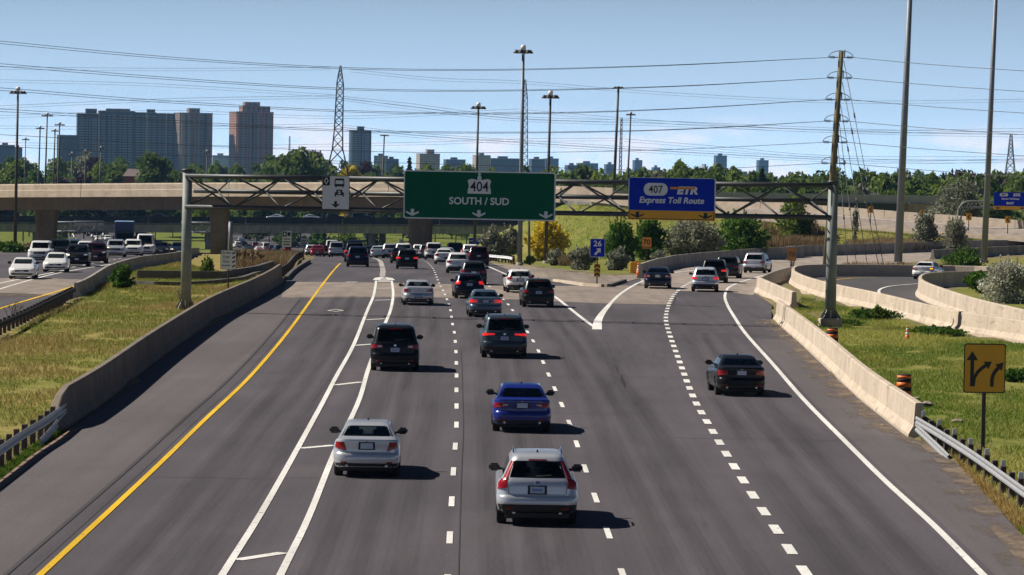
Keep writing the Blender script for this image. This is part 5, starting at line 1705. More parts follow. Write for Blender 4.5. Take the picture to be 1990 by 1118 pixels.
KINDS = {'sedan': sedan(), 'coupe_sedan': sedan(4.75, .90, 1.43, 1.06, .80), 'long_sedan': sedan(4.9, .92, 1.45, 1.04, .80), 'hatch': suv(4.1, .87, 1.50, .98, .86, .30), 'wagon': suv(4.5, .90, 1.52, .98, .86, .36),
         'crossover': suv(4.45, .91, 1.62, 1.04, .98, .38), 'suv': suv(4.75, .95, 1.72), 'estate': estate(), 'big_suv': suv(5.1, .97, 1.80, 1.12, 1.06, .30), 'tall_suv': suv(5.2, 1.0, 1.92, 1.16, 1.12, .12), 'minivan': van(), 'cargo_van': suv(5.4, 1.0, 2.25, 1.25, 1.08, .08)}
CACHE = {}
def cached(key, fn):
    if key not in CACHE: CACHE[key] = fn()
    return CACHE[key]
def wheel_mesh(r, w):
    bm = bmesh.new()
    n = 28
    prof_ = [(r * .62, -w / 2 + .01), (r * .93, -w / 2), (r * .99, -w / 2 + .03), (r, -w / 2 + .06), (r, w / 2 - .06), (r * .99, w / 2 - .03), (r * .93, w / 2), (r * .62, w / 2 - .01)]
    rings = [[bm.verts.new((x, rr * math.cos(6.28318 * k / n), rr * math.sin(6.28318 * k / n))) for k in range(n)] for rr, x in prof_]
    m_ = len(rings)
    for i in range(m_):
        A_, B_ = rings[i], rings[(i + 1) % m_]
        for k in range(n): bm.faces.new((A_[k], A_[(k + 1) % n], B_[(k + 1) % n], B_[k]))
    bmesh.ops.recalc_face_normals(bm, faces=bm.faces)
    return mesh_of('wheel', bm, True)
def rim_mesh(r, w):
    bm = bmesh.new()
    for sx in (-1, 1):
        for k in range(5):
            a = k * 1.2566
            c, s_ = math.cos(a), math.sin(a)
            x0 = sx * (w / 2 - .03)
            vs = []
            for rr, ww in ((.05, .05), (r * .6, .035)):
                for q in (-1, 1): vs.append(bm.verts.new((x0, rr * c - q * ww * s_, rr * s_ + q * ww * c)))
            bm.faces.new((vs[0], vs[1], vs[3], vs[2]))
        ring = [bm.verts.new((sx * (w / 2 - .05), r * .62 * math.cos(6.283 * k / 20), r * .62 * math.sin(6.283 * k / 20))) for k in range(20)]
        ring2 = [bm.verts.new((sx * (w / 2 - .02), r * .66 * math.cos(6.283 * k / 20), r * .66 * math.sin(6.283 * k / 20))) for k in range(20)]
        for k in range(20): bm.faces.new((ring[k], ring[(k + 1) % 20], ring2[(k + 1) % 20], ring2[k]))
        hub = [bm.verts.new((sx * (w / 2 - .04), .07 * math.cos(6.283 * k / 10), .07 * math.sin(6.283 * k / 10))) for k in range(10)]
        bm.faces.new(hub)
        dsk = [bm.verts.new((sx * (w / 2 - .09), r * .61 * math.cos(6.283 * k / 20), r * .61 * math.sin(6.283 * k / 20))) for k in range(20)]
        bm.faces.new(dsk)
    return mesh_of('rim', bm)
def body_mesh(kind):
    S_ = KINDS[kind]
    me = mesh_of('body', S_.body(), True, 34)
    me.materials.append(PM['black']); me.materials.append(MT['plastic'])
    wr = .36 if S_.hw > .92 else .335
    o = bpy.data.objects.new('tmp', me); link(o)
    cb = bmesh.new()
    for y in (S_.ax, S_.ax + S_.wb):
        for sx in (-1, 1):
            tube(cb, (sx * (S_.hw - .30), y, wr), (sx * (S_.hw + .3), y, wr), wr + .055, n=24)
    cm = mesh_of('cut', cb); cm.materials.append(MT['plastic'])
    co_ = bpy.data.objects.new('cut', cm); link(co_)
    # the cabin: an opening from the rear window through to the windshield
    gb, gt = S_.rings[10], S_.rings[11]
    suv_ = gb[2] < .3
    ex = .74 if suv_ else .86
    q = []
    for z, f_, zz_ in ((gb[0] + .035, -.3, gb[1] + .045), (gt[0] + (-.01 if suv_ else .01), -.3, gt[1] - .03)):
        for sx in (-1, 1):
            q.append(S_.rear(sx * ex, z) + Vector((0, -.3, 0)))
        for sx in (-1, 1):
            q.append(S_.front(sx * .80, zz_) + Vector((0, .3, 0)))
    kb_ = bmesh.new()
    vs = [kb_.verts.new(p) for p in q]
    for f_ in ((0, 1, 3, 2), (4, 5, 7, 6), (0, 1, 5, 4), (2, 3, 7, 6), (0, 2, 6, 4), (1, 3, 7, 5)): kb_.faces.new([vs[i] for i in f_])
    bmesh.ops.recalc_face_normals(kb_, faces=kb_.faces)
    km = mesh_of('cabin', kb_); km.materials.append(MT['plastic'])
    ko = bpy.data.objects.new('cabin', km); link(ko)
    mk_ = o.modifiers.new('c', 'BOOLEAN'); mk_.operation = 'DIFFERENCE'; mk_.object = ko; mk_.solver = 'EXACT'; mk_.material_mode = 'TRANSFER'
    md = o.modifiers.new('b', 'BOOLEAN'); md.operation = 'DIFFERENCE'; md.object = co_; md.solver = 'EXACT'; md.material_mode = 'TRANSFER'
    dg = bpy.context.evaluated_depsgraph_get()
    out = bpy.data.meshes.new_from_object(o.evaluated_get(dg))
    bpy.data.objects.remove(o); bpy.data.objects.remove(co_); bpy.data.objects.remove(ko)
    out.name = 'body'
    ok = len(out.materials)
    out.materials.clear()
    out.materials.append(None); out.materials.append(MT['plastic'])
    out.shade_smooth(); out.set_sharp_from_angle(angle=R(34))
    # lower skirt in black plastic on the taller kinds
    return out
TAILS = {'civic': [[(.60, .72), (.94, .80), (.95, .955), (.70, .96)]], 'accord': [[(.46, .83), (.95, .78), (.95, .94), (.52, .93)]], 'merc': [[(.56, .79), (.95, .76), (.95, .95), (.62, .95)]], 'sebring': [[(.48, .80), (.95, .78), (.94, .95), (.52, .93)]],
         'durango': [[(.52, .93), (.965, .90), (.96, 1.07), (.52, 1.05)]], 'audi': [[(.44, 1.00), (.97, .95), (.965, 1.075), (.44, 1.06)]], 'volvo': [[(.74, .90), (.97, .86), (.975, 1.10), (.82, 1.13)], [(.84, 1.14), (.965, 1.12), (.95, 1.50), (.86, 1.52)]],
         'sedan': [[(.56, .78), (.95, .77), (.95, .95), (.60, .95)]], 'suv': [[(.64, .88), (.965, .86), (.965, 1.08), (.68, 1.06)]], 'vert': [[(.86, .86), (.975, .86), (.98, 1.45), (.90, 1.45)]], 'crv': [[(.60, .86), (.965, .84), (.97, 1.00), (.60, .98)]]}
def part(name, key, fn, mat, parent, smooth_=True):
    def mk():
        me = mesh_of(name, fn(), smooth_, 40); me.materials.append(mat); return me
    return obj(name, cached((key, name, mat.name), mk), None, parent)
def heading(path):
    L_ = path
    def f(Y):
        for a, b in zip(L_, L_[1:]):
            if a.y <= Y <= b.y: 
                d = b - a
                return math.atan2(-d.x, d.y)
        d = L_[-1] - L_[-2]
        return math.atan2(-d.x, d.y)
    return f
H1 = heading(L1)
H2 = heading(L2)
def car(kind, colour, label, pos, head, tail='sedan', cat='car', name='car', face='rear', detail=2, brake=False, lamp=True, bumper=None, plate='low', glassm='glass', rails=False, group=None, zoff=0.0):
    S_ = KINDS[kind]
    sl = S_.hw > .92 or kind in ('crossover', 'hatch', 'wagon')
    wr = .36 if S_.hw > .92 else .335
    d = Vector((-math.sin(head), math.cos(head), 0))
    ref = S_.ax if face == 'rear' else S_.ax + S_.wb
    o3 = Vector((pos[0], pos[1], 0)) - d * ref
    za = pos[2] if len(pos) > 3 else None
    def zz(p): return (prof(p.x, p.y) if za is None else za)
    z0, z1 = zz(o3 + d * S_.ax), zz(o3 + d * (S_.ax + S_.wb))
    root = thing(name, label, cat, (o3.x, o3.y, z0 - (z1 - z0) / S_.wb * S_.ax + zoff), 0, group)
    root.rotation_euler = (math.atan2(z1 - z0, S_.wb), 0, head)
    bme = cached(('body', kind), lambda: body_mesh(kind))
    b = obj('body', bme, None, root)
    b.material_slots[0].link = 'OBJECT'
    b.material_slots[0].material = PM[colour]
    belt = S_.rings[9]; gb = S_.rings[10]; gt = S_.rings[11]
    H = S_.rings[-1][0]
    G = MT[glassm]
    is_suv = S_.rings[10][2] < .3
    gz0, gz1 = gb[0] + .02, gt[0] + (.02 if is_suv else .03)
    rw = part('rear_window', kind, lambda: patch(S_.rear, [(-.80 if is_suv else -.92, gz0), (.80 if is_suv else .92, gz0), (.84 if is_suv else .92, gz1), (-.84 if is_suv else -.92, gz1)], 12, 4, .006), G, root)
    part('windshield', kind, lambda: patch(S_.front, [(.90, gb[1] + .02), (-.90, gb[1] + .02), (-.86, gt[1] - .01), (.86, gt[1] - .01)], 12, 4, .006, True), MT['glass'], root)
    for sx in (-1, 1):
        def sw():
            bm = bmesh.new()
            y0 = gb[2] + (.55 if not is_suv else .5); y1 = S_.L - gb[3] - .45
            for ya, yb in ((y0, y0 + (y1 - y0) * .47), (y0 + (y1 - y0) * .50, y1)):
                g = []
                for t in (.10, .5, .93):
                    ly = ya + ((gt[2] - gb[2]) * t * .6 if ya == y0 else 0)
                    ry = yb - ((gt[3] - gb[3]) * t * .62 if yb == y1 else 0)
                    g.append([bm.verts.new(S_.side(10, 11, t, ly + (ry - ly) * i / 4, sx) + Vector((sx * .008, 0, 0))) for i in range(5)])
                for a, b_ in zip(g, g[1:]):
                    for i in range(4): bm.faces.new((a[i], a[i + 1], b_[i + 1], b_[i]) if sx > 0 else (a[i + 1], a[i], b_[i], b_[i + 1]))
            return bm
        part('side_window', (kind, sx), sw, MT['side_glass'], root)
    if detail > 1:
        zb_s = max(gb[0], gb[1]) - .02
        yr = gb[2] + (.75 if not is_suv else 1.25)
        for nm_, y_ in (('rear_seat', yr), ('front_seat', yr + .95)):
            for sx in (-1, 1):
                def st():
                    bm = bmesh.new()
                    box(bm, sx * .36 - .25, sx * .36 + .25, y_, y_ + .16, gb[0] - .02, zb_s + .10)
                    box(bm, sx * .36 - .13, sx * .36 + .13, y_ - .01, y_ + .12, zb_s + .13, zb_s + .30)
                    bmesh.ops.bevel(bm, geom=list(bm.edges), offset=.04, segments=2, affect='EDGES')
                    return bm
                part(nm_, (kind, sx), st, MT['seat'], root)
    if face == 'rear' or detail > 1:
        for qi, q in enumerate(TAILS[tail]):
            for sx in (1, -1):
                mm = MT['brake' if brake else 'tail']
                t_ = part('tail_light', (kind, tail, qi, sx), lambda: patch(S_.rear, q if sx > 0 else [mir(q)[i] for i in (1, 0, 3, 2)], 6, 3, .014), mm, root)
                if tail in ('accord', 'durango', 'sebring', 'sedan') and detail > 1:
                    qq = [(q[0][0] + .02, q[0][1] + .035), (q[0][0] + .20, q[1][1] + .055), (q[0][0] + .20, q[2][1] - .045), (q[0][0] + .03, q[3][1] - .03)]
                    part('reverse_light', (kind, tail, qi, sx), lambda: patch(S_.rear, qq if sx > 0 else [mir(qq)[i] for i in (1, 0, 3, 2)], 3, 2, .020), MT['clear_lens'], t_)
        pz_ = {'low': .55, 'mid': .86, 'high': .98}[plate]
        hwf = .15 / S_.hw
        pp = part('licence_plate', (kind, plate), lambda: patch(S_.rear, [(-hwf * 1.12, pz_ - .075), (hwf * 1.12, pz_ - .075), (hwf * 1.12, pz_ + .075), (-hwf * 1.12, pz_ + .075)], 2, 1, .022), MT['plate'], root, False)
        if detail > 1:
            part('plate_frame', (kind, plate), lambda: patch(S_.rear, [(-hwf * 1.5, pz_ - .105), (hwf * 1.5, pz_ - .105), (hwf * 1.5, pz_ + .105), (-hwf * 1.5, pz_ + .105)], 3, 1, .014), MT['plastic'], pp, False)
            part('plate_band', (kind, plate), lambda: patch(S_.rear, [(-hwf * .8, pz_ - .03), (hwf * .8, pz_ - .03), (hwf * .8, pz_ + .03), (-hwf * .8, pz_ + .03)], 2, 1, .026, skirt=0), MT['plate_blue'], pp, False)
        bt = bumper or ('dark' if sl else 'slim')
        zt_b = {'dark': .52, 'slim': .40, 'half': .48}[bt]
        part('lower_bumper', (kind, bt), lambda: patch(S_.rear, [(-.97, S_.rings[0][0] + .005), (.97, S_.rings[0][0] + .005), (.965, zt_b), (-.965, zt_b)], 16, 4, .010), MT['plastic'], root)
        if detail > 1:
            part('badge', (kind,), lambda: patch(S_.rear, [(-.05, (S_.rings[6][0] + .08)), (.05, (S_.rings[6][0] + .08)), (.05, (S_.rings[6][0] + .145)), (-.05, (S_.rings[6][0] + .145))], 2, 1, .014), MT['chrome'], root)
            for sx in (-1, 1):
                part('reflector', (kind, sx), lambda: patch(S_.rear, [(sx * .70 - .09, .40), (sx * .70 + .09, .40), (sx * .70 + .09, .44), (sx * .70 - .09, .44)], 3, 1, .02), MT['tail'], root)
            zseam = S_.rings[5][0]
            part('trunk_seam', (kind,), lambda: patch(S_.rear, [(-.70, zseam + .01), (.70, zseam + .01), (.70, zseam + .022), (-.70, zseam + .022)], 10, 1, .003, skirt=0), MT['plastic'], root)
            ztop = S_.rings[7][0]
            for sx in (-1, 1):
                part('panel_gap', (kind, sx), lambda: patch(S_.rear, [(sx * .70 - .007, zseam + .02), (sx * .70 + .007, zseam + .02), (sx * .74 + .007, ztop), (sx * .74 - .007, ztop)], 1, 5, .003, skirt=0), MT['plastic'], root)
            if is_suv:
                part('spoiler_lamp', (kind,), lambda: patch(S_.rear, [(-.34, gt[0] + .035), (.34, gt[0] + .035), (.34, gt[0] + .06), (-.34, gt[0] + .06)], 6, 1, .012), MT['tail'], root)
                part('rear_wiper', (kind,), lambda: patch(S_.rear, [(-.05, gz0 + .02), (.42, gz0 + .05), (.42, gz0 + .07), (-.05, gz0 + .05)], 6, 1, .02), MT['plastic'], rw)
            def ant():
                bm = bmesh.new(); p = Vector((0, S_.rings[-1][2] + .12, H - .005))
                tube(bm, p, p + Vector((0, -.05, .07)), .035, .008, 8); return bm
            part('antenna', (kind,), ant, MT['plastic'], root)
            if rails:
                for sx in (-1, 1):
                    def rl_():
                        bm = bmesh.new(); y0 = S_.rings[-1][2] + .1; y1 = S_.L - S_.rings[-1][3] - .05
                        x = sx * (S_.rings[-2][4] + .01)
                        polytube(bm, [(x, y0, H - .03), (x, y0 + .15, H + .045), (x, y1 - .15, H + .045), (x, y1, H - .02)], .022, 6); return bm
                    part('roof_rail', (kind, sx), rl_, MT['chrome'] if colour in ('silver',) else MT['plastic'], root)
            for sx in (-1, 1):
                def ex():
                    bm = bmesh.new(); p = S_.rear(sx * .62, .33); tube(bm, p + Vector((0, -.015, 0)), p + Vector((0, .15, 0)), .04, n=10); return bm
                part('exhaust', (kind, sx), ex, MT['chrome'], root)
    if face == 'front':
        zf = S_.rings[6][1]
        hlz = (zf - .05, zf + .07)
        for sx in (1, -1):
            q = [(.60, hlz[0]), (.97, hlz[0] + .03), (.96, hlz[1] + .04), (.60, hlz[1])]
            part('headlight', (kind, sx, lamp), lambda: patch(S_.front, q if sx < 0 else [mir(q)[i] for i in (1, 0, 3, 2)], 5, 2, .014, True), MT['headlamp' if lamp and sx < 0 else 'clear_lens'], root)
        part('grille', kind, lambda: patch(S_.front, [(.50, zf - .18), (-.50, zf - .18), (-.52, zf + .04), (.52, zf + .04)], 8, 2, .012, True), MT['plastic'], root)
        part('front_bumper', kind, lambda: patch(S_.front, [(.82, S_.rings[0][1] + .01), (-.82, S_.rings[0][1] + .01), (-.84, S_.rings[2][1] + .01), (.84, S_.rings[2][1] + .01)], 10, 2, .010, True), MT['plastic'], root)
        pzf = S_.rings[3][1] - .03
        part('licence_plate', (kind, 'f'), lambda: patch(S_.front, [(.17, pzf - .06), (-.17, pzf - .06), (-.17, pzf + .06), (.17, pzf + .06)], 2, 1, .02, True), MT['plate'], root)
    if detail > 0:
        part('underbody', kind, lambda: bevbox(-S_.hw + .20, S_.hw - .20, .22, S_.L - .35, .17, S_.rings[1][0] + .04, .03), MT['plastic'], root, False)
    # mirrors and wheels
    my = S_.L - gb[3] - .55
    for sx in (-1, 1):
        def mm_():
            bm = bmesh.new()
            zc_ = gb[0] + (gb[1] - gb[0]) * .75 + .06
            box(bm, sx * (S_.hw + .04) - .13, sx * (S_.hw + .04) + .13, my - .05, my + .07, zc_ - .09, zc_ + .09)
            bmesh.ops.bevel(bm, geom=list(bm.edges), offset=.045, segments=3, affect='EDGES')
            box(bm, min(sx * (S_.hw - .26), sx * (S_.hw + .02)), max(sx * (S_.hw - .26), sx * (S_.hw + .02)), my - .03, my + .05, zc_ - .07, zc_ - .01)
            return bm
        part('mirror', (kind, sx), mm_, MT['plastic'], root)
    for y in (S_.ax, S_.ax + S_.wb):
        for sx in (-1, 1):
            w_ = obj('wheel', cached(('wheel', wr), lambda: (lambda me: (me.materials.append(MT['tyre']), me)[1])(wheel_mesh(wr, .23))), None, root)
            w_.location = (sx * (S_.hw - .135), y, wr)
            if detail > 0:
                obj('rim', cached(('rim', wr), lambda: (lambda me: (me.materials.append(MT['rim']), me)[1])(rim_mesh(wr, .23))), None, w_)
    return root
def sb_(kind, colour, label, px, py=None, Y=None, hd=None, **k):
    p = P(px, py) if Y is None else Q(px, Y)
    return car(kind, colour, label, (p.x, p.y), (H1 if hd is None else hd)(p.y) if not isinstance(hd, (int, float)) else hd, **k)
G1 = 'southbound traffic on the main lanes'
# near traffic, seen from behind
sb_('estate', 'silver', 'silver crossover wagon nearest the camera with tall red tail lights', 1042, 1017, hd=.010, tail='volvo', plate='mid', rails=True, bumper='dark', group=G1)
sb_('sedan', 'silver', 'silver sedan straddling the double white line in the foreground', 713, 924, hd=.02, tail='civic', plate='mid', glassm='glass_clear', group=G1)
sb_('long_sedan', 'blue', 'bright blue sedan in the middle lane', 1013, 838, hd=.02, tail='accord', plate='mid', group=G1)
sb_('coupe_sedan', 'black', 'black sedan alone in the right-hand exit lane', 1436, 768, hd=.045, tail='merc', plate='mid', group=G1)
sb_('big_suv', 'slate', 'dark blue-grey SUV with slim lit tail lights ahead of the blue sedan', 979, 695, hd=.03, tail='audi', brake=True, plate='mid', rails=True, bumper='half', group=G1)
sb_('big_suv', 'black', 'black SUV beside the double white line, white plate on its tailgate', 767, 720, hd=.035, tail='durango', plate='mid', bumper='half', group=G1)
sb_('sedan', 'greyblue', 'dark grey-blue sedan just below the gantry shadow', 942, 616, hd=.05, tail='sebring', plate='mid', glassm='glass_clear', brake=True, group=G1)
sb_('sedan', 'silver', 'silver sedan on the pale concrete band with red lamps', 812, 593, tail='sebring', plate='low', glassm='glass_clear', hd=.06, group=G1)
sb_('crossover', 'darkgreen', 'dark SUV right of the lanes beside the gore line', 1045, 597, hd=.05, tail='crv', plate='mid', group=G1)
sb_('wagon', 'navy', 'navy wagon with one bright red lamp on the concrete band', 911, 580, hd=.06, tail='suv', plate='mid', brake=True, rails=True, group=G1)
sb_('hatch', 'white', 'white hatchback left of the dark SUV by the gore', 1009, 569, hd=.06, tail='suv', plate='mid', group=G1)
sb_('crossover', 'charcoal', 'charcoal SUV tucked ahead of the navy wagon', 921, Y=262, detail=1, tail='crv', plate='mid', group=G1)
sb_('crossover', 'white', 'white SUV in front of the charcoal one, black lower bumper', 890, Y=300, detail=1, tail='crv', plate='mid', group=G1)
sb_('sedan', 'white', 'small white sedan ahead and left of the white SUV', 863, Y=350, detail=1, tail='sedan', plate='mid', group=G1)
sb_('sedan', 'pale', 'pale blue sedan partly behind the small white sedan', 868, Y=372, detail=1, tail='sedan', group=G1)
sb_('minivan', 'white', 'white minivan just right of the flyover pier', 843, Y=415, detail=1, tail='vert', plate='mid', group=G1)
sb_('tall_suv', 'black', 'black boxy SUV right of the white minivan', 884, Y=425, detail=1, tail='vert', plate='mid', group=G1)
sb_('suv', 'white', 'white SUV half hidden behind a dark SUV near the blue roadside sign', 914, Y=400, detail=1, tail='vert', plate='mid', group=G1)
sb_('suv', 'maroon', 'very dark SUV by the white guardrail, red lamps high on its corners', 930, Y=345, detail=1, tail='vert', plate='mid', group=G1)
sb_('crossover', 'black', 'black SUV with red lamps beside the broad white lane line', 791, Y=316, detail=1, tail='crv', plate='mid', brake=True, group=G1)
sb_('sedan', 'black', 'black sedan showing left of the black SUV by the lane line', 777, Y=352, detail=1, tail='sedan', group=G1)
sb_('suv', 'white', 'white SUV ahead of the two black cars by the lane line', 784, Y=395, detail=1, tail='suv', plate='mid', group=G1)
sb_('suv', 'silver', 'silver SUV left of the flyover pier foot', 758, Y=440, detail=1, tail='suv', group=G1)
sb_('hatch', 'white', 'small white hatchback left of the silver SUV near the pier', 742, Y=470, detail=1, tail='suv', group=G1)
sb_('suv', 'navy', 'dark blue SUV between the silver SUV and the pier', 772, Y=465, detail=1, tail='suv', group=G1)
sb_('suv', 'white', 'white SUV directly below the flyover pier', 815, Y=470, detail=1, tail='suv', group=G1)
sb_('suv', 'grey', 'grey SUV next to the white minivan, right of the pier', 829, Y=455, detail=1, tail='suv', group=G1)
sb_('suv', 'navy', 'dark SUV leading in the carpool lane beside the yellow line', 695, Y=322, detail=1, tail='suv', plate='mid', group=G1)
sb_('big_suv', 'black', 'black SUV directly ahead of the dark one in the carpool lane', 689, Y=355, detail=1, tail='suv', plate='mid', brake=True, group=G1)
sb_('tall_suv', 'navy', 'tall dark vehicle roof ahead of the two carpool-lane SUVs', 689, Y=400, detail=1, tail='vert', group=G1)
sb_('minivan', 'silver', 'silver minivan at the crest beside the yellow line', 654, Y=455, detail=1, tail='suv', group=G1)
sb_('sedan', 'red', 'bright red car at the crest by the end of the guardrail', 617, Y=470, detail=1, tail='sedan', group=G1)
sb_('sedan', 'maroon', 'dark red car at the crest next to the bright red one', 634, Y=480, detail=1, tail='sedan', brake=True, group=G1)
sb_('hatch', 'pale', 'pale car at the crest left of the bright red one', 605, Y=500, detail=1, tail='suv', group=G1)
sb_('cargo_van', 'white', 'white van roof showing behind the silver minivan at the crest', 645, Y=540, detail=1, tail='vert', group=G1)
sb_('suv', 'black', 'black vehicle with red lamps behind the red cars at the crest', 629, Y=545, detail=1, tail='suv', brake=True, group=G1)
sb_('sedan', 'navy', 'dark sedan at the crest right of the carpool-lane SUVs', 720, Y=455, detail=1, tail='sedan', group=G1)
sb_('sedan', 'pale', 'pale blue-grey sedan at the crest above the broad white line', 734, Y=440, detail=1, tail='sedan', group=G1)
G2 = 'traffic on the exit ramp'
sb_('long_sedan', 'navy', 'dark blue sedan entering the ramp past the crash cushion', 1278, 561, hd=-.05, tail='sedan', plate='mid', group=G2)
sb_('crossover', 'pale', 'pale silver crossover in the ramp outer lane', 1370, 567, hd=-.04, tail='crv', plate='mid', brake=True, group=G2)
sb_('suv', 'black', 'black SUV on the ramp with lit red lamps', 1387, 550, hd=-.09, tail='crv', plate='mid', brake=True, detail=1, group=G2)
sb_('suv', 'charcoal', 'dark SUV on the ramp overlapping the black one', 1413, 541, hd=-.13, tail='crv', detail=1, group=G2)
sb_('suv', 'silver', 'silver SUV farthest along the ramp bend', 1467, 531, hd=-.22, tail='crv', detail=1, group=G2)
c_ = sb_('sedan', 'white', 'white sedan with amber indicator on the loop ramp', 1797, 544, hd=-.32, tail='sedan', plate='low', group='traffic on the loop ramp', zoff=.03)
part('indicator', ('sedan', 'amb'), lambda: patch(KINDS['sedan'].rear, [(.66, .83), (.9, .83), (.9, .93), (.66, .93)], 3, 2, .024), MT['amber'], c_)
# far southbound queue under the overpasses
far_l = [(462, 990, 'suv', 'white', 'white SUV in the far queue, leftmost under the overpass'), (474, 1010, 'sedan', 'navy', 'dark sedan in the far queue, second from the left'), (484, 960, 'sedan', 'silver', 'silver sedan in the far queue, third from the left'), (495, 985, 'suv', 'grey', 'grey SUV in the far queue, fourth from the left'), (503, 905, 'sedan', 'white', 'white sedan with lit lamps low in the far queue'), (517, 935, 'cargo_van', 'white', 'white van in the far queue left of the carpool sign'), (529, 880, 'suv', 'maroon', 'dark red SUV in the far queue beside the white van'), (541, 850, 'suv', 'navy', 'dark SUV in the far queue under the carpool sign'), (558, 815, 'suv', 'black', 'black SUV with red lamps in the far queue right of the carpool sign'), (468, 1060, 'sedan', 'pale', 'pale sedan at the far end of the far queue'), (480, 1080, 'suv', 'black', 'black SUV at the far end of the far queue')]
for px, Y, kd, cl, lab in far_l:
    sb_(kd, cl, lab, px, Y=Y, detail=0, hd=.25, tail='suv' if KINDS[kd].hw > .92 else 'sedan', brake=(Y % 2 == 1), group='far southbound queue under the overpass')
# northbound traffic, seen from the front
G3 = 'northbound traffic on the left'
NH = heading([Vector((-80, 170, 0)), Q(45, 255), Q(150, 330), Q(230, 430), Q(240, 600), Q(225, 900), Q(205, 1200)])
def nb_(kind, colour, label, px, Y, **k):
    p = Q(px, Y)
    k.setdefault('detail', 1)
    return car(kind, colour, label, (p.x, p.y), NH(Y) + math.pi, face='front', group=G3, tail='suv', **k)
nb_('sedan', 'white', 'white sedan nearest on the northbound side, headlights on', 44, 258)
nb_('sedan', 'white', 'white sedan behind the nearest northbound one, right of it', 108, 279)
nb_('big_suv', 'white', 'white SUV behind the nearest northbound sedan', 78, 318, lamp=False)
nb_('big_suv', 'black', 'black pickup-like SUV behind the second northbound sedan', 116, 335, lamp=False)
nb_('suv', 'black', 'black SUV right of the second northbound sedan, lamp lit', 150, 302)
nb_('suv', 'maroon', 'maroon-black SUV in the middle of the northbound pack', 186, 318)
nb_('hatch', 'white', 'white hatchback roof behind the maroon northbound SUV', 164, 366, lamp=False)
nb_('crossover', 'greyblue', 'grey-blue car half hidden behind the black northbound SUV', 141, 372, lamp=False)
nb_('sedan', 'navy', 'navy car roof behind the maroon northbound SUV', 188, 372, lamp=False)
nb_('suv', 'silver', 'silver-white SUV left of the blue truck', 224, 362)
nb_('suv', 'white', 'white SUV right of the blue truck, lamp lit', 258, 375)
nb_('cargo_van', 'white', 'white van at the right of the northbound pack', 282, 392, lamp=False)
nb_('sedan', 'black', 'black sedan with yellow lamp right of the white northbound van', 313, 400)
nb_('sedan', 'navy', 'dark sedan close to the big gantry post', 346, 405)
nb_('sedan', 'tan', 'tan car with bright lamps behind the black northbound sedan', 322, 470)
nb_('suv', 'black', 'black SUV behind the white northbound van', 302, 450, lamp=False)
nb_('sedan', 'black', 'dark car roof left of the tan northbound car', 290, 500, lamp=False)
fq = [(190, 1040, 'sedan', 'white'), (200, 1046, 'sedan', 'pale'), (186, 1058, 'suv', 'white'), (209, 1040, 'suv', 'white'), (205, 1066, 'cargo_van', 'white'), (195, 1062, 'sedan', 'silver'), (182, 1078, 'sedan', 'white'), (191, 1082, 'suv', 'navy'), (177, 1098, 'sedan', 'white'), (168, 1140, 'suv', 'blue'), (200, 1086, 'suv', 'white'), (173, 1120, 'sedan', 'white')]
FQL = ('first car of the far northbound queue left of the blue truck, white', 'pale second car of the far northbound queue', 'white SUV third in the far northbound queue', 'white SUV just above the silver-white one left of the truck', 'white van roof in the far northbound queue', 'silver car midway in the far northbound queue', 'white car past the middle of the far northbound queue', 'navy SUV near the tail of the far northbound queue', 'white car near the tail of the far northbound queue', 'blue vehicle at the tail of the far northbound queue', 'white SUV beside the van in the far northbound queue', 'last white car of the far northbound queue')
for (px, Y, kd, cl), lab in zip(fq, FQL): nb_(kd, cl, lab, px, Y, detail=0)
# blue box truck coming towards us
p = Q(241, 505)
hd = NH(505) + math.pi
t = thing('box_truck', 'dark blue box truck towering over the northbound cars', 'truck', p, hd, G3)
tl = paint('truck_blue', (.012, .05, .17), .1, .4)
obj('cargo_box', bevbox(-1.28, 1.28, -7.6, -1.7, 1.0, 4.1, .05), tl, t)
bm = bevbox(-1.18, 1.18, -1.6, .3, .6, 2.9, .18, 3)
for v in bm.verts:
    if v.co.z > 1.8 and v.co.y > -.6: v.co.y -= (v.co.z - 1.8) * .35
obj('cab', bm, PM['charcoal'], t)
bm = bmesh.new()
for x0, x1 in ((-1.02, 1.02),):
    vs = [bm.verts.new(q) for q in ((x0, .31, 1.75), (x1, .31, 1.75), (x1 - .06, -.03, 2.62), (x0 + .06, -.03, 2.62))]
    bm.faces.new(vs)
obj('windshield', bm, MT['glass'], t)
obj('grille', bevbox(-.7, .7, .28, .34, .8, 1.5, .02), MT['plastic'], t)
obj('bumper', bevbox(-1.2, 1.2, .2, .45, .4, .75, .05, 2), MT['plastic'], t)
for sx in (-1, 1):
    obj('headlight', bevbox(sx * .95 - .18, sx * .95 + .18, .29, .36, .95, 1.2, .02), MT['headlamp'], t)
    obj('mirror', bevbox(sx * 1.42 - .1, sx * 1.42 + .1, -.2, -.08, 1.7, 2.3, .03), MT['plastic'], t)
    for y in (-.6, -5.8):
        w_ = obj('wheel', cached(('twheel',), lambda: (lambda me: (me.materials.append(MT['tyre']), me)[1])(wheel_mesh(.5, .3))), None, t)
        w_.location = (sx * 1.05, y, .5)
        obj('rim', cached(('trim',), lambda: (lambda me: (me.materials.append(MT['rim']), me)[1])(rim_mesh(.5, .3))), None, w_)
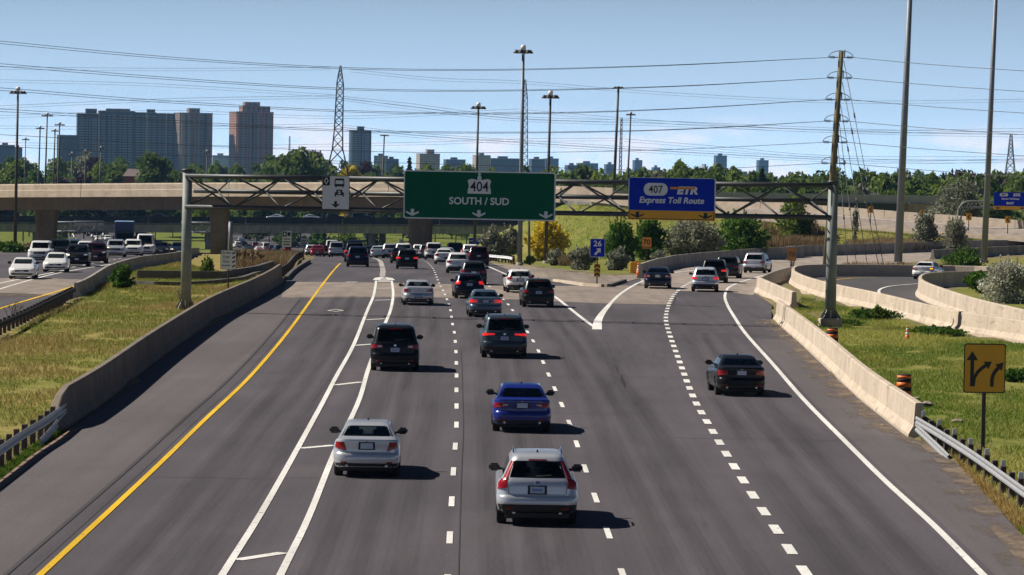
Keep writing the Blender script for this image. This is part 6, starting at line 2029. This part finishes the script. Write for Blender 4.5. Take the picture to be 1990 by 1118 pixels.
# vehicles on the lower overpass
ZD = LZ(437)
for px, kd, cl, lab in ((88, 'sedan', 'black', 'dark car on the lower overpass at the far left'), (300, 'sedan', 'black', 'dark car on the lower overpass left of the gantry post'), (545, 'sedan', 'pale', 'pale-roofed car on the lower overpass below the gantry truss'), (596, 'sedan', 'pale', 'second pale-roofed car on the lower overpass, left of the carpool sign'), (640, 'suv', 'black', 'black SUV on the lower overpass under the carpool sign'), (690, 'tall_suv', 'navy', 'tall dark vehicle on the lower overpass right of the carpool sign'), (975, 'sedan', 'blue', 'blue car on the lower overpass just under the green sign'), (1115, 'sedan', 'black', 'dark car at the right end of the lower overpass'), (1148, 'suv', 'black', 'second dark car at the right end of the lower overpass')):
    x = A(px, 425, LO + 4).x
    car(kd, cl, lab, (min(x, 26), LO + 4.5, ZD + .6 + .0115 * (x + 20), 1), R(90) if px % 2 else R(-90), detail=0, tail='suv', group='vehicles on the lower overpass')

# ------------------------------------------------------------------ vegetation
rng = np.random.default_rng(11)
def leaf_mesh(name, pts, size, up=.0, shade=None, aspect=.6):
    """one small bent leaf card (two triangles) at every point"""
    n = len(pts)
    a = rng.normal(size=(n, 3)); a /= np.linalg.norm(a, axis=1)[:, None]
    b = rng.normal(size=(n, 3)); b -= (a * b).sum(1)[:, None] * a; b /= np.linalg.norm(b, axis=1)[:, None]
    s = size * rng.uniform(.55, 1.35, n)[:, None]
    a = a * s; b = b * s * aspect
    v = np.empty((n, 4, 3))
    v[:, 0] = pts - a; v[:, 1] = pts + b * .9; v[:, 2] = pts + a; v[:, 3] = pts - b * .9
    me = bpy.data.meshes.new(name)
    me.vertices.add(4 * n); me.vertices.foreach_set('co', v.ravel())
    me.loops.add(4 * n); me.loops.foreach_set('vertex_index', np.arange(4 * n))
    me.polygons.add(n); me.polygons.foreach_set('loop_start', np.arange(0, 4 * n, 4)); me.polygons.foreach_set('loop_total', np.full(n, 4))
    me.update(); me.validate()
    at = me.attributes.new('shade', 'FLOAT', 'FACE')
    sh = rng.uniform(0, 1, n) if shade is None else np.clip(shade + rng.normal(0, .18, n), 0, 1)
    at.data.foreach_set('value', sh.astype(np.float32))
    return me
def lobes(n, w, h, z0, seed, conif=False):
    r = np.random.default_rng(seed)
    L_ = []
    for i in range(n):
        a = r.uniform(0, 6.28); q = r.uniform(.1, 1) ** .7
        z = z0 + h * r.uniform(.12, .9)
        k = 1 - abs((z - z0) / h - .42) * 1.1
        L_.append((math.cos(a) * w * .36 * q * k, math.sin(a) * w * .36 * q * k, z, w * r.uniform(.14, .27) * (.6 + .6 * k), h * r.uniform(.10, .2)))
    return L_
def crown_pts(L_, per, seed, core=.35):
    r = np.random.default_rng(seed)
    P_, Sh = [], []
    for (x, y, z, rx, rz) in L_:
        d = r.normal(size=(per, 3)); d /= np.linalg.norm(d, axis=1)[:, None]
        rad = core + (1.12 - core) * r.uniform(0, 1, per) ** .5
        p = d * rad[:, None] * np.array([rx, rx, rz]) + np.array([x, y, z])
        P_.append(p); Sh.append(np.full(per, r.uniform(.2, .8)))
    return np.concatenate(P_), np.concatenate(Sh)
def trunk_bm(L_, z0, r0, seed, top):
    bm = bmesh.new()
    r = random.Random(seed)
    polytube(bm, [(0, 0, -.4), (r.uniform(-.1, .1), r.uniform(-.1, .1), z0 * .6), (r.uniform(-.2, .2), r.uniform(-.2, .2), top)], [r0, r0 * .75, r0 * .3], 7)
    for (x, y, z, rx, rz) in L_[::max(1, len(L_) // 9)]:
        zb = max(.15, min(z * .55, top * .8))
        polytube(bm, [(0, 0, zb), (x * .5, y * .5, (zb + z) / 2 + .1), (x, y, z)], [r0 * .45, r0 * .28, r0 * .1], 5)
    return bm
MT['bark'] = simple('bark', (.07, .055, .045), .9, 0, .3, 3)
FO = {'broad': foliage('broadleaf_foliage', (.05, .095, .018), (.16, .225, .045), .45), 'spring': foliage('spring_foliage', (.085, .14, .016), (.20, .27, .045), .4), 'dark': foliage('dark_conifer_foliage', (.014, .034, .014), (.04, .075, .026), .2),
      'olive': foliage('silver_olive_foliage', (.13, .14, .095), (.36, .37, .29)), 'yellow': foliage('golden_foliage', (.36, .27, .012), (.66, .54, .03)), 'purple': foliage('purple_foliage', (.028, .012, .018), (.07, .032, .038)), 'bright': foliage('bright_bush_foliage', (.035, .085, .008), (.10, .21, .016)), 'flower': foliage('blossom_foliage', (.20, .22, .15), (.62, .62, .56)),
      'reed': foliage('dry_reed', (.17, .11, .055), (.34, .24, .13), .2)}
def tree_proto(name, w, h, z0, seed, nl, per, size, fol, r0=.2):
    L_ = lobes(nl, w, h, z0, seed)
    p, sh = crown_pts(L_, per, seed + 1)
    cm = leaf_mesh('crown', p, size, shade=sh); cm.materials.append(FO[fol])
    tm = mesh_of('trunk', trunk_bm(L_, z0, r0, seed, z0 + h * .8)); tm.materials.append(MT['bark'])
    return cm, tm
def conifer_proto(h, w, seed):
    r = np.random.default_rng(seed)
    n = 1500
    t = r.uniform(0, 1, n) ** .7
    a = r.uniform(0, 6.28, n)
    rad = w / 2 * (1 - (1 - t)) * (.35 + .75 * r.uniform(0, 1, n)) * (.8 + .25 * np.sin((1 - t) * 40))
    z = h * (1.02 - t)
    p = np.stack([np.cos(a) * rad, np.sin(a) * rad, z], 1)
    cm = leaf_mesh('crown', p, .5); cm.materials.append(FO['dark'])
    bm = bmesh.new(); polytube(bm, [(0, 0, -.4), (0, 0, h * .5), (0, 0, h * .97)], [.25, .14, .03], 7)
    tm = mesh_of('trunk', bm); tm.materials.append(MT['bark'])
    return cm, tm
def plant(name, proto, label, cat, p, s=1.0, sz=None, group=None, rz=None):
    t = thing(name, label, cat, p, random.random() * 6.28 if rz is None else rz, group)
    t.scale = (s, s, sz or s)
    obj('crown', proto[0], None, t)
    obj('trunk', proto[1], None, t)
    return t
FARP = {f: [tree_proto('t', 10, 11, 2.2, 20 + i * 7 + hash_, 20, 100, .6, f) for i in range(k)] for hash_, (f, k) in enumerate((('broad', 5), ('spring', 3), ('purple', 1), ('yellow', 1), ('olive', 1)))}
CONP = [conifer_proto(13, 5.5, 3), conifer_proto(13, 5.0, 8)]
LBL = {'broad': 'green broadleaf tree in the distant wood beyond the bridges', 'spring': 'light green tree in the distant wood beyond the bridges', 'purple': 'dark purple-leaved tree in the distant wood', 'yellow': 'golden yellow tree in the distant wood', 'olive': 'silvery grey tree in the distant wood', 'dark': 'pointed dark conifer in the distant wood'}
# height of the wood's skyline across the picture (column, row)
SKYL = [(-60, 318), (20, 316), (120, 318), (170, 310), (215, 312), (250, 325), (290, 312), (330, 325), (400, 318), (450, 328), (520, 322), (570, 303), (610, 306), (660, 325), (700, 325), (760, 322), (800, 328), (880, 324), (960, 328), (1040, 332), (1090, 335), (1200, 340), (1300, 338), (1420, 340), (1480, 346), (1560, 348), (1620, 346), (1700, 346), (1760, 342), (1850, 345), (1930, 343), (1990, 345), (2080, 345)]
def skyl(px):
    for (a, ya), (b, yb) in zip(SKYL, SKYL[1:]):
        if px <= b: return ya + (yb - ya) * (px - a) / (b - a)
    return SKYL[-1][1]
rr = random.Random(5)
LAND = ((60, 'at the left edge of the picture'), (112, 'behind the five lamp masts'), (200, 'below the left end of the apartment slab'), (275, 'below the middle of the apartment slab'), (336, 'below the right end of the apartment slab'), (406, 'below the tower with the sunlit edge'), (446, 'between the two brown towers'), (523, 'below the reddish-brown tower'), (600, 'right of the reddish-brown tower'), (640, 'just left of the first pylon'), (678, 'behind the carpool sign'), (720, 'below the blue-grey tower'), (786, 'between the carpool and green signs'), (870, 'above the left third of the green sign'), (1000, 'above the middle of the green sign'), (1082, 'above the right third of the green sign'), (1150, 'just right of the green sign'), (1222, 'just left of the 407 sign'), (1310, 'above the left half of the 407 sign'), (1392, 'above the right half of the 407 sign'), (1500, 'just right of the 407 sign'), (1605, 'left of the timber pole'), (1690, 'between the timber pole and its guy wires'), (1750, 'left of the first thick mast'), (1830, 'right of the first thick mast'), (1912, 'left of the last thick mast'), (9999, 'right of the last thick mast'))
def where(lab, px, Y):
    w_ = [t for k, t in LAND if px < k][0]
    row = 'back row' if Y > 1420 else 'middle row' if Y > 1120 or (px > 1290 and Y > 840) else 'front row'
    return lab.split(' in the ')[0] + ', ' + row + ' of the wood, ' + w_
def far_tree(px, Y, lift=0.0, kind=None):
    p = A(px, 380, Y); g = gz(p.x, Y)
    zt = A(px, skyl(px) + lift, Y).z
    f = kind or rr.choices(['broad', 'spring', 'purple', 'olive', 'dark', 'yellow'], [54, 26, 6, 8, 6, 0.0])[0]
    proto = rr.choice(CONP) if f == 'dark' else rr.choice(FARP[f])
    hh = (13 if f == 'dark' else 12.6)
    sz = max(.35, (zt - g) / hh)
    s = sz * rr.uniform(.62, .95) if f != 'dark' else sz * .8
    s = max(s, 1.0)
    plant('conifer_tree' if f == 'dark' else 'leafy_tree', proto, where(LBL[f], px, Y), 'tree', (p.x, Y, g), s, sz, 'trees of the distant wood')
for Y, n, dl in ((1720, 40, -2), (1500, 44, 3), (1330, 46, 12), (1180, 42, 30), (1060, 40, 55)):
    for i in range(n):
        px = -50 + (1290 if Y < 1200 else 2120) * (i + rr.uniform(-.4, .4)) / n
        far_tree(px, Y + rr.uniform(-50, 50), dl + rr.uniform(-7, 10))
for Y, n, dl in ((980, 26, -2), (880, 28, 6), (790, 28, 20), (700, 22, 36)):
    for i in range(n):
        px = 1100 + 950 * (i + rr.uniform(-.4, .4)) / n
        far_tree(px, Y + rr.uniform(-25, 25), dl + rr.uniform(-6, 9))
for px, Y, lift, kd in ((560, 1100, 0, 'broad'), (585, 1130, -4, 'broad'), (795, 1250, -18, 'dark'), (683, 1060, 12, 'yellow'), (297, 1100, -2, 'broad'), (1480, 900, -14, 'dark'), (1395, 950, -6, 'broad')):
    far_tree(px, Y, lift, kd)
# nearer shrubs and small trees
SHR = {}
def shrub(label, px, py_base, Y, wpx, ytop, fol, name='shrub', dens=1.0, size=.16, cat='bush', nl=22, ybase=None):
    p = A(px, py_base, Y); p.z = gz(p.x, p.y)
    k = Y / F
    h = A(px, ytop, Y).z - p.z; w = wpx * k
    seed = int(px * 3 + Y)
    z0 = -.05 * h
    L_ = lobes(nl, w * 1.15, h * 1.05, z0, seed)
    cp, sh = crown_pts(L_, int(130 * dens), seed + 1, .2)
    rs = np.random.default_rng(seed + 5)
    ex_, es_ = [], []
    for _ in range(int(16 + 10 * dens)):                 # loose shoots that break up the outline
        a_ = rs.uniform(0, 6.283); el = rs.uniform(.25, 1.4)
        tip = np.array([math.cos(a_) * math.cos(el) * w * .62, math.sin(a_) * math.cos(el) * w * .62, h * (.25 + .95 * math.sin(el) * rs.uniform(.75, 1.08))])
        bs = np.array([tip[0] * .35, tip[1] * .35, h * .3])
        t_ = rs.uniform(.35, 1, int(34 * dens ** .5))[:, None]
        ex_.append(bs + (tip - bs) * t_ + rs.normal(0, .035 * w, (len(t_), 3)) * (1.15 - t_)); es_.append(np.full(len(t_), rs.uniform(.45, .95)))
    cp = np.concatenate([cp] + ex_); sh = np.concatenate([sh] + es_)
    cp[:, 2] = np.maximum(cp[:, 2], .03)
    cm = leaf_mesh('crown', cp, size, shade=sh); cm.materials.append(FO[fol])
    bm = bmesh.new(); r = random.Random(seed)
    for (x, y, z, rx, rz) in L_[::2]:
        polytube(bm, [(r.uniform(-.15, .15), r.uniform(-.15, .15), -.2), (x * .5 + r.uniform(-.1, .1), y * .5, max(.2, z * .5)), (x, y, max(.3, z + rz * .6))], [.05, .035, .015], 5)
    tm = mesh_of('stem', bm); tm.materials.append(MT['bark'])
    t = thing(name, label, cat, p)
    obj('crown', cm, None, t); obj('stem', tm, None, t)
shrub('golden yellow bush behind the lamp mast right of the green sign', 1062, 512, 405, 82, 432, 'yellow', dens=1.8, size=.17, nl=30)
shrub('grey-green olive tree behind the white guardrail', 955, 505, 400, 46, 446, 'olive', dens=1.6, size=.15, nl=28, name='olive_tree', cat='tree')
shrub('grey-green olive tree beside the central lamp mast', 990, 507, 405, 42, 444, 'olive', dens=1.5, size=.15, nl=26, name='olive_tree', cat='tree')
shrub('green bush left of the orange 70 sign', 1205, 508, 362, 62, 432, 'bright', dens=2, size=.14, nl=30)
shrub('green bush directly behind the orange 70 sign', 1262, 503, 366, 62, 430, 'bright', dens=2, size=.14, nl=30)
shrub('large silvery olive tree below the blue 407 sign', 1345, 505, 366, 112, 428, 'olive', dens=2.6, size=.13, nl=36, name='olive_tree', cat='tree')
shrub('large dense green bush below the right end of the gantry truss', 1438, 498, 376, 108, 424, 'bright', dens=2.6, size=.15, nl=36)
shrub('green bush half hidden by the gantry truss right of the 407 sign', 1545, 432, 440, 70, 385, 'spring', dens=1.5, size=.17)
shrub('small grey olive shrub left of the exit 26 sign', 1130, 529, 322, 50, 482, 'olive', dens=1.3, size=.11)
shrub('small grey olive shrub right of the exit 26 sign', 1200, 528, 322, 44, 484, 'olive', dens=1.3, size=.11)
shrub('small grey shrub at the foot of the yellow bush', 1078, 519, 350, 34, 488, 'olive', dens=1.0, size=.10)
shrub('low green shrub beside the central mast foot', 1030, 516, 352, 20, 498, 'spring', dens=.6, size=.10, nl=12)
shrub('grey shrub left of the big olive tree below the 407 sign', 1282, 511, 352, 34, 488, 'olive', dens=.8, size=.11, nl=14)
shrub('tall silvery olive tree right of the girder bridge', 1860, 425, 470, 96, 358, 'olive', dens=2.4, size=.17, nl=34, name='olive_tree', cat='tree')
shrub('grey-green shrub at the edge of the flyover approach, left one', 1798, 456, 418, 46, 411, 'olive', dens=1.3, size=.14)
shrub('grey-green shrub at the foot of the arched gantry', 1856, 470, 410, 46, 420, 'olive', dens=1.3, size=.14)
shrub('tiny pale shrub on the approach bank right of the timber pole', 1662, 433, 432, 14, 410, 'olive', dens=.5, size=.12, nl=8)
shrub('dense green bush at the foot of the mast nearest the right edge', 1874, 520, 330, 74, 484, 'bright', dens=1.8, size=.11)
shrub('white-flowering shrub at the right edge inside the loop', 1956, 612, 240, 100, 512, 'flower', dens=2.2, size=.09, nl=32)
shrub('green bush behind the white-flowering shrub', 1912, 590, 262, 76, 530, 'bright', dens=1.8, size=.10, nl=26)
shrub('low leafy weeds against the loop barrier left of the lone cone', 1700, 622, 208, 100, 602, 'bright', dens=1.0, size=.07, nl=26, name='weeds')
shrub('low leafy weeds against the loop barrier right of the lone cone', 1822, 655, 190, 100, 636, 'bright', dens=1.0, size=.07, nl=26, name='weeds')
shrub('leafy weed clump poking above the loop barrier', 1708, 622, 207, 30, 598, 'spring', dens=.8, size=.08, nl=10, name='weeds')
shrub('patch of dark weeds on the verge right of the lane arrow sign', 1975, 735, 150, 70, 718, 'bright', dens=1.0, size=.06, nl=20, name='weeds')
shrub('leafy weeds at the foot of the right gantry post', 1650, 640, 200, 60, 622, 'bright', dens=.7, size=.06, nl=16, name='weeds')
shrub('dark leafy shrub at the median barrier on the left', 238, 556, 238, 46, 517, 'bright', dens=1.3, size=.09)
shrub('young leafy sapling behind the big gantry post', 402, 545, 262, 26, 502, 'spring', dens=.7, size=.09, nl=12)
shrub('low olive-green shrub in the shade by the pier, right of the white minivan', 905, 500, 520, 24, 480, 'spring', dens=.6, size=.14, nl=12)
shrub('pale shrub between the piers beyond the traffic', 780, 490, 640, 22, 470, 'olive', dens=.6, size=.2, nl=12)
for i, (px, pb, Y, w_, yt) in enumerate(((20, 500, 420, 60, 472), (62, 497, 430, 40, 474), (120, 480, 640, 40, 462), (480, 505, 330, 60, 488), (620, 470, 1000, 40, 452), (670, 470, 1000, 50, 455), (560, 455, 1010, 60, 444))):
    shrub(('rough green bush at the foot of the left mast', 'reddish scrub beside the left mast foot', 'green bush under the flyover behind the northbound cars', 'brownish scrub on the median left of the carpool sign', 'far green bush under the lower overpass, left', 'far green bush under the lower overpass, middle', 'far bush behind the carpool sign')[i], px, pb, Y, w_, yt, ('bright', 'reed', 'bright', 'reed', 'bright', 'spring', 'bright')[i], dens=.9, size=.16 if Y < 700 else .4, nl=16)
def bare(label, px, py, Y, wpx, ytop, seed):
    p = A(px, py, Y); p.z = gz(p.x, p.y); k = Y / F
    h = A(px, ytop, Y).z - p.z; w = wpx * k
    r = random.Random(seed)
    t = thing('bare_shrub', label, 'bush', p)
    for i in range(9):
        bm = bmesh.new()
        a = r.uniform(0, 6.28)
        tip = Vector((math.cos(a) * w * .5 * r.uniform(.3, 1), math.sin(a) * w * .4, h * r.uniform(.65, 1)))
        mid = tip * .5 + Vector((r.uniform(-.1, .1), 0, .15))
        polytube(bm, [(0, 0, -.1), mid, tip], [.022, .014, .006], 5)
        for j in range(5):
            b0_ = mid.lerp(tip, r.uniform(0, .8))
            polytube(bm, [b0_, b0_ + Vector((r.uniform(-.3, .3), r.uniform(-.2, .2), r.uniform(.1, .4))) * h * .4], [.010, .004], 4)
        obj('branch', bm, MT['bark'], t)
bare('leafless shrub at the foot of the left gantry post', 362, 604, 203, 60, 558, 2)
bare('leafless shrub on the median at the left edge', 24, 662, 186, 60, 578, 4)
bare('leafless shrub around the faded brown sign', 1538, 535, 322, 46, 455, 6)

# grass, reeds: uncountable
def blades(name, poly, n, hmin, hmax, cols, wid=.02, lean=.35, zf=gz, fol=None):
    poly = [(p[0], p[1]) for p in poly]
    xs = [p[0] for p in poly]; ys = [p[1] for p in poly]
    X = rng.uniform(min(xs), max(xs), n * 3); Y = rng.uniform(min(ys), max(ys), n * 3)
    k = inside(poly, X, Y)
    for pg in (road_poly, nb_poly, loop_poly): k &= ~inside([(p[0], p[1]) for p in pg], X, Y)
    X, Y = X[k], Y[k]
    bald = np.array([noise.noise(Vector((x * .5, y * .2, 21))) + .5 * noise.noise(Vector((x * 1.3, y * .6, 2))) for x, y in zip(X[:int(n * 1.3)], Y[:int(n * 1.3)])])
    kk_ = bald > -.34
    X, Y = X[:len(bald)][kk_][:n], Y[:len(bald)][kk_][:n]
    n = len(X)
    Zb = np.array([zf(x, y) for x, y in zip(X, Y)]) - .02
    pn = np.array([noise.noise(Vector((x * .35, y * .12, 5))) * .7 + noise.noise(Vector((x * .11, y * .045, 9))) * .9 for x, y in zip(X, Y)])
    h = rng.uniform(hmin, hmax, n) * (1 + .5 * pn)
    a = rng.uniform(0, 6.283, n)
    dx, dy = np.cos(a), np.sin(a)
    w = wid * rng.uniform(.6, 1.5, n)
    la = rng.uniform(0, 6.283, n); ll = h * lean * rng.uniform(.2, 1.3, n)
    v = np.empty((n, 4, 3))
    v[:, 0] = np.stack([X - dx * w, Y - dy * w, Zb], 1)
    v[:, 1] = np.stack([X + dx * w, Y + dy * w, Zb], 1)
    v[:, 2] = np.stack([X + dx * w * .5 + np.cos(la) * ll * .5, Y + dy * w * .5 + np.sin(la) * ll * .5, Zb + h * .65], 1)
    v[:, 3] = np.stack([X + np.cos(la) * ll, Y + np.sin(la) * ll, Zb + h], 1)
    me = bpy.data.meshes.new(name)
    me.vertices.add(4 * n); me.vertices.foreach_set('co', v.ravel())
    me.loops.add(4 * n); me.loops.foreach_set('vertex_index', np.arange(4 * n))
    me.polygons.add(n); me.polygons.foreach_set('loop_start', np.arange(0, 4 * n, 4)); me.polygons.foreach_set('loop_total', np.full(n, 4))
    me.update(); me.validate()
    at = me.attributes.new('shade', 'FLOAT', 'FACE')
    at.data.foreach_set('value', np.clip(.46 + pn * 1.6 + rng.normal(0, .28, n), 0, 1).astype(np.float32))
    me.materials.append(fol)
    return obj(name, me)
MT['blade_median'] = foliage('median_grass', (.19, .25, .028), (.42, .30, .12), .35)
MT['blade_green'] = foliage('green_grass', (.11, .19, .018), (.42, .42, .12), .35)
MT['blade_hill'] = foliage('hill_grass', (.10, .15, .022), (.25, .24, .07), .3)
med_poly = PL((-60, 960), (0, 917), (112, 834), (200, 775), (290, 705), (370, 648), (420, 616), (495, 579), (528, 555), (548, 533), (530, 522), (430, 530), (350, 512), (270, 524), (215, 545), (150, 584), (90, 612), (0, 660), (-60, 690))
g1_ = blades('median_grass', med_poly, 120000, .05, .22, None, .011, .6, fol=MT['blade_median'])
tag(g1_, 'mixed green and straw-coloured grass of the left median', 'grass', kind='stuff')
rg_poly = PL((1776, 846), (1690, 774), (1560, 660), (1535, 610), (1560, 580), (1640, 598), (1760, 628), (1850, 648), (2040, 680), (2080, 1060), (1990, 1010), (1900, 930), (1830, 880))
g2_ = blades('verge_grass', rg_poly, 110000, .05, .2, None, .011, .6, fol=MT['blade_green'])
tag(g2_, 'bright green grass of the right verge around the lane arrow sign', 'grass', kind='stuff')
g3_ = blades('near_grass', PL((1985, 1040), (1850, 890), (1790, 858), (1800, 850), (1990, 1000), (2060, 1060), (2060, 1100)), 9000, .05, .2, None, .014, .4, fol=MT['blade_median'])
tag(g3_, 'sparse grass strip under the right-hand guardrail', 'grass', kind='stuff')
g4_ = blades('near_grass', PL((-60, 985), (0, 930), (60, 885), (124, 845), (124, 828), (60, 868), (-60, 950)), 9000, .05, .22, None, .014, .4, fol=MT['blade_green'])
tag(g4_, 'sparse grass strip under the left-hand guardrail', 'grass', kind='stuff')
hill = [(3, 395), (12, 372), (26, 388), (45, 416), (60, 430), (40, 446), (12, 474), (2, 470)]
g5_ = blades('hill_grass', hill, 40000, .08, .28, None, .03, .5, fol=MT['blade_hill'])
tag(g5_, 'green grass of the bank below the flyover approach', 'grass', kind='stuff')
def reeds(label, poly, n, h0=.9, h1=1.7):
    o = blades('dry_reeds', poly, n, h0, h1, None, .035, .2, fol=FO['reed'])
    tag(o, label, 'reeds', kind='stuff')
reeds('brown dry reeds on the bank left of the timber pole', [Q(1478, 424), Q(1610, 416), Q(1622, 438), Q(1560, 448), Q(1480, 447)], 10000, .6, 1.3)
reeds('brown dry reeds on the bank around the tall mast', [Q(1640, 404), Q(1880, 400), Q(1880, 420), Q(1740, 428), Q(1650, 424)], 11000, .6, 1.2)
reeds('dry grass between the loop and the ramp', [Q(1620, 318), Q(1850, 318), Q(1870, 345), Q(1640, 345)], 6000, .4, .9)
reeds('brown dry grass on the median beyond the barrier end', [Q(455, 300), Q(545, 300), Q(590, 395), Q(590, 430), Q(480, 420), Q(430, 330)], 12000, .3, .8)
reeds('reddish scrub at the gore behind the exit sign', [Q(1085, 345), Q(1125, 340), Q(1125, 352), Q(1090, 356)], 1500, .5, 1.0)
# field stones
for px, py, r_, lab in ((1801, 796, .19, 'pale round field stone behind the right barrier end'), (1861, 826, .15, 'dark field stone on the grass left of the lane arrow sign'), (1780, 780, .13, 'small flat stone behind the near orange barrel'), (1716, 828, .06, 'small white stone on the right shoulder')):
    p = P(px, py); p.z = gz(p.x, p.y) if py != 828 else p.z
    bm = bmesh.new(); bmesh.ops.create_icosphere(bm, subdivisions=3, radius=r_)
    for v in bm.verts:
        v.co *= 1 + .35 * noise.noise(v.co * (1.6 / r_) + Vector((px, py, 0)))
        v.co.z *= .62; v.co.x *= 1.25
    o = obj('field_stone', mesh_of('field_stone', bm, True, 60), MT['rock']); o.location = (p.x, p.y, p.z + r_ * .3)
    tag(o, lab, 'stone')

# ------------------------------------------------------------------ the air
bm = bmesh.new()
box(bm, -2600, 2600, -400, 10600, -85, 150)
hz = bpy.data.materials.new('haze_air')
hz.use_nodes = True
ht = hz.node_tree
for n in list(ht.nodes): ht.nodes.remove(n)
vo = ht.nodes.new('ShaderNodeVolumePrincipled')
vo.inputs['Color'].default_value = (.26, .54, 1.0, 1)
vo.inputs['Density'].default_value = 4.0e-5
vo.inputs['Anisotropy'].default_value = .1
om = ht.nodes.new('ShaderNodeOutputMaterial')
ht.links.new(vo.outputs[0], om.inputs['Volume'])
ho = obj('haze', bm, hz)
tag(ho, None, None, kind='stuff')
